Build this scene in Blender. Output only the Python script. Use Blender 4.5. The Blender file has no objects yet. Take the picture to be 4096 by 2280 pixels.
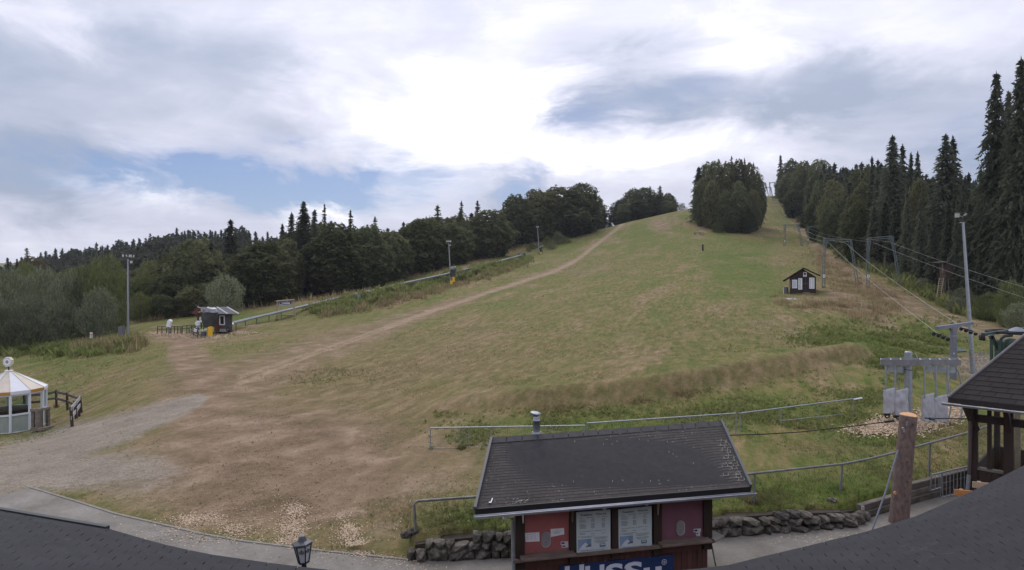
import bpy, math, random
import numpy as np
from mathutils import Vector, Matrix, noise as mnoise

random.seed(7); RNG = np.random.default_rng(7)
sc = bpy.context.scene
COL = sc.collection
R = math.radians

# ------------------------------------------------------------------ camera
F, CX, CY, CZ = 2440.0, 2048.0, 1140.0, 6.0      # photo pixels (4096 x 2280), eye 6 m above the pavement
cd = bpy.data.cameras.new('camera'); cam = bpy.data.objects.new('camera', cd); COL.objects.link(cam)
cam.location = (0, 0, CZ); cam.rotation_euler = (R(90), 0, 0)
cd.sensor_width = 36; cd.lens = 36 * F / 4096; cd.clip_start = 0.05; cd.clip_end = 4000
sc.camera = cam

# ------------------------------------------------------------------ world: overcast evening sky
SUN_EL, SUN_AZ = 46.0, -6.0            # behind the cloud in front of the camera
w = bpy.data.worlds.new('World'); sc.world = w; w.use_nodes = True
nt = w.node_tree; N = nt.nodes; L = nt.links; N.clear()

def nd(tree, t, **k):
    n = tree.nodes.new(t)
    for a, v in k.items():
        setattr(n, a, v)
    return n

def setin(tree, sock, v):
    if hasattr(v, 'links') or isinstance(v, bpy.types.NodeSocket):
        tree.links.new(v, sock)
    else:
        sock.default_value = v

def mth(tree, op, a, b=None, c=None, clamp=False):
    n = nd(tree, 'ShaderNodeMath', operation=op, use_clamp=clamp)
    setin(tree, n.inputs[0], a)
    if b is not None: setin(tree, n.inputs[1], b)
    if c is not None: setin(tree, n.inputs[2], c)
    return n.outputs[0]

def vmth(tree, op, a, b=None, out=0):
    n = nd(tree, 'ShaderNodeVectorMath', operation=op)
    setin(tree, n.inputs[0], a)
    if b is not None: setin(tree, n.inputs[1], b)
    return n.outputs[out]

def noise(tree, vec, scale, detail=3, rough=0.55, dist=0.0, out='Fac'):
    n = nd(tree, 'ShaderNodeTexNoise')
    if vec is not None: tree.links.new(vec, n.inputs['Vector'])
    n.inputs['Scale'].default_value = scale; n.inputs['Detail'].default_value = detail
    n.inputs['Roughness'].default_value = rough; n.inputs['Distortion'].default_value = dist
    return n.outputs[out]

def ramp(tree, fac, stops, interp='LINEAR'):
    n = nd(tree, 'ShaderNodeValToRGB'); n.color_ramp.interpolation = interp
    e = n.color_ramp.elements
    while len(e) < len(stops): e.new(0.5)
    for el, (p, c) in zip(e, stops):
        el.position = p; el.color = (*c, 1) if len(c) == 3 else c
    setin(tree, n.inputs[0], fac)
    return n.outputs[0]

def mixc(tree, fac, a, b, mode='MIX'):
    n = nd(tree, 'ShaderNodeMix', data_type='RGBA', blend_type=mode)
    n.clamp_factor = True
    setin(tree, n.inputs[0], fac)
    for s, v in ((n.inputs[6], a), (n.inputs[7], b)):
        if isinstance(v, (tuple, list)): s.default_value = (*v[:3], 1)
        else: tree.links.new(v, s)
    return n.outputs[2]

tc = nd(nt, 'ShaderNodeTexCoord'); D0 = vmth(nt, 'NORMALIZE', tc.outputs['Generated'])
def dirv(px, py):
    v = Vector(((px - CX) / F, 1, -(py - CY) / F)).normalized(); return v
ZS = 2.0
def build_world():
    # cloud sheet coordinates: directions met with a level layer
    sx = nd(nt, 'ShaderNodeSeparateXYZ'); L.new(D0, sx.inputs[0])
    den = mth(nt, 'ADD', mth(nt, 'ABSOLUTE', sx.outputs[2]), 0.16)
    cx = nd(nt, 'ShaderNodeCombineXYZ')
    L.new(mth(nt, 'DIVIDE', sx.outputs[0], den), cx.inputs[0]); L.new(mth(nt, 'DIVIDE', sx.outputs[1], den), cx.inputs[1])
    q = cx.outputs[0]
    big = noise(nt, q, 0.55, 6, 0.55, 0.9)
    fine = noise(nt, q, 1.7, 8, 0.62, 0.6)
    wis = noise(nt, vmth(nt, 'MULTIPLY', q, (0.6, 1.6, 1)), 0.9, 7, 0.6, 1.5)
    # ragged direction for the large masses
    nc = noise(nt, vmth(nt, 'MULTIPLY', D0, (1, 1, 2.6)), 5.0, 8, 0.62, 0.4, 'Color')
    off = vmth(nt, 'MULTIPLY', vmth(nt, 'SUBTRACT', nc, (0.5, 0.5, 0.5)), (0.42, 0.30, 0.20))
    Dw = vmth(nt, 'ADD', D0, off)
    Dw = vmth(nt, 'MULTIPLY', Dw, (1, 1, ZS))
    def spot(px, py, sig):
        c = dirv(px, py); c = Vector((c.x, c.y, c.z * ZS))
        l = vmth(nt, 'LENGTH', vmth(nt, 'SUBTRACT', Dw, tuple(c)), out=1)
        x = mth(nt, 'DIVIDE', l, sig)
        return mth(nt, 'EXPONENT', mth(nt, 'MULTIPLY', mth(nt, 'MULTIPLY', x, x), -0.7))
    def total(lst):
        t = None
        for px, py, s, a in lst:
            v = mth(nt, 'MULTIPLY', spot(px, py, s), a)
            t = v if t is None else mth(nt, 'ADD', t, v)
        return t
    white = total([(1500, 440, .11, .26), (1800, 400, .10, .26), (2080, 390, .09, .38), (1850, 560, .12, .28), (2480, 610, .10, .36), (2850, 570, .10, .34), (2250, 680, .08, .2),
                   (3120, 570, .07, .24), (2900, 170, .07, .42), (1450, 120, .08, .22), (480, 800, .04, .55), (330, 735, .025, .4), (1250, 330, .07, .14), (1700, 690, .09, .22),
                   (250, 60, .06, .35), (2150, 70, .06, .22), (700, 640, .08, .22), (3700, 120, .10, .26), (3500, 560, .08, .16), (250, 990, .09, .3), (1200, 880, .045, .5), (560, 440, .08, .16), (880, 130, .06, .14)])
    dark = total([(2650, 330, .07, .34), (3200, 420, .12, .34), (2420, 420, .05, .40), (3500, 270, .09, .22), (130, 640, .07, .34), (250, 330, .18, .28), (330, 820, .05, .2),
                  (950, 220, .10, .18), (1500, 190, .06, .16), (3950, 680, .12, .32), (2080, 770, .06, .32), (120, 860, .08, .22), (1620, 320, .05, .16), (760, 520, .08, .15), (2950, 300, .06, .2)])
    blue = total([(800, 760, .050, 1.1), (1080, 735, .060, 1.35), (1400, 690, .05, 1.1), (1680, 730, .05, .8), (80, 640, .04, .5), (350, 690, .05, .7), (480, 700, .04, .6),
                  (980, 800, .035, .9), (1300, 790, .04, .9), (2460, 430, .04, .55), (2080, 765, .04, .8), (2740, 290, .045, .4), (3900, 560, .07, .3)])
    val = mth(nt, 'ADD', mth(nt, 'MULTIPLY', big, 0.55), mth(nt, 'MULTIPLY', fine, 0.48))
    val = mth(nt, 'ADD', val, mth(nt, 'MULTIPLY', wis, 0.30))
    val = mth(nt, 'SUBTRACT', val, 0.21)
    val = mth(nt, 'SUBTRACT', mth(nt, 'ADD', val, white), dark)
    ccol = ramp(nt, val, [(0.10, (.32, .37, .48)), (0.32, (.46, .49, .60)), (0.50, (.60, .61, .72)), (0.74, (.76, .77, .87)), (0.92, (.97, .96, 1.0)), (1.0, (1.08, 1.07, 1.07))])
    # an overcast sky grows brighter towards the zenith
    zen = mth(nt, 'ADD', 1.0, mth(nt, 'MULTIPLY', mth(nt, 'MAXIMUM', sx.outputs[2], 0.0), 0.9))
    bfac = mth(nt, 'MULTIPLY', blue, mth(nt, 'SUBTRACT', 1.75, mth(nt, 'MULTIPLY', fine, 1.5)), clamp=True)
    sky = nd(nt, 'ShaderNodeTexSky', sky_type='NISHITA'); sky.sun_disc = False
    sky.sun_elevation = R(SUN_EL); sky.sun_rotation = R(SUN_AZ); sky.air_density = 1.0; sky.dust_density = 1.0; sky.ozone_density = 1.2
    b1 = nd(nt, 'ShaderNodeBackground'); L.new(ccol, b1.inputs[0]); L.new(zen, b1.inputs[1])
    b2 = nd(nt, 'ShaderNodeBackground'); L.new(mixc(nt, 1.0, sky.outputs[0], (.80, .92, 1.22), 'MULTIPLY'), b2.inputs[0]); b2.inputs[1].default_value = 0.06
    mx = nd(nt, 'ShaderNodeMixShader'); L.new(bfac, mx.inputs[0]); L.new(b1.outputs[0], mx.inputs[1]); L.new(b2.outputs[0], mx.inputs[2])
    out = nd(nt, 'ShaderNodeOutputWorld'); L.new(mx.outputs[0], out.inputs[0])
build_world()

sd = bpy.data.lights.new('sun', 'SUN'); sun = bpy.data.objects.new('sun', sd); COL.objects.link(sun)
sd.energy = 1.5; sd.angle = R(30); sd.color = (1.0, 0.95, 0.88)
sv = Vector((math.sin(R(SUN_AZ)) * math.cos(R(SUN_EL)), math.cos(R(SUN_AZ)) * math.cos(R(SUN_EL)), math.sin(R(SUN_EL))))
sun.rotation_euler = sv.to_track_quat('Z', 'Y').to_euler(); sun.location = (0, 60, 120)

sc.view_settings.view_transform = 'Standard'; sc.view_settings.look = 'None'
sc.view_settings.exposure = 0.12; sc.view_settings.gamma = 1.0; sc.view_settings.use_curve_mapping = False

# ------------------------------------------------------------------ helpers
ORIG = {}
def P(px, py, d): return Vector(((px - CX) / F * d, d, CZ - (py - CY) / F * d))
def pix(px, wpx, d): return wpx / F * d

def tag(o, label=None, cat=None, group=None, kind=None):
    if label: o['label'] = label
    if cat: o['category'] = cat
    if group: o['group'] = group
    if kind: o['kind'] = kind
    return o

def empty(name, loc, label=None, cat=None, group=None, rz=0):
    o = bpy.data.objects.new(name, None); COL.objects.link(o); o.location = loc; o.rotation_euler = (0, 0, rz)
    o.empty_display_size = 0.2
    ORIG[o.name] = Vector(loc)
    return tag(o, label, cat, group)

class MB:
    """collects shapes in world coordinates; build() links ONE mesh object"""
    def __init__(s): s.v = []; s.f = []; s.sm = []
    def add(s, vs, fs, smooth=False):
        b = len(s.v); s.v += [tuple(p) for p in vs]; s.f += [tuple(i + b for i in f) for f in fs]; s.sm += [smooth] * len(fs)
        return s
    def box(s, c, size, ax=None, ay=None, az=None):
        ax = Vector(ax or (1, 0, 0)).normalized(); ay = Vector(ay or (0, 1, 0)).normalized(); az = Vector(az) .normalized() if az else ax.cross(ay)
        c = Vector(c); a, b, d = ax * size[0] / 2, ay * size[1] / 2, az * size[2] / 2
        vs = [c + i * a + j * b + k * d for k in (-1, 1) for j in (-1, 1) for i in (-1, 1)]
        return s.add(vs, [(0, 2, 3, 1), (4, 5, 7, 6), (0, 1, 5, 4), (2, 6, 7, 3), (0, 4, 6, 2), (1, 3, 7, 5)])
    def slab(s, quad, t):
        """quad (4 points) thickened by vector t"""
        q = [Vector(p) for p in quad]; t = Vector(t); vs = q + [p + t for p in q]
        return s.add(vs, [(3, 2, 1, 0), (4, 5, 6, 7), (0, 1, 5, 4), (1, 2, 6, 5), (2, 3, 7, 6), (3, 0, 4, 7)])
    def poly(s, pts, t):
        n = len(pts); q = [Vector(p) for p in pts]; t = Vector(t)
        return s.add(q + [p + t for p in q], [tuple(range(n - 1, -1, -1)), tuple(range(n, 2 * n))] + [(i, (i + 1) % n, n + (i + 1) % n, n + i) for i in range(n)])
    def beam(s, p0, p1, w, h, up=(0, 0, 1)):
        p0, p1 = Vector(p0), Vector(p1); d = p1 - p0; ln = d.length
        if ln < 1e-6: return s
        d /= ln; up = Vector(up); sd_ = d.cross(up)
        if sd_.length < 1e-3: sd_ = d.cross(Vector((1, 0, 0)))
        sd_.normalize(); u = sd_.cross(d)
        return s.box((p0 + p1) / 2, (ln, w, h), d, sd_, u)
    def tube(s, pts, r, n=8, r1=None, caps=True):
        pts = [Vector(p) for p in pts]; m = len(pts); rs = r if isinstance(r, (list, tuple)) else [r + ((r1 if r1 is not None else r) - r) * i / (m - 1) for i in range(m)]
        vs = []; prev = None
        for i, p in enumerate(pts):
            d = (pts[min(i + 1, m - 1)] - pts[max(i - 1, 0)]).normalized()
            if prev is None:
                a = d.cross(Vector((0, 0, 1)));
                if a.length < 1e-2: a = d.cross(Vector((1, 0, 0)))
            else: a = prev - d * prev.dot(d)
            a.normalize(); prev = a; b = d.cross(a)
            vs += [p + (a * math.cos(2 * math.pi * k / n) + b * math.sin(2 * math.pi * k / n)) * rs[i] for k in range(n)]
        fs = [(i * n + k, i * n + (k + 1) % n, (i + 1) * n + (k + 1) % n, (i + 1) * n + k) for i in range(m - 1) for k in range(n)]
        s.add(vs, fs, True)
        if caps: s.add([vs[k] for k in range(n)], [tuple(range(n - 1, -1, -1))]); s.add([vs[(m - 1) * n + k] for k in range(n)], [tuple(range(n))])
        return s
    def lathe(s, c, prof, n=16, axis=(0, 0, 1), rot=0.0, smooth=True, caps=True):
        c = Vector(c); ax = Vector(axis).normalized(); a = ax.cross(Vector((0, 1, 0)))
        if a.length < 1e-3: a = Vector((1, 0, 0))
        a.normalize(); b = ax.cross(a); vs = []
        for r, h in prof:
            vs += [c + ax * h + (a * math.cos(rot + 2 * math.pi * k / n) + b * math.sin(rot + 2 * math.pi * k / n)) * r for k in range(n)]
        m = len(prof)
        s.add(vs, [(i * n + k, i * n + (k + 1) % n, (i + 1) * n + (k + 1) % n, (i + 1) * n + k) for i in range(m - 1) for k in range(n)], smooth)
        if caps:
            s.add(vs[:n], [tuple(range(n - 1, -1, -1))]); s.add(vs[-n:], [tuple(range(n))])
        return s
    def torus(s, c, R0, r, axis, n=16, m=6):
        ax = Vector(axis).normalized(); a = ax.cross(Vector((0, 0, 1)))
        if a.length < 1e-3: a = Vector((1, 0, 0))
        a.normalize(); b = ax.cross(a); c = Vector(c)
        vs = []
        for i in range(n):
            u = a * math.cos(2 * math.pi * i / n) + b * math.sin(2 * math.pi * i / n)
            for j in range(m):
                t = 2 * math.pi * j / m; vs.append(c + u * (R0 + r * math.cos(t)) + ax * r * math.sin(t))
        return s.add(vs, [(i * m + j, ((i + 1) % n) * m + j, ((i + 1) % n) * m + (j + 1) % m, i * m + (j + 1) % m) for i in range(n) for j in range(m)], True)
    def mesh(s, name, mat, o=Vector((0, 0, 0))):
        me = bpy.data.meshes.new(name); me.from_pydata([(p[0] - o.x, p[1] - o.y, p[2] - o.z) for p in s.v], [], s.f)
        me.polygons.foreach_set('use_smooth', s.sm)
        if mat: me.materials.append(mat)
        me.update(); return me
    def build(s, name, mat, parent=None, bevel=0):
        o0 = ORIG[parent.name] if parent else Vector((0, 0, 0))
        if not parent:
            arr = np.array(s.v); o0 = Vector(((arr[:, 0].min() + arr[:, 0].max()) / 2, (arr[:, 1].min() + arr[:, 1].max()) / 2, arr[:, 2].min()))
        ob = bpy.data.objects.new(name, s.mesh(name, mat, o0)); COL.objects.link(ob)
        if parent: ob.parent = parent
        else: ob.location = o0
        ORIG[ob.name] = o0
        if bevel:
            m = ob.modifiers.new('bevel', 'BEVEL'); m.width = bevel; m.segments = 1; m.limit_method = 'ANGLE'
        return ob

def raw_mesh(name, V, Fq, mat, nper, smooth=False, attrs=None):
    """numpy mesh: V (n,3), Fq (m,nper)"""
    me = bpy.data.meshes.new(name); V = np.ascontiguousarray(V, dtype=np.float32); Fq = np.ascontiguousarray(Fq, dtype=np.int32)
    me.vertices.add(len(V)); me.vertices.foreach_set('co', V.ravel())
    me.loops.add(Fq.size); me.loops.foreach_set('vertex_index', Fq.ravel())
    me.polygons.add(len(Fq)); me.polygons.foreach_set('loop_start', np.arange(len(Fq), dtype=np.int32) * nper)
    if smooth: me.polygons.foreach_set('use_smooth', np.ones(len(Fq), dtype=bool))
    for k, a in (attrs or {}).items():
        at = me.attributes.new(k, 'FLOAT', 'POINT'); at.data.foreach_set('value', np.ascontiguousarray(a, dtype=np.float32))
    if mat: me.materials.append(mat)
    me.update(calc_edges=True); return me

def link(name, me, parent=None, loc=None):
    o = bpy.data.objects.new(name, me); COL.objects.link(o)
    if parent: o.parent = parent
    if loc is not None: o.location = loc
    ORIG[o.name] = Vector(loc) if loc is not None else Vector((0, 0, 0))
    return o

def copy_tree(o, loc, label=None, parent=None, rz=None, scale=None):
    c = o.copy(); COL.objects.link(c)
    if parent is None:
        c.location = loc
        if rz is not None: c.rotation_euler = (0, 0, rz)
        if scale is not None: c.scale = scale
        if label: c['label'] = label
    else: c.parent = parent
    for ch in list(o.children): copy_tree(ch, None, None, c)
    return c

# ------------------------------------------------------------------ materials
MATS = {}
def mat(name, col, rough=0.8, var=0.12, scale=6.0, bump=0.0, metal=0.0, spec=0.3, col2=None, bscale=None, stretch=(1, 1, 1), rand=0.0):
    if name in MATS: return MATS[name]
    m = bpy.data.materials.new(name); m.use_nodes = True; t = m.node_tree; b = t.nodes['Principled BSDF']
    co = nd(t, 'ShaderNodeTexCoord').outputs['Object']
    if stretch != (1, 1, 1): co = vmth(t, 'MULTIPLY', co, stretch)
    f = noise(t, co, scale, 4, 0.6)
    c2 = col2 or tuple(c * (1 + var) for c in col); c1 = tuple(c * (1 - var) for c in col)
    c = ramp(t, f, [(0.3, c1), (0.72, c2)])
    if rand:
        oi = nd(t, 'ShaderNodeObjectInfo'); h = nd(t, 'ShaderNodeHueSaturation')
        t.links.new(c, h.inputs['Color']); setin(t, h.inputs['Value'], mth(t, 'ADD', 1 - rand, mth(t, 'MULTIPLY', oi.outputs['Random'], 2 * rand))); c = h.outputs[0]
    t.links.new(c, b.inputs['Base Color']); b.inputs['Roughness'].default_value = rough; b.inputs['Metallic'].default_value = metal
    b.inputs['Specular IOR Level'].default_value = spec
    if bump:
        bn = nd(t, 'ShaderNodeBump'); bn.inputs['Strength'].default_value = bump; bn.inputs['Distance'].default_value = 0.02
        t.links.new(noise(t, co, bscale or scale * 3, 5, 0.65), bn.inputs['Height']); t.links.new(bn.outputs[0], b.inputs['Normal'])
    MATS[name] = m; return m

M_STEEL = mat('galvanised_steel', (.30, .32, .34), .5, .15, 9, .1, .6, .4)
M_GREYPAINT = mat('grey_painted_steel', (.17, .18, .21), .55, .12, 5, .05, .1)
M_GREENSTEEL = mat('dark_green_steel', (.035, .065, .055), .5, .2, 4)
M_PORTAL = mat('weathered_green_grey_steel', (.15, .18, .18), .6, .25, 3, 0, .2)
M_DARK = mat('black_rubber', (.02, .02, .024), .7, .2, 6)
M_WHITE = mat('white_paint', (.72, .74, .75), .5, .05, 5)
M_WHITEPAPER = mat('white_paper', (.74, .74, .78), .7, .03, 12)
M_WOODDARK = mat('dark_brown_stained_wood', (.042, .026, .022), .7, .3, 5, .25, stretch=(1, 1, .15))
M_WOODRED = mat('red_brown_board', (.10, .043, .036), .7, .22, 6, .25, stretch=(1, 1, .12), rand=.15)
M_WOODGREY = mat('weathered_grey_wood', (.17, .145, .125), .85, .35, 7, .3, stretch=(.4, .4, 1))
M_WOODFRESH = mat('fresh_cut_wood', (.55, .30, .14), .7, .15, 20, .1)
M_WOODLIGHT = mat('pale_timber', (.36, .28, .20), .8, .2, 8, .2)
M_BENCH = mat('orange_varnished_wood', (.40, .19, .07), .5, .2, 8, .1)
M_BARK = mat('spruce_bark', (.165, .115, .10), .9, .35, 14, .7, bscale=45, stretch=(1, 1, .5))
M_YELLOW = mat('yellow_padding', (.74, .44, .03), .6, .15, 4)
M_TARP = mat('dark_tarpaulin', (.05, .05, .05), .55, .3, 3, .3)
M_TARPTOP = mat('grey_plastic_sheet', (.24, .25, .27), .35, .35, 4, .4)
M_COVER = mat('light_grey_fabric_cover', (.36, .36, .39), .75, .10, 3, .3, bscale=9)
M_ROPE = mat('steel_rope', (.26, .27, .26), .5, .1, 3, 0, .5)
M_BLACKROPE = mat('black_strap', (.012, .012, .013), .7, .1, 3)
M_BLUE = mat('navy_banner_vinyl', (.018, .04, .13), .45, .1, 4)
M_BLUELIGHT = mat('sky_blue_print', (.22, .30, .45), .5, .25, 6)
M_INK = mat('dark_print', (.035, .035, .045), .7, .1, 5)
M_INKGREY = mat('grey_print', (.30, .31, .33), .7, .1, 5)

# ------------------------------------------------------------------ terrain: smooth surface through surveyed points (column, row, distance)
CP = [
 # flat yard, pavement and lower lawn
 (-900, 2600, 10), (0, 2600, 10), (1000, 2604, 10), (2048, 2604, 10), (3000, 2604, 10), (4096, 2604, 10), (5000, 2604, 10),
 (-700, 1990, 17.2), (0, 1985, 17.3), (300, 2003, 17.0), (620, 2090, 15.4), (980, 2160, 14.35), (1350, 2190, 13.8), (1600, 2165, 13.6),
 (1500, 2000, 16.9), (1500, 1850, 20.4), (1500, 1700, 25.5), (1500, 1600, 31), (1500, 1500, 39.5), (1500, 1400, 52), (1500, 1300, 74), (1500, 1235, 95),
 (1000, 1950, 18.0), (1000, 1800, 22.0), (1000, 1600, 31), (1000, 1450, 46), (1000, 1350, 67), (1000, 1290, 83), (1000, 1228, 115),
 (500, 1900, 19.2), (500, 1700, 26.8), (500, 1550, 37), (500, 1450, 49), (500, 1385, 62), (515, 1345, 75), (700, 1335, 76), (850, 1335, 76), (500, 1293, 96), (700, 1262, 103),
 (100, 1850, 21.2), (60, 1722, 31), (250, 1640, 35), (100, 1500, 52), (100, 1420, 70), (100, 1360, 85), (-500, 1850, 21), (-500, 1600, 40), (-500, 1400, 75), (-600, 1250, 130),
 # left edge of the slope, coaster strip, forest foot
 (1110, 1278, 88), (1300, 1215, 96), (1330, 1190, 128), (1500, 1172, 107), (1560, 1140, 146), (1635, 1145, 117), (1805, 1137, 126), (1800, 1102, 136), (1800, 1066, 165),
 (1976, 1062, 152), (2158, 1016, 195), (2074, 1030, 185), (2080, 985, 215), (2390, 925, 245), (2250, 955, 235),
 # main slope
 (2200, 1650, 26.6), (2200, 1582, 28.2), (2200, 1500, 35), (2200, 1400, 47), (2200, 1300, 65), (2200, 1200, 90), (2200, 1100, 140), (2305, 1041, 165), (2448, 930, 225), (2499, 892, 250),
 (1850, 1650, 26.6), (1850, 1610, 28.6), (1850, 1500, 37.5), (2700, 1592, 29.2), (2700, 1527, 31.0),
 (2800, 1400, 45), (2800, 1300, 58), (2800, 1200, 77), (2800, 1100, 107), (2800, 1000, 152), (2800, 930, 188), (2900, 928, 190), (2650, 857, 255), (2780, 833, 255), (2600, 1000, 165), (2600, 930, 205),
 (3000, 1545, 31.5), (3000, 1483, 33.5), (3000, 1400, 41), (3000, 1300, 54), (3000, 1200, 75), (3000, 1080, 110), (3000, 950, 180),
 (3200, 1200, 72), (3210, 1172, 78.5), (3200, 1300, 54), (3400, 1455, 36.5), (3400, 1402, 38.5), (3400, 1330, 49),
 # lower terrace and lawn
 (2200, 1800, 21.0), (2200, 1900, 18.2), (2600, 1750, 22.5), (3000, 1900, 17.6), (3000, 1800, 20.4), (3000, 1700, 24.2), (3000, 1620, 28), (3000, 2040, 15.18), (2200, 2100, 14.13), (1750, 2120, 13.84),
 (3500, 1950, 17.0), (3500, 1850, 19.6), (3500, 1740, 22.6), (3640, 1690, 24), (3500, 1600, 28), (3500, 1500, 33.2), (3500, 1400, 42), (3600, 1300, 55), (3600, 1210, 71), (3620, 1144, 84),
 (3295, 1147, 85), (3470, 1148, 83), (3815, 1520, 34), (3895, 1490, 36), (3900, 1400, 43), (3900, 1320, 55), (4100, 1500, 34), (4100, 1400, 44), (4100, 1700, 23), (4500, 1700, 23), (4600, 1400, 45),
 # lift line and forest foot on the right
 (3140, 985, 165), (3207, 982, 166), (3070, 800, 310), (3070, 784, 335), (3030, 800, 310), (3141, 792, 320), (3180, 871, 240), (3234, 915, 200), (3293, 975, 150), (3371, 1036, 117), (3429, 1070, 106), (3507, 1090, 98),
 (3747, 1198, 76), (3893, 1256, 66), (4074, 1295, 61), (4500, 1330, 58),
 (3600, 980, 140), (3600, 860, 215), (3400, 830, 260), (3400, 760, 340), (3800, 1000, 130), (3800, 850, 220), (4100, 1080, 105), (4100, 900, 190), (4700, 1000, 150),
 # behind the crests
 (2500, 925, 300), (2700, 900, 310), (3060, 830, 400), (2500, 960, 420), (3400, 790, 470), (4100, 830, 420),
 (100, 1105, 250), (500, 1045, 320), (900, 985, 360), (1300, 1010, 360), (1800, 985, 330), (2200, 950, 340), (300, 1200, 150), (800, 1150, 170), (1200, 1120, 180), (1600, 1070, 200),
 (-500, 1150, 250), (0, 1090, 500), (1000, 1010, 560), (2000, 1000, 600), (3000, 900, 700), (4000, 880, 700), (-600, 1110, 700), (4700, 900, 700), (2048, 1010, 1200), (-300, 1125, 400), (30, 1118, 330), (-250, 1125, 620), (60, 1105, 620),
]
_c = np.array(CP, float); KS = 1.6
CU = np.stack([(_c[:, 0] - CX) / F * KS, np.log(_c[:, 2])], 1); CT = -(_c[:, 1] - CY) / F
def _phi(r2): return np.where(r2 > 0, 0.5 * r2 * np.log(np.maximum(r2, 1e-20)), 0)
def _solve():
    n = len(CU); A = np.zeros((n + 3, n + 3)); d2 = ((CU[:, None] - CU[None]) ** 2).sum(-1)
    A[:n, :n] = _phi(d2) + np.eye(n) * 2e-4; Q = np.c_[np.ones(n), CU]; A[:n, n:] = Q; A[n:, :n] = Q.T
    return np.linalg.solve(A, np.r_[CT, 0, 0, 0])
WT = _solve()
def tval(s, v):
    s = np.atleast_1d(np.asarray(s, float)); v = np.atleast_1d(np.asarray(v, float)); out = np.empty(s.size); n = len(CU)
    S = s.ravel() * KS; Vv = v.ravel()
    for i in range(0, S.size, 20000):
        a = S[i:i + 20000]; b = Vv[i:i + 20000]; d2 = (a[:, None] - CU[None, :, 0]) ** 2 + (b[:, None] - CU[None, :, 1]) ** 2
        out[i:i + 20000] = _phi(d2) @ WT[:n] + WT[n] + WT[n + 1] * a + WT[n + 2] * b
    return out.reshape(s.shape)

# pavement outline on level ground (plan coordinates from the photograph)
def GP(px, py, z=0.0):
    d = (CZ - z) * F / (py - CY); return ((px - CX) / F * d, d)
PAV_EDGE = [GP(-700, 1990), GP(0, 1983), GP(119, 1949), GP(301, 2004), GP(464, 2056), GP(609, 2089), GP(816, 2138), GP(973, 2165), GP(1300, 2205), GP(1640, 2240),
            GP(2040, 2232), GP(2838, 2146), GP(3120, 2128), GP(3400, 2108), GP(3450, 2080), GP(3640, 2020), GP(3870, 1950), GP(4300, 1840)]
PAV = PAV_EDGE + [(26, 3.0), (-22, 3.0)]
_back = [(x, y + (.42 if 9 <= i <= 16 else 0)) for i, (x, y) in enumerate(PAV_EDGE)]
_pv = np.array(_back + PAV[len(PAV_EDGE):])
def in_pav(x, y):
    x = np.asarray(x); y = np.asarray(y); ins = np.zeros(x.shape, bool); n = len(_pv); j = n - 1
    for i in range(n):
        xi, yi = _pv[i]; xj, yj = _pv[j]
        c = ((yi > y) != (yj > y)) & (x < (xj - xi) * (y - yi) / (yj - yi + 1e-12) + xi); ins ^= c; j = i
    return ins
def ground(x, y):
    x = np.asarray(x, float); y = np.maximum(np.asarray(y, float), 4.0)
    z = CZ + tval(x / y, np.log(y)) * y
    return np.where(in_pav(x, y), -0.05, z)
def gz(x, y): return float(ground(np.array([x]), np.array([y]))[0])
_DS = np.exp(np.linspace(math.log(9), math.log(700), 900))
def Gp(px, py):
    """where the ray through a photo pixel meets the ground"""
    s = (px - CX) / F; z = CZ + tval(np.full(_DS.shape, s), np.log(_DS)) * _DS
    z = np.where(in_pav(s * _DS, _DS), 0.0, z)
    ray = CZ - (py - CY) / F * _DS; k = np.argmax(ray <= z)
    if k == 0: k = len(_DS) - 1
    d = _DS[k]; return Vector((s * d, d, float(z[k])))
def Gd(px, d):
    x = (px - CX) / F * d; return Vector((x, d, gz(x, d)))

def seg_mask(PX, PY, pts, soft=0.5):
    m = np.zeros(PX.shape)
    for (x0, y0, w0), (x1, y1, w1) in zip(pts[:-1], pts[1:]):
        dx, dy = x1 - x0, y1 - y0; t = np.clip(((PX - x0) * dx + (PY - y0) * dy) / (dx * dx + dy * dy), 0, 1)
        # roads recede: measure across in rows and columns together
        dd = np.hypot(PX - x0 - t * dx, PY - y0 - t * dy) / (w0 + (w1 - w0) * t)
        m = np.maximum(m, np.clip((1 + soft - dd) / soft, 0, 1))
    return m
def blobs(PX, PY, lst):
    m = np.zeros(PX.shape)
    for x, y, rx, ry, a in lst: m += a * np.exp(-((PX - x) / rx) ** 2 - ((PY - y) / ry) ** 2)
    return m
TRACK = [(763, 1600, 50), (954, 1522, 28), (1208, 1431, 16), (1431, 1351, 12), (1669, 1264, 9), (1908, 1184, 5.5), (2099, 1121, 5), (2226, 1081, 6), (2305, 1041, 5.5), (2385, 978, 4.5), (2448, 930, 4.5), (2499, 889, 4)]
GRAVEL = [(-300, 1990, 90), (0, 1890, 66), (250, 1795, 50), (500, 1705, 34), (680, 1640, 24), (800, 1600, 14)]
LIFTROAD = [(3120, 785, 7), (3165, 850, 9), (3205, 915, 10), (3262, 985, 12), (3340, 1062, 16), (3450, 1130, 19), (3560, 1180, 20), (3700, 1245, 22), (3850, 1300, 22), (4100, 1350, 20)]
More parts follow.
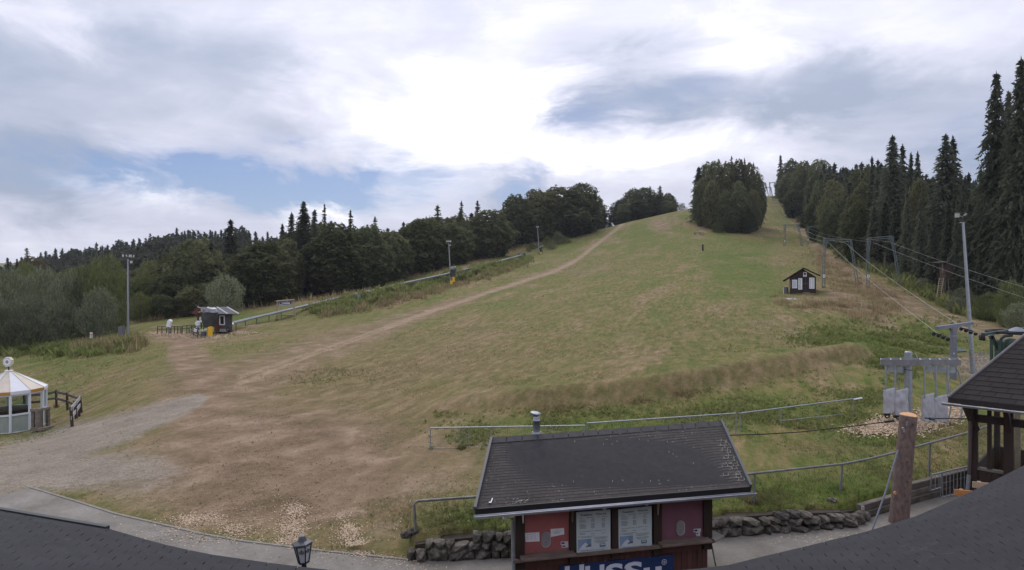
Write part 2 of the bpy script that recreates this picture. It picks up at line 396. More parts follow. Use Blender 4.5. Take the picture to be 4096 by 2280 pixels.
def masks(PX, PY):
    dirt = np.maximum(np.interp(PX, [900, 1400, 2000], [.50, .62, .70]) * seg_mask(PX, PY, TRACK, 1.4), .5 * seg_mask(PX, PY, [(763, 1590, 80), (954, 1520, 55), (1208, 1428, 42), (1431, 1348, 30), (1669, 1262, 18), (1908, 1184, 10)], 1.2))
    dirt = np.maximum(dirt, .60 * seg_mask(PX, PY, LIFTROAD, 1.0))
    dirt = np.maximum(dirt, .6 * seg_mask(PX, PY, [(3340, 1183, 22), (3480, 1260, 26), (3600, 1345, 18)], .9))
    dirt = np.maximum(dirt, .75 * seg_mask(PX, PY, [(740, 1420, 50), (800, 1500, 60), (860, 1570, 50)], .9))
    dirt += blobs(PX, PY, [(1000, 1930, 460, 190, .78), (1400, 1880, 330, 190, .55), (950, 1720, 330, 130, .60), (1250, 1750, 260, 90, .35), (620, 1880, 220, 90, .4), (850, 2050, 230, 80, .35), (1250, 2080, 200, 80, .3), (730, 1350, 130, 22, .9), (1900, 1860, 180, 90, .35), (2640, 900, 42, 28, .75), (2820, 890, 30, 45, .7),
                           (3900, 1470, 80, 55, .8), (3250, 1200, 120, 25, .25), (3060, 935, 90, 12, .4), (1230, 1900, 350, 130, .25), (2300, 1085, 120, 25, .3), (3060, 1300, 130, 30, .25), (3250, 1345, 90, 40, .15)])
    gravel = np.maximum(.9 * seg_mask(PX, PY, GRAVEL, 1.1), blobs(PX, PY, [(400, 1870, 210, 75, .72), (200, 1900, 180, 60, .65), (600, 1900, 150, 60, .35), (3930, 1480, 70, 50, .6)]))
    dry = blobs(PX, PY, [(1600, 1420, 500, 120, .45), (1300, 1330, 250, 50, .55), (2000, 1350, 450, 90, .35), (2400, 1230, 350, 60, .3), (1100, 1720, 560, 230, .9), (1550, 1820, 380, 200, .8), (1700, 1480, 500, 60, .45), (1500, 1600, 350, 60, .5), (2350, 1420, 500, 50, .3), (2900, 1330, 300, 60, .45),
                         (3350, 1100, 140, 110, .85), (3560, 1200, 150, 60, .7), (3230, 1225, 150, 30, .5), (2500, 1500, 500, 30, .3), (2450, 1060, 250, 35, .35), (500, 1520, 260, 70, .3), (3200, 1890, 350, 40, .2), (3300, 1800, 250, 25, .5), (1000, 1500, 300, 60, .4), (3130, 1020, 60, 60, .5)])
    bank = seg_mask(PX, PY, [(1750, 1650, 15), (2200, 1622, 23), (2700, 1566, 26), (3000, 1516, 26), (3300, 1456, 22), (3430, 1425, 14)], .6)
    edge = seg_mask(PX, PY, [(490, 1293, 5), (1000, 1228, 7), (1330, 1188, 8), (1560, 1138, 9), (1800, 1066, 10), (2080, 988, 14)], .9)
    dry = np.maximum(np.maximum(dry, .80 * bank), .8 * edge)
    lush = blobs(PX, PY, [(1300, 1505, 220, 45, .8), (3000, 1060, 170, 110, .75), (3500, 1350, 200, 60, .8), (3800, 1330, 150, 60, .6), (2300, 1700, 600, 35, .9), (3100, 1640, 400, 45, .9), (3300, 1960, 500, 90, .85), (3500, 1780, 300, 60, .75), (1950, 2090, 250, 60, .6), (2700, 2000, 300, 80, .6),
                         (900, 1270, 300, 35, .8), (1500, 1140, 300, 30, .7), (1850, 2050, 200, 60, .6), (2550, 930, 90, 50, .5), (150, 1450, 250, 25, .7), (2500, 1340, 260, 35, .4), (2750, 1010, 250, 50, .3), (1500, 1290, 160, 20, .3), (700, 1500, 60, 40, .4), (150, 1740, 160, 40, .5), (2200, 1000, 120, 30, .4)])
    rut = seg_mask(PX, PY, [(x, y - w * .45, max(w * .22, 2.5)) for x, y, w in TRACK[1:]], .8) + seg_mask(PX, PY, [(x, y + w * .45, max(w * .22, 2.5)) for x, y, w in TRACK[1:]], .8)
    return np.clip(dirt, 0, 1), np.clip(gravel, 0, 1), np.clip(dry, 0, 1), np.clip(lush, 0, 1), np.clip(rut, 0, 1)

def ground_material():
    m = bpy.data.materials.new('meadow_soil_gravel'); m.use_nodes = True; t = m.node_tree; b = t.nodes['Principled BSDF']
    co = nd(t, 'ShaderNodeTexCoord').outputs['Object']
    def at(n): return nd(t, 'ShaderNodeAttribute', attribute_name=n).outputs['Fac']
    n_big = noise(t, co, .07, 4, .6, .6); n_mid = noise(t, co, .55, 5, .65, .4); rot = nd(t, 'ShaderNodeVectorRotate', rotation_type='Z_AXIS'); t.links.new(co, rot.inputs['Vector']); rot.inputs['Angle'].default_value = R(18)
    n_str = noise(t, vmth(t, 'MULTIPLY', rot.outputs[0], (1.0, .24, 1.0)), 1.9, 8, .74, .05); n_zone = noise(t, vmth(t, 'MULTIPLY', rot.outputs[0], (1.0, .30, 1.0)), .22, 5, .62, .25); n_flk = noise(t, vmth(t, 'MULTIPLY', rot.outputs[0], (1.0, .3, 1.0)), 2.6, 4, .7)
    n_fin = noise(t, co, 4.5, 5, .7); n_gr = noise(t, co, 22, 3, .7)
    dry = at('dry'); lush = at('lush'); dirt = at('dirt'); grav = at('gravel'); rut = at('rut')
    base = ramp(t, n_str, [(.36, (.062, .092, .021)), (.50, (.120, .116, .040)), (.64, (.205, .145, .078))])
    base = mixc(t, ramp(t, n_zone, [(.50, (0, 0, 0)), (.64, (.8, .8, .8))]), base, ramp(t, n_str, [(.36, (.130, .100, .052)), (.50, (.195, .142, .085)), (.64, (.285, .215, .145))]))
    base = mixc(t, ramp(t, n_zone, [(.34, (.75, .75, .75)), (.47, (0, 0, 0))]), base, ramp(t, n_str, [(.36, (.058, .088, .020)), (.64, (.120, .140, .045))]))
    green = ramp(t, n_mid, [(.3, (.048, .078, .014)), (.7, (.100, .130, .030))])
    dcol = ramp(t, n_str, [(.30, (.088, .078, .036)), (.50, (.160, .122, .064)), (.70, (.250, .190, .115))])
    f_l = mth(t, 'ADD', mth(t, 'MULTIPLY', lush, .95), mth(t, 'MULTIPLY', mth(t, 'SUBTRACT', mth(t, 'ADD', mth(t, 'MULTIPLY', n_big, .75), mth(t, 'MULTIPLY', n_str, .25)), .51), 2.4), clamp=True)
    c = mixc(t, f_l, base, green)
    f_d = mth(t, 'MULTIPLY', dry, mth(t, 'ADD', .25, mth(t, 'MULTIPLY', n_mid, 1.35)), clamp=True)
    c = mixc(t, f_d, c, dcol)
    scol = ramp(t, n_mid, [(.30, (.112, .080, .050)), (.52, (.192, .138, .092)), (.74, (.290, .220, .160))])
    f_s = mth(t, 'MULTIPLY_ADD', mth(t, 'SUBTRACT', n_fin, .5), 1.1, mth(t, 'MULTIPLY_ADD', mth(t, 'SUBTRACT', n_mid, .5), 1.2, mth(t, 'MULTIPLY', dirt, 1.05)))
    f_s = mth(t, 'MULTIPLY', mth(t, 'MULTIPLY', f_s, 1.15, clamp=True), mth(t, 'MULTIPLY', dirt, 4, clamp=True))
    c = mixc(t, f_s, c, scol)
    c = mixc(t, mth(t, 'MULTIPLY', rut, mth(t, 'ADD', -.1, n_fin), clamp=True), c, (.33, .25, .18))
    vor = nd(t, 'ShaderNodeTexVoronoi'); t.links.new(co, vor.inputs['Vector']); vor.inputs['Scale'].default_value = 24
    vg = nd(t, 'ShaderNodeRGBToBW'); t.links.new(vor.outputs['Color'], vg.inputs[0])
    gcol = mixc(t, .30, ramp(t, mth(t, 'ADD', mth(t, 'MULTIPLY', n_gr, .5), mth(t, 'MULTIPLY', n_mid, .5)), [(.3, (.140, .118, .092)), (.7, (.275, .238, .195))]), vg.outputs[0], 'SOFT_LIGHT')
    f_g = mth(t, 'MULTIPLY_ADD', mth(t, 'SUBTRACT', n_fin, .5), 1.2, mth(t, 'MULTIPLY_ADD', mth(t, 'SUBTRACT', n_mid, .5), 1.3, mth(t, 'MULTIPLY', grav, 1.15)))
    f_g = mth(t, 'MULTIPLY', mth(t, 'MULTIPLY', f_g, 1.3, clamp=True), mth(t, 'MULTIPLY', grav, 4, clamp=True))
    c = mixc(t, f_g, c, gcol)
    sp = mth(t, 'ADD', .12, mth(t, 'MULTIPLY', mth(t, 'ADD', mth(t, 'MULTIPLY', n_fin, .40), mth(t, 'ADD', mth(t, 'MULTIPLY', n_flk, .4), mth(t, 'MULTIPLY', n_gr, .36))), 1.62))
    h = nd(t, 'ShaderNodeHueSaturation'); t.links.new(c, h.inputs['Color']); t.links.new(sp, h.inputs['Value']); h.inputs['Saturation'].default_value = 1.05
    t.links.new(h.outputs[0], b.inputs['Base Color']); b.inputs['Roughness'].default_value = .95; b.inputs['Specular IOR Level'].default_value = .1
    bn = nd(t, 'ShaderNodeBump'); bn.inputs['Strength'].default_value = .6; bn.inputs['Distance'].default_value = .12
    t.links.new(mth(t, 'ADD', n_fin, mth(t, 'MULTIPLY', n_gr, .4)), bn.inputs['Height']); t.links.new(bn.outputs[0], b.inputs['Normal'])
    return m
M_GROUND = ground_material()

def make_terrain():
    ns, nv = 560, 520
    s = np.linspace(-1.4, 1.5, ns); v = np.linspace(math.log(4.2), math.log(1400), nv)
    S, V = np.meshgrid(s, v); T = tval(S, V); Y = np.exp(V); X = S * Y; Z = CZ + T * Y
    PX = CX + S * F; PY = CY - T * F
    # small real relief: hummocks and ruts
    rel = np.zeros(X.size); xf, yf = X.ravel(), Y.ravel()
    near = np.where(yf < 260)[0]
    for i in near:
        rel[i] = mnoise.fractal(Vector((xf[i] * .35, yf[i] * .35, 3.1)), 1.0, 2.0, 3) * .06 + mnoise.noise(Vector((xf[i] * .07, yf[i] * .07, 0))) * .10
    dirt, gravel, dry, lush, rut = masks(PX, PY)
    mound = np.exp(-((PX - 3215) / 95) ** 2 - ((PY - 1205) / 18) ** 2) * .3
    Z = Z + rel.reshape(X.shape) * np.clip((Y - 9) / 25, .15, 1) * (1 - gravel * .7) + mound - rut * .04 * np.clip(Y / 60, .5, 2)
    ins = in_pav(X, Y); Z = np.where(ins, -0.05, Z)
    yb = np.interp(PX, [1700, 1800, 2000, 2200, 2450, 2700, 3000, 3300, 3450, 3520], [1640, 1625, 1612, 1598, 1578, 1540, 1492, 1432, 1404, 1395]); amp = np.interp(PX, [1640, 1850, 2200, 3200, 3420, 3520], [0, .35, .62, .62, .45, 0])
    Z = Z + amp * np.exp(-np.where(PY > yb, ((PY - yb) / 24) ** 2, ((PY - yb) / 34) ** 2))
    lim = (Y < 17) & ~ins & (PX < 1640); Z = np.where(lim, np.clip(Z, -.02, .03), Z)
    Vx = np.stack([X.ravel(), Y.ravel(), Z.ravel()], 1)
    idx = np.arange(ns * nv).reshape(nv, ns)
    Q = np.stack([idx[:-1, :-1], idx[:-1, 1:], idx[1:, 1:], idx[1:, :-1]], -1).reshape(-1, 4)
    fm = lambda a: a[:-1, :-1].ravel()
    tr = (fm(dirt * seg_mask(PX, PY, TRACK, .6)) > .45); gr = (fm(gravel) > .55) & ~tr
    lr = (fm(seg_mask(PX, PY, LIFTROAD, .5)) > .5) & ~gr & ~tr
    at = dict(dirt=dirt.ravel(), gravel=gravel.ravel(), dry=dry.ravel(), lush=lush.ravel(), rut=rut.ravel())
    nrm = []
    for name, sel in (('meadow', ~(tr | gr | lr)), ('dirt_track', tr), ('gravel_path', gr), ('lift_access_track', lr)):
        q = Q[sel]; u, inv = np.unique(q, return_inverse=True); inv = inv.reshape(q.shape)
        me = raw_mesh(name, Vx[u], inv, M_GROUND, 4, True, {k: a[u] for k, a in at.items()})
        tag(link(name, me), kind='structure')
    return S, V
make_terrain()

# concrete pavement
def pave_material():
    m = bpy.data.materials.new('concrete_paving'); m.use_nodes = True; t = m.node_tree; b = t.nodes['Principled BSDF']
    co = nd(t, 'ShaderNodeTexCoord').outputs['Object']
    c = ramp(t, noise(t, co, .8, 6, .65, .5), [(.25, (.125, .113, .098)), (.55, (.195, .180, .160)), (.8, (.265, .248, .222))])
    br = nd(t, 'ShaderNodeTexBrick'); t.links.new(co, br.inputs['Vector']); br.inputs['Scale'].default_value = 5.0; br.inputs['Mortar Size'].default_value = .012
    br.inputs['Color1'].default_value = (.95, .95, .95, 1); br.inputs['Color2'].default_value = (1.05, 1.03, 1.0, 1); br.inputs['Mortar'].default_value = (.62, .60, .56, 1)
    c = mixc(t, .55, c, br.outputs[0], 'MULTIPLY')
    f = noise(t, co, 30, 3, .7); sp = mth(t, 'GREATER_THAN', f, .71)
    c = mixc(t, mth(t, 'MULTIPLY', sp, .5), c, (.48, .42, .32))
    h = nd(t, 'ShaderNodeHueSaturation'); t.links.new(c, h.inputs['Color']); t.links.new(mth(t, 'ADD', .7, mth(t, 'MULTIPLY', noise(t, co, 9, 5, .7), .6)), h.inputs['Value'])
    t.links.new(h.outputs[0], b.inputs['Base Color']); b.inputs['Roughness'].default_value = .9; b.inputs['Specular IOR Level'].default_value = .2
    bn = nd(t, 'ShaderNodeBump'); bn.inputs['Strength'].default_value = .35; bn.inputs['Distance'].default_value = .02
    t.links.new(f, bn.inputs['Height']); t.links.new(bn.outputs[0], b.inputs['Normal'])
    return m
mb = MB(); mb.poly([(x, y, -.2) for x, y in PAV][::-1], (0, 0, .2))
pav = mb.build('pavement', pave_material()); tag(pav, kind='structure')
mb = MB()
for (x0, y0), (x1, y1) in zip(PAV_EDGE[2:9], PAV_EDGE[3:10]):
    a, b_ = Vector((x0, y0, .012)), Vector((x1, y1, .012)); n_ = max(1, int((b_ - a).length / 1.0)); d_ = (b_ - a)
    for k in range(n_): mb.beam(a + d_ * (k / n_) + d_.normalized() * .006 - Vector((0, 0, .022)), a + d_ * ((k + 1) / n_) - d_.normalized() * .006 - Vector((0, 0, .022)), .07, .06)
tag(mb.build('kerb', mat('kerb_concrete', (.20, .185, .16), .9, .2, 8, .2)), kind='structure')


# ------------------------------------------------------------------ vegetation
def leaf_material(name, c_dark, c_light, scale=.35, trans=.35, rand=.32):
    m = bpy.data.materials.new(name); m.use_nodes = True; t = m.node_tree; t.nodes.clear()
    co = nd(t, 'ShaderNodeTexCoord').outputs['Object']; oi = nd(t, 'ShaderNodeObjectInfo').outputs['Random']
    geo = nd(t, 'ShaderNodeNewGeometry').outputs['Random Per Island']
    f = mth(t, 'ADD', mth(t, 'MULTIPLY', noise(t, co, scale, 3, .6), .7), mth(t, 'MULTIPLY', geo, .3))
    c = ramp(t, f, [(.25, c_dark), (.72, c_light)])
    h = nd(t, 'ShaderNodeHueSaturation'); t.links.new(c, h.inputs['Color'])
    t.links.new(mth(t, 'ADD', 1 - rand, mth(t, 'MULTIPLY', oi, 2 * rand)), h.inputs['Value'])
    t.links.new(mth(t, 'ADD', .475, mth(t, 'MULTIPLY', mth(t, 'FRACT', mth(t, 'MULTIPLY', oi, 7.3)), .045)), h.inputs['Hue'])
    d = nd(t, 'ShaderNodeBsdfDiffuse'); tr = nd(t, 'ShaderNodeBsdfTranslucent'); mx = nd(t, 'ShaderNodeMixShader'); mx.inputs[0].default_value = trans
    t.links.new(h.outputs[0], d.inputs[0]); t.links.new(h.outputs[0], tr.inputs[0]); t.links.new(d.outputs[0], mx.inputs[1]); t.links.new(tr.outputs[0], mx.inputs[2])
    o = nd(t, 'ShaderNodeOutputMaterial'); t.links.new(mx.outputs[0], o.inputs[0]); return m
L_SPRUCE = leaf_material('spruce_needles', (.058, .066, .050), (.122, .130, .086), .5, .42)
L_BROAD = leaf_material('beech_leaves', (.068, .078, .044), (.165, .172, .084), .35, .48)
L_WILLOW = leaf_material('willow_leaves', (.078, .088, .058), (.225, .240, .150), .38, .45)
L_LIGHT = leaf_material('young_broad_leaves', (.078, .096, .040), (.150, .165, .066), .4, .42)
L_RUST = leaf_material('rusty_leaves', (.07, .055, .03), (.12, .09, .045), .4, .3)
M_TRUNK = mat('grey_brown_bark', (.075, .06, .05), .95, .3, 3, .4)
M_BIRCH = mat('pale_birch_bark', (.14, .13, .115), .9, .4, 4, .2)

def quads_from(c, u, v):
    """diamonds: centre c, half axes u, v -> verts, faces"""
    n = len(c); V = np.stack([c - u, c - v, c + u, c + v], 1).reshape(-1, 3)
    return V, np.arange(4 * n).reshape(n, 4)
def rnd_dir(n, g):
    a = g.normal(size=(n, 3)); return a / np.linalg.norm(a, axis=1, keepdims=True)

def spruce_proto(seed, H=20., wid=.17, leafm=L_SPRUCE, nb=1.0, bare=.06, card=.42, thin=0.):
    g = np.random.default_rng(seed); C = []; U = []; Vv = []
    nw = int(46 * nb); 
    for i in range(nw):
        t = bare + (1 - bare) * (i / nw) ** .95; z = H * t + g.normal() * .12
        L0 = wid * H * (1 - t) ** .82 * (1.0 + .18 * math.sin(i * 1.7 + seed)) + .18
        if t < .25: L0 *= .75 + t
        for b in range(int(g.integers(7, 11))):
            if thin and g.random() < thin: continue
            a = g.random() * 2 * math.pi; Lb = L0 * g.uniform(.62, 1.15); dr = g.uniform(.12, .42) + .25 * (1 - t)
            k = max(3, int(Lb / card * 1.9)); r = (np.arange(k) + g.random(k)) / k
            d = np.array([math.cos(a), math.sin(a), 0]); s = np.array([-d[1], d[0], 0])
            up = .10 * np.sin(r * 3.1) * Lb
            c = d * (r * Lb)[:, None] + s * (g.normal(size=k) * .14 * Lb * (1.1 - r))[:, None]
            c[:, 2] = z - dr * r ** 1.4 * Lb + up + g.normal(size=k) * .1
            sz = card * g.uniform(.65, 1.25, k) * (1 - .35 * r)
            u = (d + np.array([0, 0, -.45]))[None] * sz[:, None] + g.normal(size=(k, 3)) * .16
            v = s[None] * (sz * .42)[:, None] + np.array([0, 0, -1.])[None] * (sz * g.uniform(.1, .7, k))[:, None] * g.choice([-1, 1], k)[:, None]
            C.append(c); U.append(u); Vv.append(v)
    # leader
    k = 10; c = np.zeros((k, 3)); c[:, 2] = np.linspace(H * .95, H, k); U.append(np.tile([0, 0, .4], (k, 1)) + g.normal(size=(k, 3)) * .05); Vv.append(g.normal(size=(k, 3)) * .12); C.append(c)
    V, Q = quads_from(np.concatenate(C), np.concatenate(U), np.concatenate(Vv))
    me = raw_mesh('spruce_crown', V, Q, leafm, 4)
    tk = MB().tube([(0, 0, -1.5), (.03, .02, H * .3), (0, 0, H * .97)], [.02 * H * .75, .013 * H, .04], 7).mesh('spruce_trunk', M_BARK)
    return tk, me, H

def broad_proto(seed, H=18., rx=.30, leafm=L_BROAD, low=.05, lump=.30, cards=6500, card=.40, trunkm=None, spiky=0., top=.5):
    """full crown: leaf cards on a lumpy egg shaped envelope and inside it"""
    g = np.random.default_rng(seed); t = g.random(cards * 2); prof = np.sin(np.pi * np.clip(t * .86 + .12, 0, 1) ** (.75 + top * .5)) ** .62
    k = g.random(len(t)) < prof; t = t[k][:cards]; prof = prof[k][:cards]; n = len(t); a = g.random(n) * 2 * np.pi
    lum = np.empty(n)
    for i in range(n):
        d = Vector((math.cos(a[i]) * 1.6, math.sin(a[i]) * 1.6, t[i] * 5.5)); lum[i] = mnoise.noise(d + Vector((seed * 3.1, 0, 0))) + .55 * mnoise.noise(d * 2.3 + Vector((0, seed * 1.7, 0)))
    dep = g.random(n) ** .30; rr = rx * H * prof * (1 + lump * lum) * (.50 + .50 * dep) * np.where(g.random(n) < .07, g.uniform(1.0, 1.16, n), 1)
    out = np.stack([np.cos(a), np.sin(a), np.full(n, .15) + (t - .45) * 1.1], 1)
    c = np.stack([np.cos(a) * rr, np.sin(a) * rr, H * (low + (1 - low) * t) + lum * .045 * H * (.4 + t)], 1) + g.normal(size=(n, 3)) * card * .35
    if spiky:
        up = g.random(n) < spiky; c[up, 2] += g.random(up.sum()) * H * .07
    c[:, 2] = np.maximum(c[:, 2], .15)
    sz = card * g.uniform(.5, 1.3, n); nn = out * .9 + rnd_dir(n, g) * 1.0 + np.array([0, 0, .35]); nn /= np.linalg.norm(nn, axis=1, keepdims=True)
    u = np.cross(nn, rnd_dir(n, g)); u /= np.linalg.norm(u, axis=1, keepdims=True); v = np.cross(nn, u)
    if spiky: u = u * .5 + np.array([0, 0, 1.]); v = v * .6
    V, Q = quads_from(c, u * sz[:, None], v * (sz * .62)[:, None]); V[:, 2] *= H / np.quantile(V[:, 2], .997); me = raw_mesh('leaf_crown', V, Q, leafm, 4)
    mb = MB().tube([(0, 0, -1.2), (.05, 0, H * .22), (.1, .1, H * .55), (0, .05, H * .85)], [.022 * H, .016 * H, .009 * H, .03], 7)
    for i in range(9):
        z0 = H * g.uniform(.12, .5); aa = g.random() * 6.28; r_ = rx * H * .6; mb.tube([(.05, .02, z0), (math.cos(aa) * r_ * .5, math.sin(aa) * r_ * .5, z0 + H * .10), (math.cos(aa) * r_, math.sin(aa) * r_, z0 + H * .17)], [.007 * H, .004 * H, .02], 5)
    return mb.mesh('leafy_trunk', trunkm or M_TRUNK), me, H

PROTO = {
 'spruce': [spruce_proto(i, 20, [.175, .195, .21, .16][i]) for i in range(4)],
 'spruce_big': [spruce_proto(20 + i, 26, [.19, .215][i], nb=2.1, card=.34, bare=.05) for i in range(2)],
 'spruce_bare': [spruce_proto(30 + i, 21, [.135, .15][i], bare=.30) for i in range(2)],
 'larch': [spruce_proto(40 + i, 19, .17, L_BROAD, .75, .12, .38, .35) for i in range(2)],
 'broad': [broad_proto(50 + i, 18, [.25, .29, .33, .27][i], L_BROAD, .02, .44, 9000, .36) for i in range(4)],
 'willow': [broad_proto(60 + i, 10, [.34, .40, .36][i], L_WILLOW, .02, .45, 6000, .22, M_BIRCH, .4) for i in range(3)],
 'light': [broad_proto(70 + i, 12, [.33, .38][i], L_LIGHT, .02, .42, 6000, .27, None, .15) for i in range(2)],
 'bush': [broad_proto(80 + i, 4, [.55, .62, .50][i], [L_LIGHT, L_WILLOW, L_BROAD][i], .0, .75, 1800, .19, None, .35) for i in range(3)],
 'rust': [broad_proto(90, 13, .3, L_RUST, .03, .35, 4500, .3)],
}
WID = {}
for _l in PROTO.values():
    for _t, _c, _h in _l:
        _a = np.empty(len(_c.vertices) * 3, np.float32); _c.vertices.foreach_get('co', _a); _a = np.hypot(_a[0::3], _a[1::3]); WID[_c.name] = 2 * float(np.quantile(_a, .985))
KINDNAME = {'spruce': 'spruce_tree', 'spruce_big': 'spruce_tree', 'spruce_bare': 'spruce_tree', 'larch': 'larch_tree', 'broad': 'beech_tree', 'willow': 'willow_tree', 'light': 'broadleaf_tree', 'bush': 'shrub', 'rust': 'broadleaf_tree'}
TREES = []
def tree(kind, base, h, width=None, label=None, group=None, rz=None):
    """base: point on the ground, h: height in metres, width: crown width in metres"""
    p = random.choice(PROTO[kind]); tk, cr, H = p; nm = KINDNAME[kind]
    r = empty(nm, base, label, 'shrub' if kind == 'bush' else 'tree', group, rz if rz is not None else random.random() * 6.28)
    k = h / H; kw = k
    if width:
        kw = width / WID[cr.name]
    r.scale = (kw, kw, k)
    link('trunk', tk, r); link('crown', cr, r); TREES.append(r); return r
def tree_px(kind, px, base_py, d, top_py, wpx=None, label=None, group=None):
    b = Gd(px, d); top = CZ - (top_py - CY) / F * d
    h = max(1.0, top - b.z); return tree(kind, b, h, wpx / F * d if wpx else None, label, group)

def interp(pl, x): return float(np.interp(x, [p[0] for p in pl], [p[1] for p in pl]))

RANK = ['front rank', 'second rank', 'third rank', 'back rank']
def zone(px, lst):
    for x, t_ in lst:
        if px < x: return t_
    return lst[-1][1]
ZL = [(700, 'right of the lamp mast'), (950, 'behind the wooden shelter'), (1200, 'above the log arch'), (1450, 'right of the tallest spruce'), (1700, 'left of the middle floodlight'), (1950, 'behind the middle floodlight'), (2200, 'around the upper floodlight'), (9999, 'near the crest')]
ZR = [(3220, 'beside the lift gap'), (3340, 'behind the halfway portal'), (3480, 'behind the lower portals'), (3640, 'under the very tall pointed spruce'), (3760, 'left of the hunting stand'), (3900, 'behind the right floodlight'), (4096, 'below the gigantic spruces'), (9999, 'cut by the right picture edge')]
# --- left forest: front row along the foot line, then rows behind it
FOOT = [(520, 1292), (700, 1265), (1000, 1229), (1330, 1188), (1560, 1138), (1800, 1064), (2080, 984), (2390, 924)]
FDIST = [(520, 98), (700, 106), (1000, 117), (1330, 132), (1560, 150), (1800, 170), (2080, 220), (2390, 250)]
SKYL = [(480, 1120), (600, 1060), (700, 1020), (850, 1000), (950, 985), (1090, 985), (1150, 900), (1330, 880), (1450, 890), (1600, 870), (1740, 840), (1900, 830), (1980, 850), (2060, 800), (2150, 765), (2300, 745), (2370, 775), (2400, 830)]
GF = 'forest trees along the foot of the left hillside'
hero = [('broad', 790, 112, 955, 260, 'broad dark green tree left of the tall lone spruce in the left forest'),
 ('spruce', 922, 135, 880, 130, 'tall lone spruce rising over the left forest behind the dark wooden shelter'),
 ('spruce', 846, 112, 962, 90, 'slim dark spruce between two broad trees behind the shelter'),
 ('broad', 1055, 116, 968, 260, 'large rounded beech at the forest edge above the log frame'),
 ('spruce', 1166, 142, 851, 95, 'pointed spruce just left of the tallest spruce in the left forest'),
 ('spruce_big', 1215, 136, 812, 170, 'tallest spruce of the left forest with a broad dark crown'),
 ('spruce', 1258, 146, 842, 90, 'spruce just right of the tallest spruce in the left forest'),
 ('larch', 1298, 140, 822, 80, 'thin see through conifer standing free on the left skyline'),
 ('spruce', 1130, 140, 898, 80, 'small spruce top leftmost of the tall conifer group'),
 ('broad', 1340, 131, 898, 250, 'wide rounded beech below the thin conifer on the left skyline'),
 ('larch', 1402, 146, 846, 95, 'feathery larch top on the skyline above the left forest'),
 ('broad', 1470, 141, 908, 220, 'rounded beech right of the feathery larch at the forest edge'),
 ('broad', 1560, 151, 928, 200, 'shorter beech behind the toboggan run left of the middle floodlight'),
 ('larch', 1500, 158, 868, 100, 'ragged tree top on the skyline between two rounded beeches'),
 ('broad', 1685, 160, 880, 240, 'wide beech directly left of the middle floodlight mast'),
 ('larch', 1752, 172, 822, 110, 'ragged tall tree top above the middle floodlight mast'),
 ('broad', 1800, 168, 893, 200, 'beech directly behind the middle floodlight mast'),
 ('larch', 1846, 190, 806, 70, 'narrow ragged top right of the middle floodlight'),
 ('larch', 1910, 196, 806, 100, 'pale ragged top on the skyline right of the middle floodlight'),
 ('broad', 1955, 190, 845, 210, 'beech on the slope edge right of the middle floodlight'),
 ('broad', 2065, 222, 785, 190, 'tall beech left of the upper floodlight mast'),
 ('broad', 2150, 232, 762, 190, 'tall beech behind the upper floodlight mast'),
 ('broad', 2240, 238, 750, 270, 'largest rounded beech at the upper right end of the left forest'),
 ('broad', 2322, 244, 736, 170, 'highest beech at the upper right end of the left forest'),
 ('spruce', 2381, 262, 766, 62, 'slender spruce at the right end of the left forest'),
 ('spruce', 2414, 275, 838, 50, 'small spruce in the gap between left forest and hilltop grove'),
 ('spruce', 2398, 270, 850, 46, 'tiny spruce under the slender spruce at the end of the left forest'),
 ('spruce', 2440, 280, 862, 36, 'tiny spruce at the left foot of the hilltop grove'),
 ('light', 578, 104, 1100, 150, 'yellowish green tree right of the tall lamp mast on the left'),
 ('broad', 705, 104, 1085, 190, 'dark bushy tree directly left of the grey green round tree'),
 ('willow', 900, 98, 1098, 158, 'round grey green tree standing alone behind the wooden shelter'),
 ('light', 600, 120, 1040, 130, 'light green tree top behind the yellowish tree beside the lamp mast'),
 ('light', 690, 124, 1005, 150, 'light green tree in the second row left of the broad dark tree'),
 ('spruce', 640, 150, 1000, 80, 'dark spruce showing between light trees right of the lamp mast')]
for k, px, d, top, wp, lab in hero: tree_px(k, px, 0, d, top, wp, lab)
for row, (dd, drop, step) in enumerate([(5, 46, 78), (16, 24, 62), (30, 10, 58)]):
    x = 520 + row * 23
    while x < 2380:
        xx = x + random.uniform(-14, 14); d = interp(FDIST, xx) + dd; top = interp(SKYL, xx) + drop + random.uniform(-6, 34)
        kd = random.choices(['broad', 'spruce', 'larch'], [.66, .26, .08] if xx < 1900 else [.9, .06, .04])[0]
        if row == 0 and xx < 560: kd = 'light'
        lab = {'broad': 'dark beech', 'spruce': 'dark spruce', 'larch': 'thin conifer', 'light': 'light tree'}[kd] + ', ' + RANK[row] + ', left forest ' + zone(xx, ZL)
        tree_px(kd, xx, 0, d, top, random.uniform(120, 175) if kd in ('broad', 'light') else random.uniform(80, 105), lab, GF)
        x += step
# low bushes at the forest foot
for i, px in enumerate([690, 1155, 1196, 1240]):
    tree_px('bush', px, 0, interp(FDIST, px) - 3, interp(FOOT, px) - random.uniform(22, 36), random.uniform(40, 60), 'low shrub at the foot of the left forest', 'low shrubs at the foot of the left forest')

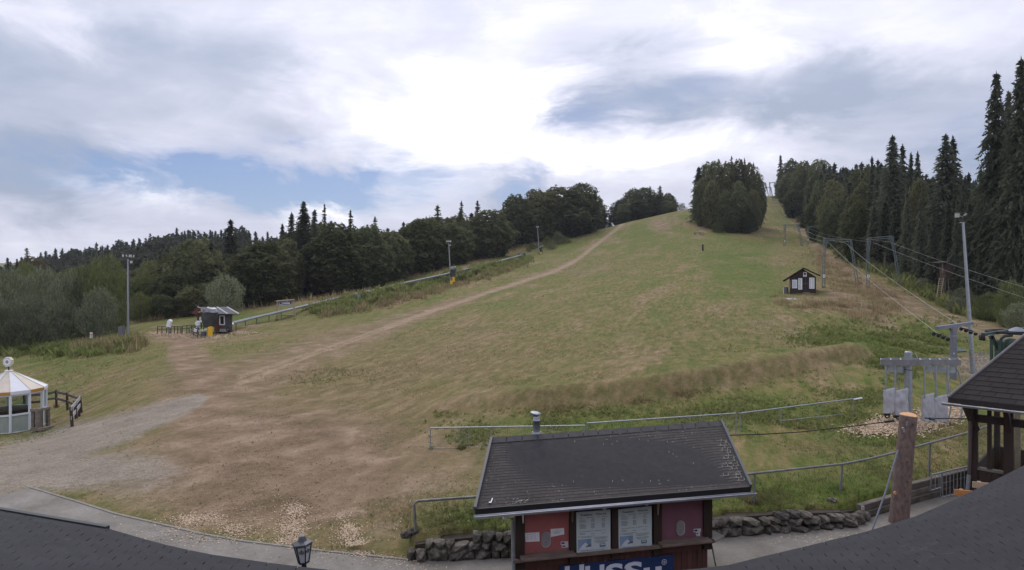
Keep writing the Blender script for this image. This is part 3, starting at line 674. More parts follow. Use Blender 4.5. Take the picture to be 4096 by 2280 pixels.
# --- willows and mixed trees at the far left
for k, px, d, top, wp, lab in [
 ('willow', 40, 84, 1075, 210, 'grey green willow leftmost at the picture edge behind the gazebo'),
 ('willow', 165, 81, 1072, 210, 'grey green willow second from the left edge'),
 ('light', 105, 92, 1055, 160, 'brownish green tree behind the two leftmost willows'),
 ('willow', 290, 79, 1085, 190, 'dull willow directly above the small white sign'),
 ('light', 348, 80, 1055, 130, 'light green tree with narrow top left of the lamp mast'),
 ('light', 425, 79, 1018, 165, 'tallest light green tree just left of the lamp mast'),
 ('willow', 395, 74, 1150, 170, 'silvery low willow in front of the light green trees left of the lamp'),
 ('willow', 470, 82, 1080, 120, 'willow whose crown touches the lamp mast'),
 ('willow', 240, 76, 1200, 170, 'low silvery willow behind the small white sign'),
 ('willow', 90, 76, 1190, 210, 'low dull willow behind the gazebo roof'),
 ('willow', -60, 80, 1090, 220, None), ('willow', -40, 74, 1200, 200, None)]:
    tree_px(k, px, 0, d, top, wp, lab or 'grey green willow cut by the left picture edge', None if lab else 'willows cut by the left picture edge')
for px, d, top, wp, k in [(-20, 98, 1110, 170, 'light'), (70, 100, 1100, 170, 'broad'), (150, 104, 1090, 180, 'light'), (225, 100, 1095, 170, 'broad'), (310, 102, 1085, 170, 'light'), (390, 100, 1080, 160, 'broad'), (460, 104, 1090, 150, 'light'), (530, 106, 1110, 140, 'broad'), (20, 120, 1085, 170, 'broad'), (180, 124, 1080, 190, 'broad'), (330, 122, 1070, 180, 'broad'), (480, 126, 1080, 170, 'broad'),
        (560, 125, 1075, 150, 'broad'), (620, 112, 1095, 140, 'light'), (560, 96, 1170, 100, 'light'), (650, 98, 1180, 110, 'broad'), (760, 100, 1150, 130, 'broad'), (830, 103, 1130, 120, 'broad')]:
    tree_px(k, px, 0, d, top, wp, ('dull green tree' if k == 'light' else 'dark leafy tree') + ' in the second row behind the left willows', 'second row behind the left willows')
tree_px('rust', 130, 0, 200, 1030, 130, 'reddish brown tree on the far left skyline')
tree_px('larch', 108, 0, 190, 992, 64, 'pale airy birch like tree alone on the far left skyline')
tree_px('spruce', 30, 0, 170, 1032, 46, 'small dark spruce near the left edge of the skyline')
tree_px('spruce', 68, 0, 180, 1036, 36, 'tiny spruce left of the airy tree on the far left skyline')

# --- grove behind the crest, and the grove on the slope
for px, d, top, wp, k, lab in [(2480, 272, 800, 95, 'broad', 'leftmost tree of the hilltop grove behind the crest'), (2530, 276, 757, 105, 'broad', 'tall second tree from the left in the hilltop grove'),
 (2575, 270, 752, 110, 'broad', 'tree at the centre of the hilltop grove'), (2600, 284, 746, 70, 'larch', 'ragged top rising from the middle of the hilltop grove'), (2640, 284, 745, 85, 'larch', 'ragged tall tree right of centre in the hilltop grove'),
 (2625, 268, 775, 110, 'broad', 'rounded lower tree right of centre in the hilltop grove'), (2672, 276, 775, 80, 'broad', 'rightmost tree of the hilltop grove'), (2505, 264, 815, 90, 'broad', 'low round tree at the left front of the hilltop grove'),
 (2560, 262, 800, 110, 'broad', 'low round tree at the front middle of the hilltop grove'), (2665, 264, 805, 80, 'broad', 'low round tree at the right front of the hilltop grove'), (2727, 272, 812, 42, 'bush', 'small lone shrub on the crest right of the hilltop grove'), (2700, 275, 815, 30, 'bush', 'tiny shrub at the right foot of the hilltop grove')]:
    tree_px(k, px, 0, d, top, wp, lab)
for px, d, top, wp, k, lab in [(2795, 212, 668, 90, 'spruce', 'spruce on the left flank of the big grove on the slope'), (2825, 214, 655, 100, 'broad', 'left shoulder tree of the big grove on the slope'),
 (2862, 206, 650, 105, 'broad', 'tall tree left of centre in the big grove on the slope'), (2908, 204, 652, 100, 'broad', 'highest tree at the centre of the big grove on the slope'), (2955, 204, 645, 105, 'broad', 'tall tree right of centre in the big grove on the slope'),
 (3000, 202, 655, 95, 'broad', 'right shoulder tree of the big grove on the slope'), (3030, 205, 690, 70, 'broad', 'rightmost tree of the big grove beside the lift gap'), (2848, 197, 725, 85, 'broad', 'front left tree of the big grove with drooping branches'),
 (2900, 193, 765, 85, 'broad', 'front middle tree of the big grove on the slope'), (2955, 191, 730, 90, 'broad', 'front tree right of centre in the big grove'), (3012, 194, 760, 75, 'broad', 'front right tree of the big grove beside the lift gap'),
 (2930, 215, 650, 100, 'spruce', 'spruce top showing at the back of the big grove'), (2980, 212, 655, 70, 'spruce', 'narrow spruce top at the back right of the big grove'), (2806, 203, 715, 75, 'broad', 'lower left tree of the big grove above the brown ground'),
 (2928, 189, 838, 80, 'broad', 'low bushy tree at the front foot of the big grove'), (2985, 189, 822, 80, 'broad', 'low bushy tree at the right front foot of the big grove'),
 (2815, 208, 662, 50, 'larch', 'thin ragged top at the left shoulder of the big grove'), (2876, 210, 640, 55, 'larch', 'thin ragged top left of centre on the big grove'), (2926, 210, 628, 55, 'larch', 'highest ragged tip of the big grove'), (2978, 209, 634, 50, 'larch', 'ragged tip right of centre on the big grove'), (3014, 206, 652, 45, 'larch', 'ragged tip at the right shoulder of the big grove'), (3042, 204, 720, 40, 'larch', 'small ragged tree on the right flank of the big grove'), (2788, 210, 735, 45, 'larch', 'small ragged tree on the left flank of the big grove'),
 (2872, 188, 888, 55, 'light', 'light green shrub at the front left foot of the big grove')]:
    tree_px(k, px, 0, d, top, wp, lab)

# --- right forest
RFOOT = [(3141, 788), (3180, 871), (3234, 912), (3293, 970), (3371, 1033), (3429, 1067), (3507, 1087), (3610, 1130), (3747, 1198), (3893, 1256), (4074, 1295), (4300, 1310)]
RDIST = [(3141, 318), (3180, 238), (3234, 200), (3293, 152), (3371, 120), (3429, 109), (3507, 101), (3610, 90), (3747, 79), (3893, 69), (4074, 63), (4300, 60)]
RSKY = [(3100, 650), (3122, 628), (3220, 640), (3300, 650), (3371, 672), (3450, 665), (3540, 640), (3620, 640), (3732, 690), (3860, 650), (3923, 690), (4000, 640), (4096, 600), (4300, 560)]
GR = 'forest trees right of the ski lift'
for k, px, d, top, wp, lab in [
 ('spruce_big', 3570, 104, 544, 185, 'very tall pointed spruce over the right forest with a stepped left flank'),
 ('spruce', 3610, 108, 580, 110, 'second spruce just right of the very tall pointed spruce'), ('spruce', 3644, 110, 612, 70, 'narrow spruce tip second right of the very tall pointed spruce'),
 ('spruce', 3671, 106, 610, 90, 'narrow spruce with a ragged tip left of the floodlight'), ('spruce_big', 3783, 90, 546, 215, 'broad tall spruce whose twin tip stands just above the floodlight'),
 ('spruce', 3812, 92, 550, 140, 'spruce forming the right tip of the broad pair behind the floodlight'), ('spruce', 3925, 84, 675, 120, 'medium spruce right of the floodlight head'),
 ('spruce_big', 3985, 70, 292, 215, 'gigantic spruce left of the pair at the right edge of the picture'), ('spruce_big', 4085, 66, 236, 250, 'gigantic spruce cut off by the right edge of the picture'), ('spruce_big', 4035, 76, 380, 200, 'tall spruce between and behind the two gigantic spruces at the right edge'),
 ('spruce', 3488, 128, 628, 75, 'spruce tip left of the very tall pointed spruce'), ('spruce', 3512, 122, 640, 80, 'second spruce tip left of the very tall pointed spruce'),
 ('spruce', 3122, 322, 622, 45, 'spruce at the left upper end of the right forest beside the lift gap'),
 ('broad', 3165, 300, 640, 110, 'broad dark tree at the upper left end of the right forest'), ('broad', 3215, 262, 650, 120, 'broad dark tree second from the lift gap in the right forest'), ('broad', 3280, 240, 640, 130, 'broad dark tree with pale top third from the lift gap'),
 ('broad', 3140, 316, 690, 70, 'lower leafy tree at the very edge of the lift gap')]:
    tree_px(k, px, 0, d, top, wp, lab)
for row, (dd, drop, step) in enumerate([(2, 130, 50), (11, 70, 47), (24, 30, 46), (42, 12, 50)]):
    x = 3135 + row * 17
    while x < 4230:
        xx = x + random.uniform(-12, 12); d = interp(RDIST, xx) + dd * (1.5 if xx < 3300 else 1); top = interp(RSKY, xx) + drop + random.uniform(-10, 50)
        near = xx > 3450
        kd = random.choices(['spruce', 'spruce_bare', 'broad'], [.55, .30, .15] if near else ([.35, .05, .6]))[0]
        lab = {'broad': 'leafy tree', 'spruce': 'dark spruce', 'spruce_bare': 'bare-stemmed spruce'}[kd] + ', ' + RANK[row] + ', right forest ' + zone(xx, ZR)
        tree_px(kd, xx, 0, d, top, random.uniform(95, 130) if kd == 'broad' else random.uniform(70, 105), lab, GR)
        x += step * (1.25 if xx > 3900 else 1)
RSH = 'shrubs along the foot of the right forest'
i = 0
for px in list(range(3150, 3620, 26)) + list(range(3630, 4200, 30)):
    d = interp(RDIST, px) - 1.5; f = interp(RFOOT, px)
    tree_px('bush', px + random.uniform(-8, 8), 0, d, f - random.uniform(18, 40) * (1 + (px - 3150) / 900), random.uniform(38, 62) * (1 + (px - 3150) / 1500), 'low shrub, right forest foot, ' + zone(px, ZR), RSH)
for px, d, top, wp, lab in [(4040, 58, 1120, 120, 'bright green tall shrub at the right picture edge'), (3960, 62, 1170, 120, 'grey green shrub right of the floodlight mast'), (3850, 67, 1150, 90, 'leafy shrub just left of the floodlight mast'), (3830, 66, 1190, 90, 'low leafy shrub in front of the hunting stand'), (4080, 56, 1210, 130, 'low grey shrub at the right edge above the roof')]:
    tree_px('light' if 'green' in lab else 'willow', px, 0, d, top, wp, lab)

# --- single shrubs on the slope
for px, d, top, wp, kd, lab in [(2232, 215, 923, 62, 'bush', 'tallest round shrub on the slope edge right of the upper floodlight'), (2190, 210, 942, 44, 'bush', 'second shrub right of the upper floodlight'), (2262, 216, 948, 55, 'bush', 'lower shrub at the right end of the shrub group'),
 (2205, 204, 968, 55, 'bush', 'low front shrub right of the upper floodlight'), (2130, 206, 978, 40, 'bush', 'low shrub left of the upper floodlight mast'), (2160, 208, 985, 36, 'bush', 'low shrub behind the upper floodlight mast'), (2115, 200, 985, 26, 'bush', 'leftmost low shrub near the end of the toboggan run'),
 (1785, 128, 1108, 62, 'bush', 'dark green bush left of the middle floodlight foot'), (1850, 130, 1112, 60, 'bush', 'dark green bush right of the covered snow gun'), (1905, 137, 1088, 40, 'bush', 'small bush on the bank right of the benches'),
 (1455, 100, 1168, 44, 'bush', 'dark bush beside the pale green cabinet'), (1560, 106, 1150, 60, 'bush', 'leafy bush on the weedy bank'), (1640, 114, 1132, 60, 'bush', 'leafy bush on the weedy bank under the run')]:
    tree_px(kd, px, 0, d, top, wp, lab)

# --- far woods: one mass each
def wood(name, pts, kinds):
    Vs, Fs = [], []; n0 = 0; g = np.random.default_rng(5)
    for x, y, z, h, kd in pts:
        tk, me, H = PROTO[kd][int(g.integers(0, len(PROTO[kd])))]
        n = len(me.vertices); a = np.empty(n * 3, np.float32); me.vertices.foreach_get('co', a); a = a.reshape(-1, 4, 3)
        keep = g.random(len(a)) < .22; a = a[keep]; cc = a.mean(1, keepdims=True); a = cc + (a - cc) * 2.1; a = a.reshape(-1, 3) * (h / H); a += (x, y, z)
        Vs.append(a); Fs.append(np.arange(len(a)).reshape(-1, 4) + n0); n0 += len(a)
    me = raw_mesh(name, np.concatenate(Vs), np.concatenate(Fs), L_SPRUCE if kinds == 's' else L_BROAD, 4)
    tag(link(name, me), kind='stuff')
FSKY = [(-1100, 1110), (-200, 1085), (0, 1060), (160, 1020), (250, 1000), (370, 985), (470, 968), (551, 945), (620, 938), (698, 926), (760, 914), (830, 918), (976, 920), (1074, 936), (1180, 960), (1400, 990)]
pts = []
for row in range(7):
    x = -1000 + row * 9
    while x < 1400:
        top = interp(FSKY, x) + row * 13 + random.uniform(-12, 14); d = 345 - row * 24; z_top = CZ - (top - CY) / F * d; h = random.uniform(15, 21)
        pts.append(((x - CX) / F * d, d, z_top - h, h, 'spruce' if random.random() < .8 else 'broad')); x += random.uniform(18, 30) * (1.8 if x < -100 else 1)
wood('far_conifer_wood', pts, 's')
BSKY = [(3280, 668), (3330, 664), (3420, 662), (3480, 655), (3560, 660), (3650, 680), (3730, 702), (3850, 720), (3960, 735), (4096, 745), (4300, 745)]
pts = []
for row in range(4):
    x = 3270 + row * 7
    while x < 4300:
        top = interp(BSKY, x) + row * 16 + random.uniform(-10, 16); d = 230 - row * 18; z_top = CZ - (top - CY) / F * d; h = random.uniform(15, 20)
        pts.append(((x - CX) / F * d, d, z_top - h, h, 'spruce')); x += random.uniform(16, 28)
wood('ridge_conifer_wood', pts, 's')

# ------------------------------------------------------------------ grass, weeds (stuff)
def blade_material(name, stops, trans=.35):
    m = bpy.data.materials.new(name); m.use_nodes = True; t = m.node_tree; t.nodes.clear()
    a = nd(t, 'ShaderNodeAttribute', attribute_name='tone').outputs['Fac']
    c = ramp(t, a, stops)
    d = nd(t, 'ShaderNodeBsdfDiffuse'); tr = nd(t, 'ShaderNodeBsdfTranslucent'); mx = nd(t, 'ShaderNodeMixShader'); mx.inputs[0].default_value = trans
    t.links.new(c, d.inputs[0]); t.links.new(c, tr.inputs[0]); t.links.new(d.outputs[0], mx.inputs[1]); t.links.new(tr.outputs[0], mx.inputs[2])
    o = nd(t, 'ShaderNodeOutputMaterial'); t.links.new(mx.outputs[0], o.inputs[0]); return m
B_GRASS = blade_material('grass_blades', [(0, (.085, .110, .038)), (.35, (.135, .145, .060)), (.6, (.185, .155, .078)), (1, (.35, .27, .165))], .5)
B_WEED = blade_material('weed_leaves', [(0, (.100, .140, .040)), (.5, (.170, .200, .068)), (1, (.25, .23, .11))], .5)

def scatter(name, PX, PY, D, hgt, nb, wid, tone, matr, lean=.45, leafy=False):
    """tufts standing on the ground at columns PX, distance D"""
    g = np.random.default_rng(len(PX)); s = (PX - CX) / F; X = s * D; Y = D; Z = ground(X, Y)
    ok = ~in_pav(X, Y); X, Y, Z, hgt, tone = X[ok], Y[ok], Z[ok], hgt[ok], tone[ok]; n = len(X)
    X = np.repeat(X, nb); Y = np.repeat(Y, nb); Z = np.repeat(Z, nb); h = np.repeat(hgt, nb) * g.uniform(.5, 1.2, n * nb); to = np.clip(np.repeat(tone, nb) + g.normal(size=n * nb) * .09, 0, 1)
    a = g.random(n * nb) * 6.283; rr = np.repeat(hgt, nb) * .55 * np.sqrt(g.random(n * nb)); X = X + np.cos(a) * rr; Y = Y + np.sin(a) * rr
    a2 = g.random(n * nb) * 6.283; le = h * lean * g.uniform(.2, 1.3, n * nb); w2 = np.repeat(hgt, nb) * wid
    base = np.stack([X, Y, Z - .02], 1); side = np.stack([np.cos(a2 + 1.57), np.sin(a2 + 1.57), np.zeros_like(a2)], 1) * (w2 / 2)[:, None]
    tip = base + np.stack([np.cos(a2) * le, np.sin(a2) * le, h], 1)
    if leafy:
        mid = base * .5 + tip * .5 + np.stack([np.zeros_like(h), np.zeros_like(h), h * .12], 1)
        V = np.stack([base, mid - side, tip, mid + side], 1).reshape(-1, 3); Q = np.arange(len(V)).reshape(-1, 4); me = raw_mesh(name, V, Q, matr, 4, False, {'tone': np.repeat(to, 4)})
    else:
        V = np.stack([base - side, base + side, tip], 1).reshape(-1, 3); Q = np.arange(len(V)).reshape(-1, 3); me = raw_mesh(name, V, Q, matr, 3, False, {'tone': np.repeat(to, 3)})
    return tag(link(name, me), kind='stuff')

def field(n, y0, y1, x0=-40, x1=4140, seed=1):
    g = np.random.default_rng(seed); PX = g.uniform(x0, x1, n); v = g.uniform(math.log(y0), math.log(y1), n); D = np.exp(v)
    s = (PX - CX) / F; PY = CY - tval(s, v) * F; return PX, PY, D, g
PX, PY, D, g = field(150000, 12.5, 70, seed=11)
dirt, grav, dry, lush, rut = masks(PX, PY)
patch = np.array([mnoise.noise(Vector((float((a - CX) / F * d) * .5, float(d) * .5, 1.7))) for a, d in zip(PX, D)])
dens = np.clip(.70 + lush * .6 - dirt * .85 - grav * 1.1 + patch * .9, .03, 1) * np.clip(1.25 - D / 62, .0, 1)
k = g.random(len(PX)) < dens; PX, PY, D, dry, lush, dirt, patch = PX[k], PY[k], D[k], dry[k], lush[k], dirt[k], patch[k]
tone = np.clip(.47 + dry * .32 - lush * .33 + patch * .5 + dirt * .1 + g.normal(size=len(PX)) * .22, 0, 1)
scatter('meadow_grass', PX, PY, D, np.clip(.035 + .0013 * D + lush * .05, .03, .30) * g.uniform(.6, 1.3, len(PX)), 4, .22, tone, B_GRASS, .9)
PX, PY, D, g = field(15000, 40, 170, seed=15)
dirt, grav, dry, lush, rut = masks(PX, PY); k = (dirt < .4) & (grav < .3) & (PY > CY - 260) & (PY > np.interp(PX, [0, 500, 1000, 1330, 1800, 2400, 3100, 3300, 3600, 4096], [1420, 1300, 1235, 1195, 1075, 935, 800, 990, 1140, 1310])); PX, PY, D, dry, lush = PX[k], PY[k], D[k], dry[k], lush[k]
scatter('meadow_tufts', PX, PY, D, (.05 + .0007 * D) * g.uniform(.5, 1.5, len(PX)), 4, .3, np.clip(.25 + dry * .35 + g.normal(size=len(PX)) * .25, 0, 1), B_GRASS, 1.2)
# rough uncut grass: bank, lift line, coaster strip, fence line, hut mound
def strip(n, pts, seed, spread=1.0):
    g = np.random.default_rng(seed); seg = g.integers(0, len(pts) - 1, n)
    seg = (seg // 2) * 2 if seed == 51 else seg; t = g.random(n); P0 = np.array(pts, float)
    A, B = P0[seg], P0[seg + 1]; q = A + (B - A) * t[:, None]; PX = q[:, 0] + g.normal(size=n) * q[:, 3] * .4; PY = q[:, 1] + g.normal(size=n) * q[:, 2] * .5 * spread
    return PX, PY, g
def from_px(PX, PY):
    """distance of the ground seen at photo pixels (vectorised)"""
    ds = np.exp(np.linspace(math.log(12), math.log(400), 420)); D = np.full(len(PX), 12.0); done = np.zeros(len(PX), bool)
    sg = np.linspace(-.95, .95, 260); Sg, Vg = np.meshgrid(sg, np.log(ds), indexing='ij'); Tg = tval(Sg, Vg); PYg = CY - Tg * F
    si = np.clip(np.round((((PX - CX) / F) + .95) / 1.9 * 259).astype(int), 0, 259)
    for i in range(len(PX)):
        col = PYg[si[i]]; j = np.argmax(col <= PY[i]); 
        if col[j] > PY[i]: D[i] = np.nan
        elif j == 0: D[i] = ds[0]
        else: f = (col[j - 1] - PY[i]) / (col[j - 1] - col[j] + 1e-9); D[i] = ds[j - 1] + (ds[j] - ds[j - 1]) * f
    return D
def rough(name, n, pts, seed, h, tone, matr, nb=4, leafy=False, wid=.14, lean=.5, hs=0.0):
    PX, PY, g = strip(n, pts, seed); D = from_px(PX, PY); ok = np.isfinite(D); PX, PY, D = PX[ok], PY[ok], D[ok]
    cl = np.array([mnoise.noise(Vector((float((a - CX) / F * d) * .55, float(d) * .4, seed * 2.7))) for a, d in zip(PX, D)]); k = g.random(len(PX)) < np.clip(.55 + cl * 1.6, .08, 1); PX, PY, D, cl = PX[k], PY[k], D[k], cl[k]; h = h * (1 + .8 * np.clip(cl, -.5, .6)); tone = tone + cl * .25
    return scatter(name, PX, PY, D, h * g.uniform(.5, 1.35, len(PX)) * (1 + hs * D), nb, wid, np.clip(tone + g.normal(size=len(PX)) * .14, 0, 1), matr, lean, leafy)
BANK = [(1740, 1652, 14, 20), (2000, 1640, 22, 40), (2200, 1625, 26, 40), (2450, 1600, 28, 40), (2700, 1568, 30, 40), (3000, 1515, 32, 40), (3300, 1455, 30, 40), (3450, 1425, 22, 40)]
rough('dry_bank_grass', 9000, BANK, 3, .13, .64, B_GRASS, 5, wid=.13, lean=1.5)
rough('bank_foot_weeds', 800, [(a, b + 14, c, d_) for a, b, c, d_ in BANK], 31, .13, .55, B_WEED, 5, True, .34, .8)
rough('dry_tall_grass', 5200, [(3240, 1000, 30, 40), (3330, 1080, 50, 60), (3400, 1140, 60, 80), (3560, 1190, 40, 90), (3500, 1250, 40, 80), (3330, 1230, 40, 60)], 4, .42, .86, B_GRASS, 5, wid=.12)
rough('mound_dry_grass', 900, [(3090, 1190, 14, 20), (3160, 1215, 18, 30), (3230, 1225, 20, 30), (3330, 1215, 16, 20)], 5, .40, .74, B_GRASS, 6, wid=.13, lean=.9)
rough('bank_weeds', 5200, [(1250, 1248, 8, 20), (1340, 1226, 26, 40), (1450, 1200, 34, 40), (1600, 1160, 32, 40), (1800, 1112, 28, 40), (1950, 1078, 24, 40), (2120, 1040, 16, 30)], 6, .42, .55, B_WEED, 5, True, .30, .7, .004)
rough('bank_dry_grass', 2000, [(1240, 1262, 10, 30), (1380, 1245, 22, 60), (1600, 1200, 18, 40), (1800, 1150, 14, 40), (2100, 1060, 12, 40)], 16, .5, .72, B_GRASS, 5, False, .14, .6, .004)
rough('ditch_undergrowth', 5200, [(-40, 1400, 26, 30), (150, 1405, 26, 40), (330, 1400, 26, 40), (470, 1385, 24, 40), (540, 1375, 14, 30)], 7, .60, .42, B_WEED, 5, True, .26, .6)
rough('ditch_dry_grass', 2200, [(300, 1395, 20, 40), (450, 1392, 20, 40), (560, 1380, 14, 30)], 17, .7, .72, B_GRASS, 5, False, .12, .5)
rough('fence_line_weeds', 5000, [(1850, 1735, 50, 160), (2150, 1720, 60, 160), (2500, 1680, 60, 120), (2900, 1660, 70, 120), (3150, 1640, 90, 120), (3400, 1610, 90, 100), (3500, 1560, 80, 80)], 8, .12, .55, B_WEED, 5, True, .40, .8)
rough('terrace_weeds', 4600, [(3200, 1350, 50, 120), (3450, 1350, 80, 120), (3650, 1380, 90, 120), (3800, 1350, 70, 90), (3600, 1450, 80, 90), (3500, 1480, 60, 60)], 9, .22, .45, B_WEED, 5, True, .38, .8)
rough('forest_edge_grass', 2200, [(560, 1290, 4, 30), (1000, 1229, 4, 60), (1330, 1189, 4, 60), (1560, 1139, 4, 40), (1800, 1066, 4, 40), (2080, 988, 4, 40), (2250, 958, 3, 30)], 10, .8, .74, B_GRASS, 5, False, .14, .5)
rough('wall_top_grass', 1500, [(2830, 2062, 8, 20), (3000, 2056, 8, 20), (3200, 2046, 8, 20), (3400, 2030, 8, 20), (3460, 2016, 8, 20)], 41, .13, .55, B_GRASS, 8, False, .08, 1.0)
rough('wall_top_grass', 500, [(1660, 2165, 8, 20), (1850, 2155, 8, 20), (2040, 2150, 6, 20)], 42, .13, .55, B_GRASS, 8, False, .08, 1.0)
rough('lawn_tufts', 3000, [(1700, 2080, 40, 80), (1900, 2090, 40, 80), (2950, 2000, 50, 80), (3200, 1970, 60, 80), (3400, 1900, 60, 80), (3750, 1850, 60, 60)], 12, .10, .30, B_GRASS, 7, False, .10, .8)
rough('forest_floor_brush', 3600, [(3150, 800, 8, 10), (3240, 905, 12, 20), (3380, 1025, 16, 30), (3520, 1080, 18, 40), (3620, 1125, 20, 40), (3760, 1195, 24, 40), (3900, 1250, 24, 40), (4090, 1290, 26, 40)], 13, .9, .55, B_WEED, 5, True, .24, .6)
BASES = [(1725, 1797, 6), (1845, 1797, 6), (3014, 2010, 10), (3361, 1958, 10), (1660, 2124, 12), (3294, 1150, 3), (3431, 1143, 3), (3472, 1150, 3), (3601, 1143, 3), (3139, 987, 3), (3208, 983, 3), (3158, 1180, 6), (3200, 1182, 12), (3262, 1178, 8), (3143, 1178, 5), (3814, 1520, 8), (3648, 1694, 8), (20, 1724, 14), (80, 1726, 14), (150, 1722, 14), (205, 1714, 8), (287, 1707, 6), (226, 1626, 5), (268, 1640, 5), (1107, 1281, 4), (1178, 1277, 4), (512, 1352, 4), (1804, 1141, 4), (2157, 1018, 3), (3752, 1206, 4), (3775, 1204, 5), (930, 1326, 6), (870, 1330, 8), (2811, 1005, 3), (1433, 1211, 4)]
rough('contact_shade_grass', 2600, [q for x, y, s in BASES for q in ((x - s, y, s * .5, s), (x + s, y, s * .5, s))], 51, .11, .38, B_GRASS, 6, False, .12, .8, .004)  # dark-toned tufts added at the bases to imitate contact shadows
print('trees', len(TREES))

# ------------------------------------------------------------------ ticket kiosk
def plane_hit(px, py, p0, n):
    r = Vector(((px - CX) / F, 1, -(py - CY) / F)); t = (Vector(p0) - Vector((0, 0, CZ))).dot(n) / r.dot(n); return Vector((0, 0, CZ)) + r * t
def text_mesh(txt, size, mtl, name, parent, origin, ux, uy, depth=.004, fit=None, bold=0.0):
    cu = bpy.data.curves.new('lettering', 'FONT'); cu.body = txt; cu.size = 1.0; cu.extrude = .01; cu.offset = bold; cu.resolution_u = 3
    ob = bpy.data.objects.new('lettering', cu); COL.objects.link(ob); bpy.context.view_layer.update()
    me = bpy.data.meshes.new_from_object(ob.evaluated_get(bpy.context.evaluated_depsgraph_get())); bpy.data.objects.remove(ob); bpy.data.curves.remove(cu)
    n = len(me.vertices); a = np.empty(n * 3, np.float32); me.vertices.foreach_get('co', a); a = a.reshape(-1, 3)
    x0, x1, y0, y1 = a[:, 0].min(), a[:, 0].max(), a[:, 1].min(), a[:, 1].max(); sx = sy = size
    if fit: sx = fit[0] / max(x1 - x0, 1e-6); sy = fit[1] / max(y1 - y0, 1e-6)
    ux = Vector(ux).normalized(); uy = Vector(uy).normalized(); nz = ux.cross(uy).normalized(); o = Vector(origin) - ORIG[parent.name]
    out = np.outer((a[:, 0] - x0) * sx, ux) + np.outer((a[:, 1] - y0) * sy, uy) + np.outer((a[:, 2] / .02 + .5) * depth, nz) + np.array(o)
    me.vertices.foreach_set('co', out.astype(np.float32).ravel()); me.materials.clear(); me.materials.append(mtl); me.update()
    ob = link(name, me, parent); ORIG[ob.name] = ORIG[parent.name]; return ob

KU = Vector((.976, .219, 0)).normalized(); KN = Vector((.219, -.976, 0)).normalized(); KW0 = Vector((.031, 10.75, 0))
def K(px, py, off=0.0): return plane_hit(px, py, KW0 + KN * off, KN)
def Kx(px, z, off=0.0):
    p = K(px, 2000, off); return Vector((p.x, p.y, z))
def Kbox(m, x0, y0, x1, y1, off, th, slope=None):
    """board on the front wall between columns x0..x1, rows y0..y1 (at its left edge), proud by off..off+th"""
    a = K(x0, y1, off); b = Kx(x1, a.z, off); zt = K(x0, y0, off).z
    c = Vector((b.x, b.y, zt)); d = Vector((a.x, a.y, zt)); return m.slab([a, b, c, d], KN * th)
def Kquad(m, pts, off, th): return m.slab([K(x, y, off) for x, y in pts], KN * th)

kiosk = empty('ticket_kiosk', (1.9, 11.6, 0), 'small red and brown ticket kiosk with dark shingle roof and two price boards', 'kiosk')
WL = 3.811; WR = KW0 + KU * WL; DEP = -KN * 2.4
def kw(u, z, off=0): return KW0 + KU * u + KN * off + Vector((0, 0, z))
KD = Vector((.21, 1.86, 0)).normalized()
m = MB(); m.slab([kw(.02, 0, -.06), kw(WL - .02, 0, -.06), kw(WL - .02, 2.30, -.06), kw(.02, 2.30, -.06)], KD * 2.3)
m.build('cabin_wall', M_WOODDARK, kiosk)
M_RED = mat('red_painted_panel', (.37, .115, .115), .6, .14, 2.2, .06, col2=(.44, .145, .14))
M_PURPLE = mat('dusky_purple_panel', (.20, .088, .118), .6, .16, 2.2, .06)
zs = K(2093, 2222).z
m = MB(); Kbox(m, 2090, 2020, 2274, 2222, -.03, .02); m.build('shutter_panel', M_RED, kiosk)['label'] = 'bright red closed shutter panel on the left'
m = MB(); Kbox(m, 2637, 1960, 2808, 2184, -.03, .02); m.build('shutter_panel', M_PURPLE, kiosk)['label'] = 'dusky purple closed shutter panel on the right'
m = MB(); Kbox(m, 2300, 2010, 2640, 2216, -.05, .02); m.build('back_panel', mat('mauve_board', (.11, .075, .095), .7), kiosk)
for x0, x1 in ((2057, 2094), (2273, 2304), (2440, 2473), (2606, 2638), (2806, 2838)):
    m = MB(); a = Kx(x0, 1.0, -.05); b = Kx(x1, 1.0, -.05); m.slab([a, b, Vector((b.x, b.y, 2.31)), Vector((a.x, a.y, 2.31))], KN * .10); m.build('timber_post', M_WOODDARK, kiosk)
# vertical boarding below the counter
x = 0.0; i = 0; mesh_b = None
while x < WL - .02:
    wd = min(.105, WL - .02 - x); m = MB(); m.slab([kw(x + .004, 0, -.06), kw(x + wd - .004, 0, -.06), kw(x + wd - .004, zs - .07, -.06), kw(x + .004, zs - .07, -.06)], KN * (.028 + .004 * (i % 3)))
    m.build('wall_board', M_WOODRED, kiosk); x += .105; i += 1
# counters
M_LEDGE = mat('worn_grey_brown_ledge', (.16, .12, .10), .7, .3, 7, .2, stretch=(.4, 1, 1))
m = MB(); m.slab([kw(-.04, zs - .065, -.04), kw(WL + .03, zs - .065, -.04), kw(WL + .03, zs - .065, .13), kw(-.04, zs - .065, .13)], (0, 0, .045)); m.build('ledge', M_LEDGE, kiosk)
for xa, xb in ((2076, 2290), (2627, 2826)):
    a = Kx(xa, zs - .018); b = Kx(xb, zs - .018); m = MB(); m.slab([a - KN * .03, b - KN * .03, b + KN * .22, a + KN * .22], (0, 0, .045)); m.build('counter_shelf', M_LEDGE, kiosk, .006)
    m = MB(); a2 = a + KU * .10 + Vector((0, 0, -.20)); b2 = b - KU * .10 + Vector((0, 0, -.20)); m.slab([a2 - KN * .028, b2 - KN * .028, b2 - KN * .028 + Vector((0, 0, .15)), a2 - KN * .028 + Vector((0, 0, .15))], KN * .03); m.build('support_board', M_WOODRED, kiosk)
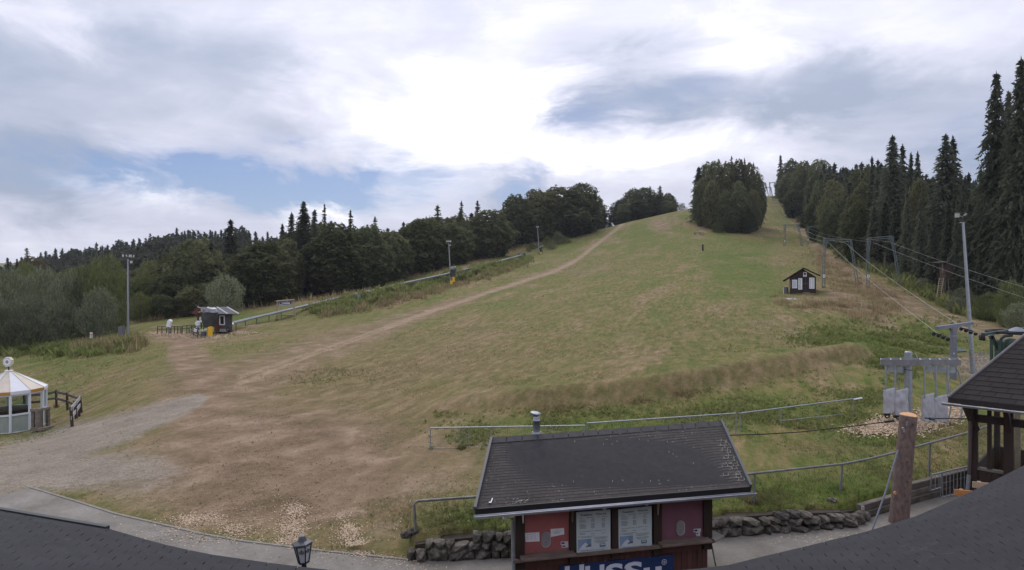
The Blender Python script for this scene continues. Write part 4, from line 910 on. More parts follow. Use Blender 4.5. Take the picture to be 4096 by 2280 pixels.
a = kw(WL + .005, zs - .03); m = MB(); m.poly([a + KN * .2, a + KU * .30 + KN * .02, a + KU * .02 - KN * .9, a + KU * 0 - KN * .9], (0, 0, .035)); m.build('side_shelf', mat('pale_side_shelf', (.24, .22, .19), .8, .2, 5), kiosk)
# roof
EA, EB = P(1900, 2036, 10.2), P(3000, 1944, 11.33); EB.z = EA.z
RC, RD = P(1965, 1757, 12.06), P(2885, 1690, 13.28); RD.z = RC.z = (RC.z + RD.z) / 2
RC = P(1965, 1757, (CZ - RC.z) * F / (1757 - CY)); RD = P(2885, 1690, (CZ - RD.z) * F / (1690 - CY))
BA, BB = RC + (RC - EA) * .75, RD + (RD - EB) * .75; BA.z = BB.z = EA.z + .2
roof_n = (EB - EA).cross(RC - EA).normalized()
m = MB(); m.slab([EA, EB, RD, RC], roof_n * -.05); m.slab([RC, RD, BB, BA], Vector((0, 0, -.05))); m.build('roof_deck', mat('bitumen_felt', (.030, .028, .030), .9, .2, 8, .2), kiosk)
def shingle_mat(name, base, speck, amount):
    mm = bpy.data.materials.new(name); mm.use_nodes = True; t = mm.node_tree; b = t.nodes['Principled BSDF']
    co = nd(t, 'ShaderNodeTexCoord').outputs['Object']; oi = nd(t, 'ShaderNodeObjectInfo').outputs['Random']; isl = nd(t, 'ShaderNodeNewGeometry').outputs['Random Per Island']
    wp = nd(t, 'ShaderNodeNewGeometry').outputs['Position']
    c = ramp(t, noise(t, wp, 1.6, 5, .6), [(.3, tuple(v * .82 for v in base)), (.7, tuple(v * 1.15 for v in base))])
    h = nd(t, 'ShaderNodeHueSaturation'); t.links.new(c, h.inputs['Color']); t.links.new(mth(t, 'ADD', .88, mth(t, 'MULTIPLY', mth(t, 'FRACT', mth(t, 'ADD', oi, isl)), .24)), h.inputs['Value'])
    lich = mth(t, 'MULTIPLY', mth(t, 'GREATER_THAN', noise(t, wp, 26, 2, .6), .69), mth(t, 'GREATER_THAN', noise(t, wp, 1.3, 3, .6), .47))
    big = mth(t, 'GREATER_THAN', mth(t, 'ADD', mth(t, 'MULTIPLY', noise(t, wp, 9, 4, .7), .6), mth(t, 'MULTIPLY', noise(t, wp, .9, 2, .5), .4)), .635)
    c = mixc(t, mth(t, 'MULTIPLY', mth(t, 'MAXIMUM', lich, mth(t, 'MULTIPLY', big, .5)), amount), h.outputs[0], speck)
    t.links.new(c, b.inputs['Base Color']); b.inputs['Roughness'].default_value = .85; b.inputs['Specular IOR Level'].default_value = .25
    bn = nd(t, 'ShaderNodeBump'); bn.inputs['Strength'].default_value = .3; bn.inputs['Distance'].default_value = .004; t.links.new(noise(t, wp, 90, 2, .6), bn.inputs['Height']); t.links.new(bn.outputs[0], b.inputs['Normal'])
    return mm
M_SHING = shingle_mat('dark_shingles', (.050, .043, .042), (.34, .33, .29), .6)
M_MOSS = mat('pale_lichen', (.22, .215, .19), .9, .25, 20, .2)
def shingled(parent, A, B, D, C, rows, cols, matr, limit=300, th=.006, order='front', name='shingle', gap=.004, near=None):
    """courses of tabs on quad A,B (eave) D,C (ridge); the first `limit` are objects, the rest one stuff part"""
    A, B, C, D = map(Vector, (A, B, C, D)); n = (B - A).cross(C - A).normalized()
    if n.z < 0: n = -n
    tabs = []
    for r in range(rows):
        v0, v1 = r / rows, min(1, (r + 1.25) / rows); sh = (r % 2) * .5
        L0, R0 = A.lerp(C, v0), B.lerp(D, v0); L1, R1 = A.lerp(C, v1), B.lerp(D, v1); ln = (R0 - L0).length; g = gap / ln
        k = -1
        while k < cols:
            u0 = max(0, (k + sh) / cols); u1 = min(1, (k + 1 + sh) / cols); k += 1
            if u1 - u0 < .25 / cols: continue
            jit = random.uniform(-.002, .004)
            q = [L0.lerp(R0, u0 + g) - (L1 - L0).normalized() * jit, L0.lerp(R0, u1 - g) - (L1 - L0).normalized() * jit, L1.lerp(R1, u1 - g), L1.lerp(R1, u0 + g)]
            q = [q[0] + n * (th + .001), q[1] + n * (th + .001), q[2] + n * .002, q[3] + n * .002]
            tabs.append((q, n))
    key = near or (lambda q: (q[0][1] ** 2 + q[0][0] ** 2)); tabs.sort(key=lambda t_: key(t_[0]))
    rest = MB()
    for i, (q, n_) in enumerate(tabs):
        mm_ = MB() if i < limit else rest; mm_.slab(q, n_ * -th)
        if i < limit: mm_.build(name, matr, parent)
    if len(tabs) > limit: tag(rest.build('shingle_courses', matr, parent), kind='stuff')
shingled(kiosk, EA + roof_n * .002, EB + roof_n * .002, RD + roof_n * .002, RC + roof_n * .002, 25, 21, M_SHING)
m = MB(); m.slab([EA + roof_n * -.02 + Vector((0, 0, -.10)), EB + roof_n * -.02 + Vector((0, 0, -.10)), EB + roof_n * .012, EA + roof_n * .012], KN * .03); m.build('drip_edge', mat('black_flashing', (.018, .017, .018), .6), kiosk)
ridge_d = RD - RC; m = MB()
for k in range(16):
    a, b = RC + ridge_d * (k / 16), RC + ridge_d * ((k + 1) / 16 - .004); f = (EA - RC).normalized() * .15; g_ = (BA - RC).normalized() * .15
    m.slab([a + f + roof_n * .022, b + f + roof_n * .022, b + Vector((0, 0, .035)), a + Vector((0, 0, .035))], roof_n * -.012); m.slab([a + Vector((0, 0, .036)), b + Vector((0, 0, .036)), b + g_ + Vector((0, 0, .03)), a + g_ + Vector((0, 0, .03))], (0, 0, -.012))
m.build('ridge_cap', mat('ridge_felt', (.055, .052, .055), .85, .2, 6, .2), kiosk)
for a, b in ((EA, RC), (EB, RD)):
    m = MB(); m.beam(a + roof_n * .02 + (a - b).normalized() * .02, b + roof_n * .02, .045, .09, roof_n); m.build('verge_trim', mat('grey_verge_metal', (.085, .088, .095), .5, .1, 5), kiosk)
# lichen that outlines the tabs near the right verge and in the middle
m = MB()
def rp(u, v): return (EA.lerp(EB, u)).lerp(RC.lerp(RD, u), v) + roof_n * .0125
rr = random.Random(4)
for r in range(2, 18):
    v = r / 25
    for k in range(rr.randint(2, 4)):
        u1 = .995 - rr.random() * .015 - k * .024 * (1.15 - r / 24); ln = rr.uniform(.010, .024)
        if u1 < .90 + r * .003: continue
        m.slab([rp(u1 - ln, v), rp(u1, v), rp(u1, v + .0045), rp(u1 - ln, v + .0045)], roof_n * .003)
        if rr.random() < .75: m.slab([rp(u1 - .0022, v), rp(u1, v), rp(u1, v + .036), rp(u1 - .0022, v + .036)], roof_n * .003)
for i in range(70):
    u = min(.93, max(.05, rr.gauss(.56, .14))); v = rr.uniform(.05, .95); v = round(v * 25) / 25
    if rr.random() < .5: ln = rr.uniform(.002, .010); m.slab([rp(u, v), rp(u + ln, v), rp(u + ln, v + .005), rp(u, v + .005)], roof_n * .003)
    else: m.slab([rp(u, v), rp(u + .0016, v), rp(u + .0016, v + rr.uniform(.01, .036)), rp(u, v + .02)], roof_n * .003)
for i in range(26):
    u = rr.gauss(.14, .014); v = abs(rr.gauss(.045, .018)); s_ = rr.uniform(.003, .008); m.slab([rp(u, v), rp(u + s_, v), rp(u + s_ * .8, v + s_ * 1.6), rp(u + .001, v + s_)], roof_n * .003)
tag(m.build('lichen', M_MOSS, kiosk), kind='stuff')
m = MB(); m.slab([rp(.047, .055), rp(.051, .055), rp(.053, .11), rp(.050, .11)], roof_n * .01); m.slab([rp(.042, .055), rp(.051, .05), rp(.051, .065), rp(.042, .065)], roof_n * .01); m.build('bent_metal_clip', M_WHITE, kiosk)
# gutter: half round channel with brackets and downpipe
def gutter(A, B, r, name, parent, matr, nbr=8, out=None):
    A, B = Vector(A), Vector(B); d = (B - A).normalized(); o = Vector(out).normalized(); vs = []; n = 8; m = MB(); rows = []
    for P_ in (A, B):
        rows.append([P_ + (o * math.cos(t) + Vector((0, 0, 1)) * math.sin(t)) * rr_ for rr_ in (r, r * .88) for t in [math.pi + math.pi * k / n for k in range(n + 1)]])
    k = n + 1; vs = rows[0] + rows[1]; N2 = 2 * k; fs = []
    for i in range(n): fs += [(i, i + 1, N2 + i + 1, N2 + i), (k + i + 1, k + i, N2 + k + i, N2 + k + i + 1)]
    fs += [(0, N2, N2 + k, k), (n, k + n, N2 + k + n, N2 + n)] + [(i, k + i, k + i + 1, i + 1) for i in range(n)] + [(N2 + i, N2 + i + 1, N2 + k + i + 1, N2 + k + i) for i in range(n)]
    m.add(vs, fs, True); m.tube([A + o * r * 1.0, B + o * r * 1.0], r * .16, 6); m.poly([p for p in rows[0][:k]], d * .004); m.poly([p for p in rows[1][:k]], d * -.004)
    g_ = m.build(name, matr, parent)
    for i in range(nbr):
        c = A.lerp(B, (i + .5) / nbr); m = MB(); q = [c + (o * math.cos(t) + Vector((0, 0, 1)) * math.sin(t)) * r * 1.06 for t in [math.pi + math.pi * j / 6 for j in range(7)]]; m.tube(q, r * .10, 4); m.build('gutter_bracket', matr, g_)
    return g_
M_ZINC = mat('zinc_gutter', (.36, .37, .40), .42, .18, 5, .05, .75, .5)
gutter(EA + KN * .085 + Vector((0, 0, -.085)) - KU * .03, EB + KN * .085 + Vector((0, 0, -.085)) + KU * .05, .052, 'gutter', kiosk, M_ZINC, 8, KN)
gp = K(2040, 2062, .14); m = MB(); m.tube([gp + KN * .22 + Vector((0, 0, .02)), gp + KN * .16 + Vector((0, 0, -.06)), Vector((K(2050, 2200, .12).x, K(2050, 2200, .12).y, gp.z - .16)), K(2052, 2200, .10), Vector((K(2060, 2270, .10).x, K(2060, 2270, .10).y, .02))], .031, 10)
dp = m.build('downpipe', M_STEEL, kiosk)
for py in (2086, 2222):
    q = K(2049 if py < 2100 else 2053, py, .105); m = MB(); m.lathe(q, [(.036, -.012), (.036, .012)], 10); m.build('pipe_clamp', M_STEEL, dp)
q = K(2021, 2068, .18); m = MB(); m.box(q, (.075, .06, .085), KU, KN); m.build('junction_box', M_WHITE, kiosk, .015)
# sloping boards hanging at the shutters
for px, y0, y1, mm_ in ((2087, 2030, 2092, M_WHITE), (2284, 2030, 2088, M_WOODGREY), (2626, 2004, 2058, mat('pale_wedge_board', (.34, .28, .20), .8, .2, 6))):
    a, b = K(px, y0, .06), K(px + 3, y1, .06); m = MB(); m.poly([a - KN * .0, a + KN * .10, b + KN * .02, b], KU * .016); m.build('shutter_stay', mm_, kiosk)
# price boards
M_BOARD = mat('pale_price_board', (.50, .56, .58), .4, .04, 2, 0, 0, .4)
def price_board(tl, tr, br, bl, label):
    b = empty('price_board', K(*bl, .05), label, 'sign', 'price boards on the kiosk front')
    m = MB(); Kquad(m, [bl, br, tr, tl], .045, .018); m.build('board', M_BOARD, b)
    def at(u, v): # u right, v down
        t = Vector((*tl, 0)).lerp(Vector((*tr, 0)), u); bo = Vector((*bl, 0)).lerp(Vector((*br, 0)), u); p = t.lerp(bo, v); return (p.x, p.y)
    def rect(name, u0, v0, u1, v1, mm_, off=.0635, th=.0015):
        m = MB(); Kquad(m, [at(u0, v1), at(u1, v1), at(u1, v0), at(u0, v0)], off, th); return m.build(name, mm_, b)
    wdt = (K(*at(1, 0), .06) - K(*at(0, 0), .06)).length; hgt = (K(*at(0, 0), .06) - K(*at(0, 1), .06)).length; ux = (K(*at(1, .1), .06) - K(*at(0, .1), .06)); uy = Vector((0, 0, 1))
    for txt, u, v, w_ in (('Preisliste', .14, .115, .34), ('Price list', .60, .115, .30)):
        text_mesh(txt, 1, M_INK, 'heading', b, K(*at(u, v), .0635), ux, uy, .002, (w_ * wdt, .05 * hgt), .012)
    rows = [(.155, [(.10, .10), (.30, .24), (.62, .10), (.75, .18)])] + [(v, [(.10, .17 + .06 * ((i * 7) % 3) / 3), (.445, .10), (.755, .10)]) for i, v in enumerate((.20, .23, .26, .31, .335, .36, .385, .41))]
    rows += [(.485, [(.10, .40), (.54, .22), (.80, .06)]), (.53, [(.10, .17)]), (.555, [(.10, .16), (.44, .10), (.74, .12)]), (.61, [(.05, .50)]), (.635, [(.14, .32)]), (.645, [(.54, .38)]), (.67, [(.52, .42)]), (.695, [(.58, .30)]), (.735, [(.52, .42)]), (.76, [(.55, .36)]), (.785, [(.60, .26)]), (.955, [(.14, .70)])]
    m = MB(); r2 = random.Random(3)
    for v, segs in rows:
        for u, ln in segs:
            x = u
            while x < u + ln - .005:
                wl = min(r2.uniform(.015, .05), u + ln - x); Kquad(m, [at(x, v + .013), at(x + wl, v + .013), at(x + wl, v), at(x, v)], .0635, .001); x += wl + .010
    m.build('small_print', mat('faint_print', (.16, .18, .19), .7), b)['kind'] = 'stuff'
    rect('photo_print', .05, .68, .445, .945, M_BLUELIGHT)
    m = MB(); pp = [(.06, .94), (.20, .80), (.28, .76), (.36, .83), (.44, .86), (.44, .94)]; m.poly([K(*at(u, v), .0652) for u, v in pp], KN * .001); m.build('snow_slope_print', mat('print_white', (.55, .60, .66), .5, .15, 30), b)
    m = MB(); m.poly([K(*at(u, v), .0664) for u, v in ((.26, .88), (.36, .815), (.44, .82), (.44, .87))], KN * .001); m.build('forest_print', mat('print_grey', (.12, .14, .18), .5), b)
    rect('logo_print', .69, .82, .86, .885, mat('print_navy', (.03, .07, .13), .5)); rect('logo_stripe', .71, .838, .84, .858, M_WHITEPAPER, .0652, .001); rect('logo_band', .69, .887, .86, .91, mat('print_sky', (.22, .36, .48), .5))
    return b
price_board((2304, 2048), (2440, 2037.5), (2440.5, 2201.5), (2306, 2212), 'pale price list board left of the middle post of the ticket kiosk')
price_board((2472, 2037), (2605, 2023), (2605.5, 2186.5), (2474, 2199), 'pale price list board right of the middle post of the ticket kiosk')
for (x0, x1, y0, y1, ya) in ((2304, 2440, 2022, 2046, 2036), (2473, 2605, 2006, 2034, 2020)):
    bn = empty('header_banner', K(x0, y1, .05), 'navy blue header strip above the %s price board' % ('left' if x0 < 2400 else 'right'), 'banner', 'header strips above the price boards')
    m = MB(); Kquad(m, [(x0, y1), (x1, y1 - 11), (x1, y0 - 11), (x0, y0)], .04, .012); m.build('strip', M_BLUE, bn)
    text_mesh('SKIGEBIET BÖDEFELD', 1, mat('dull_white_print', (.30, .31, .36), .6), 'lettering', bn, K(x0 + 16, ya + 6, .0535), KU, (0, 0, 1), .002, (pix(0, 84, 11), pix(0, 8, 11)))
    c = K(x0 + 114, ya - 9, .056); m = MB(); m.lathe(c, [(.052, 0), (.052, .004)], 20, KN); m.build('round_emblem', M_WHITEPAPER, bn)
# speak-through plates, notices, stickers
for px, py, lab in ((2183, 2157.5, 'oval grey speaking plate on the red shutter'), (2721, 2111, 'oval grey speaking plate on the purple shutter')):
    e = empty('speaking_plate', K(px, py), lab, 'plate', 'oval speaking plates on the kiosk shutters')
    def oval(rx, ry, off, th, mm_, nm):
        c = K(px, py, off); n = 12; pts = [c + KU * (rx * math.cos(t)) + Vector((0, 0, (ry - rx) * (1 if math.sin(t) >= 0 else -1) + rx * math.sin(t))) for t in [2 * math.pi * (i + .5) / 24 for i in range(24)]]
        m = MB(); m.poly(pts, KN * th); return m.build(nm, mm_, e)
    oval(.086, .137, -.009, .022, mat('pale_plate_rim', (.42, .42, .41), .5), 'rim'); oval(.077, .128, .0135, .004, mat('grey_plate', (.24, .235, .24), .4), 'plate_face')
    m = MB(); m.lathe(K(px, py + 12, .018), [(.008, 0), (.008, .002)], 10, KN); m.build('speech_hole', M_INK, e)
    m = MB(); Kquad(m, [(px - 6, py - 13), (px + 6, py - 14.2), (px + 6, py - 15), (px - 6, py - 13.8)], .0178, .001); m.build('plate_print', M_INKGREY, e)
def notice(pts, lab, lines, name='paper_notice', cat='notice'):
    e = empty(name, K(*pts[3]), lab, cat); m = MB(); Kquad(m, [pts[3], pts[2], pts[1], pts[0]], -.008, .003); m.build('sheet', M_WHITEPAPER, e)
    T = [Vector((*p, 0)) for p in pts]
    m = MB()
    for u0, u1, v0, v1 in lines:
        def at(u, v): p = T[0].lerp(T[1], u).lerp(T[3].lerp(T[2], u), v); return (p.x, p.y)
        Kquad(m, [at(u0, v1), at(u1, v1), at(u1, v0), at(u0, v0)], -.0045, .001)
    m.build('print', M_INKGREY, e); return e
notice([(2100, 2132), (2157, 2128.5), (2158.5, 2165), (2102, 2168)], 'white paper notice with a table left of the speaking plate', [(.15, .75, .14, .18)] + [(.1 + .25 * i, .26 + .25 * i, .34 + .13 * j, .37 + .13 * j) for i in range(3) for j in range(4)])
notice([(2201.6, 2116), (2256, 2112), (2257, 2137), (2203, 2148)], 'white notice with a torn lower edge right of the speaking plate', [(.38, .62, .18, .23), (.15, .85, .38, .42), (.18, .8, .52, .56), (.25, .7, .66, .70)])
M_NAVYP = mat('navy_sticker_print', (.02, .035, .09), .5)
def sticker(x0, y0, x1, y1, lab, tilt=-2):
    e = notice([(x0, y0), (x1, y0 + tilt), (x1, y1 + tilt), (x0, y1)], lab, [(.62, .9, .2, .3), (.62, .9, .45, .55), (.62, .9, .7, .8)], 'sticker', 'sticker')
    m = MB(); Kquad(m, [(x0 + 2, y1 - 2.5), (x0 + (x1 - x0) * .55, y1 - 2.5 + tilt * .5), (x0 + (x1 - x0) * .55, y0 + 2.5 + tilt * .5), (x0 + 2, y0 + 2.5)], -.0045, .001); m.build('logo', M_NAVYP, e)
sticker(2243, 2167, 2272, 2179, 'upper white sticker at the lower right of the red shutter'); sticker(2247, 2180, 2273, 2190.5, 'lower white sticker at the lower right of the red shutter')
sticker(2775, 2116, 2803, 2129, 'topmost sticker at the right of the purple shutter'); sticker(2784, 2130, 2800, 2140.5, 'middle sticker at the right of the purple shutter'); sticker(2787, 2141, 2800, 2149, 'lowest sticker at the right of the purple shutter')
# blue banner, cut by the bottom of the frame
bb = empty('blue_banner', Kx(2450, .45, 0), 'navy advertising banner with white letters on the kiosk base', 'banner')
tl, tr = K(2238, 2260, -.02), K(2694, 2219, -.02); tr.z = tl.z = (tl.z + tr.z) / 2
dn = Vector((0, 0, -.62)); m = MB(); m.slab([tl + dn, tr + dn, tr, tl], KN * .012); m.build('vinyl_sheet', M_BLUE, bb)
M_LETTER = mat('pale_lettering', (.62, .64, .74), .5, .03, 5)
def letter(txt, px0, px1, py, h, bold=.03):
    a = K(px0, py, -.007); wd_ = (Kx(px1, 0, -.007) - Kx(px0, 0, -.007)).length; text_mesh(txt, 1, M_LETTER, 'letter', bb, Vector((a.x, a.y, a.z - h)), KU, (0, 0, 1), .004, (wd_, h), bold)
letter('H', 2259, 2336, 2265, .30); letter('U', 2341, 2417, 2265, .30); letter('S', 2422, 2493, 2258, .34); letter('S', 2497, 2570, 2251, .34); letter('u', 2574, 2646, 2272, .24)
c = K(2657, 2248, -.007); m = MB(); m.lathe(c, [(.052, 0), (.052, .003)], 24, KN); em = m.build('round_emblem', M_LETTER, bb)
m = MB(); m.lathe(c + KN * .0035, [(.042, 0), (.042, .002)], 24, KN); m.build('emblem_disc', M_NAVYP, em)
m = MB()
for k in range(3):
    t = math.pi * k / 3 + .5; d_ = KU * math.cos(t) + Vector((0, 0, math.sin(t))); m.beam(c + KN * .007 - d_ * .032, c + KN * .007 + d_ * .032, .007, .002, KN)
m.build('snowflake_mark', M_LETTER, em)
m = MB()
for px, py in ((2330, 2251), (2421, 2243), (2600, 2228), (2684, 2272)): m.lathe(K(px, py, -.004), [(.007, 0), (.007, .004)], 8, KN)
m.build('fixing_screw', M_STEEL, bb)
# chimney flue
fl = empty('flue_pipe', P(2145, 1758, 12.3), None, None); ORIG.pop(fl.name); bpy.data.objects.remove(fl)
fb = RC.lerp(RD, .195) + Vector((0, .10, -.02)); D_ = fb.y
def fz(py): return CZ - (py - CY) / F * D_
fx = (2146 - CX) / F * D_
fl = empty('flue_pipe', (fx, D_, fb.z), 'shiny metal flue pipe with tilted cap standing on the kiosk ridge', 'chimney')
m = MB(); m.lathe((fx, D_, fb.z - .05), [(.11, 0), (.115, .06), (.085, .13)], 16); m.build('flashing_collar', M_STEEL, fl)
m = MB(); z0 = fb.z + .08; m.lathe((fx, D_, z0), [(.074, 0), (.074, fz(1683) - z0), (.078, fz(1683) - z0), (.078, fz(1680) - z0), (.074, fz(1680) - z0), (.074, fz(1674) - z0), (.050, fz(1666) - z0), (.040, fz(1661) - z0)], 18); m.build('pipe', M_STEEL, fl)
m = MB(); ta = Vector((.16, -.1, 1)).normalized(); cc = Vector((fx - .02, D_, fz(1655))); m.lathe(cc, [(.045, -.05), (.10, .0), (.108, .012), (.108, .022), (.06, .03)], 18, ta); m.build('cowl_cap', M_STEEL, fl)
# red shovel leaning at the kiosk's right side
sh = empty('snow_shovel', Kx(2842, 0, -.3) + KU * .12, 'red snow shovel leaning on the right kiosk wall', 'shovel')
a = Kx(2842, 0, -.2) + KU * .2; m = MB(); m.tube([a + Vector((0, 0, .12)), Kx(2838, .95, -.2) + KU * .05], .014, 6); m.build('handle', M_WOODGREY, sh)
m = MB(); m.slab([a + KU * -.16, a + KU * .16, a + KU * .15 + Vector((-.03, 0, .3)), a + KU * -.15 + Vector((-.03, 0, .3))], KN * .02); m.build('blade', mat('red_plastic', (.35, .03, .03), .5), sh)

# ------------------------------------------------------------------ stone retaining walls
def rock(c, ax, ay, sx, sy, sz, rnd):
    m = MB(); pts = []
    import itertools
    base = [(1, 0, 0), (-1, 0, 0), (0, 1, 0), (0, -1, 0), (0, 0, 1), (0, 0, -1)] + [(i * .62, j * .62, k * .62) for i in (-1, 1) for j in (-1, 1) for k in (-1, 1)] + [(i * .85, 0, k * .75) for i in (-1, 1) for k in (-1, 1)]
    bm = bmesh.new()
    for p in base:
        q = Vector(p) * rnd.uniform(.80, 1.12); bm.verts.new((q.x, q.y, q.z))
    r_ = bmesh.ops.convex_hull(bm, input=bm.verts); bmesh.ops.delete(bm, geom=[g for g in r_['geom_interior'] if isinstance(g, bmesh.types.BMVert)], context='VERTS')
    az = ax.cross(ay); bm.verts.ensure_lookup_table(); bm.verts.index_update()
    vs = [c + ax * v.co.x * sx + ay * v.co.y * sy + Vector((0, 0, 1)) * v.co.z * sz for v in bm.verts]; fs = [[v.index for v in f.verts] for f in bm.faces]; bm.free()
    return m.add(vs, fs)
import bmesh
M_STONE = mat('dark_field_stone', (.078, .070, .058), .95, .6, 9, 1.0, bscale=26, rand=.35, col2=(.185, .165, .14), spec=.1)
def stone_wall(pts, courses, label, seed):
    rnd = random.Random(seed); root = empty('stone_wall', Vector((*pts[0], 0)), label, 'wall')
    back = MB(); tot = 0
    for (x0, y0, h0), (x1, y1, h1) in zip(pts_h(pts, courses)[:-1], pts_h(pts, courses)[1:]):
        a, b = Vector((x0, y0, -.03)), Vector((x1, y1, -.03)); d = (b - a); ln = d.length; d.normalize(); nrm = Vector((d.y, -d.x, 0))
        o = -nrm * .22; back.poly([a + o, b + o, b + o + Vector((0, 0, h1 * .92)), a + o + Vector((0, 0, h0 * .92))], -nrm * .5)
        z = 0.0; row = 0; H = max(h0, h1)
        while z < H - .05:
            rh = rnd.uniform(.14, .24); x = -rnd.uniform(0, .15)
            while x < ln:
                wd = rnd.choice([rnd.uniform(.18, .32), rnd.uniform(.34, .62)]); hh = h0 + (h1 - h0) * max(0, min(1, (x + wd / 2) / ln))
                if z + rh * .55 < hh:
                    r2 = rh * rnd.uniform(.85, 1.2); c = a + d * (x + wd / 2) - nrm * (.06 + .05 * row + rnd.uniform(-.03, .03)) + Vector((0, 0, z + rh / 2 + rnd.uniform(-.02, .02)))
                    t = rnd.uniform(-.3, .3); ax = (d * math.cos(t) + Vector((0, 0, math.sin(t)))); rock(c, ax, nrm, wd * .60, .22, r2 * .64, rnd).build('stone', M_STONE, root); tot += 1
                x += wd * .97
            z += rh * .93; row += 1
    tag(back.build('earth_core', mat('dark_soil', (.05, .04, .03), 1, .3, 5, .3), root)); return root
def pts_h(pts, hs): return [(x, y, h) for (x, y), h in zip(pts, hs)]
wl = [GP(1655, 2238), GP(1800, 2236), GP(2045, 2228), GP(2140, 2216)]
stone_wall(wl, [.28, .40, .48, .48], 'rough dark stone retaining wall left of the ticket kiosk', 2)
wr = [GP(2780, 2152), GP(2850, 2146), GP(3120, 2127), GP(3395, 2106), GP(3452, 2082)]
stone_wall(wr, [.40, .40, .40, .34, .24], 'rough dark stone retaining wall right of the ticket kiosk', 5)
M_SLEEP = mat('old_railway_sleeper', (.125, .105, .088), .9, .45, 4, .6, stretch=(.5, .5, 1), rand=.2)
tw = empty('timber_retaining_wall', Vector((*GP(3460, 2080), 0)), 'low retaining wall of stacked old sleepers behind the log post', 'wall')
tp = [GP(3450, 2076), GP(3640, 2018), GP(3800, 1972), GP(3960, 1930)]
for lvl in range(3):
    for (x0, y0), (x1, y1) in zip(tp[:-1], tp[1:]):
        a, b = Vector((x0, y0, .085 + .17 * lvl)), Vector((x1, y1, .085 + .17 * lvl)); d = (b - a).normalized(); nn = Vector((d.y, -d.x, 0))
        if lvl == 2 and x0 < tp[1][0] - .1: continue
        MB().beam(a - nn * (.06 + .04 * lvl) + d * .01, b - nn * (.06 + .04 * lvl) - d * .01, .16, .162).build('sleeper', M_SLEEP, tw, .012)
m = MB(); q = Vector((*tp[0], 0)); m.box(q + Vector((-.02, -.05, .3)), (.07, .03, .1)); m.build('pale_cut_end', mat('pale_cut_wood', (.35, .33, .30), .9), tw)
for px, py, lab in ((3330, 2010, 'lone grey stone lying on the lawn above the right stone wall'), (1628, 2160, 'small grey stone at the left end of the lawn edge'), (1650, 2140, 'grey stone at the foot of the left handrail post')):
    g = Gp(px, py); rr = random.Random(px); tag(rock(g + Vector((0, 0, .04)), Vector((1, 0, 0)), Vector((0, 1, 0)), .15, .12, .09, rr).build('stone', M_STONE), lab, 'stone')

# ------------------------------------------------------------------ rails and fences
def PD(lst): return [P(*t) for t in lst]
hr = empty('handrail', P(1663, 2122, 13.4), 'long grey tube handrail passing behind the ticket kiosk', 'handrail')
m = MB(); m.tube(PD([(1663, 2125, 13.42), (1659, 2060, 13.42), (1656, 2022, 13.42), (1660, 2010, 13.43), (1672, 2004, 13.5), (1780, 1996, 13.7), (1908, 1987, 13.95), (2400, 1940, 14.7), (2985, 1897, 15.35), (3020, 1893, 15.5), (3200, 1874, 16.0), (3370, 1856, 16.5), (3465, 1838, 16.8), (3590, 1808, 17.3), (3660, 1788, 17.7), (3884, 1727, 19.4), (3990, 1690, 20.4)]), .030, 9); m.build('top_tube', mat('aged_rail_tube', (.19, .19, .18), .6, .25, 5, .1, .4), hr)
for px0, py0, px1, py1, d in ((3020, 1893, 3014, 2012, 15.5), (3370, 1856, 3361, 1960, 16.5), (2500, 1930, 2498, 2050, 14.8), (3720, 1770, 3716, 1870, 18.2), (3960, 1700, 3958, 1800, 20.1)):
    a, b = P(px0, py0, d), P(px1, py1, d); b.z = min(b.z, gz(b.x, b.y) - .05); MB().tube([a, b], .026, 8).build('post', M_GREYPAINT, hr)
fe = empty('mesh_fence', P(1725, 1795, 21.5), 'low galvanised bar fence behind the ticket kiosk', 'fence')
def fence_panel(a_t, b_t, ha, hb, da, db, npost=4, bars=True, nm='fence_panel'):
    a, b = P(*a_t, da), P(*b_t, db); za, zb = Vector((0, 0, -ha)), Vector((0, 0, -hb))
    MB().tube([a, b], .026, 8).build('top_rail', M_STEEL, fe)
    for k in range(npost + 1):
        t = k / npost; p = a.lerp(b, t); MB().tube([p + Vector((0, 0, -.02)), p + za.lerp(zb, t) + Vector((0, 0, -.06))], .020 if k in (0, npost) else .014, 6).build('post', M_STEEL, fe)
    if bars:
        MB().tube([a + za * .93, b + zb * .93], .010, 5).build('bottom_rail', M_STEEL, fe)
        m = MB(); n = int((b - a).length / .075)
        for k in range(1, n): t = k / n; p = a.lerp(b, t); m.tube([p, p + za.lerp(zb, t) * .95], .0035, 3, caps=False)
        tag(m.build('thin_bars', M_STEEL, fe), kind='stuff')
fence_panel((1722, 1712), (2338, 1702), .76, .74, 21.4, 21.4, 4)
fence_panel((2348, 1693), (2944, 1653), .80, .80, 21.5, 22.6, 4)
fence_panel((2960, 1653), (3415, 1595), .62, .60, 22.8, 25.8, 3, False)
m = MB(); m.tube(PD([(3120, 1683, 24.0), (3415, 1652, 25.8)]), .012, 6); m.build('lower_rail', M_STEEL, fe)
m = MB(); m.tube(PD([(3413, 1598, 25.78), (3448, 1592, 25.9)]), .034, 8); m.build('white_rail_end', M_WHITE, fe)
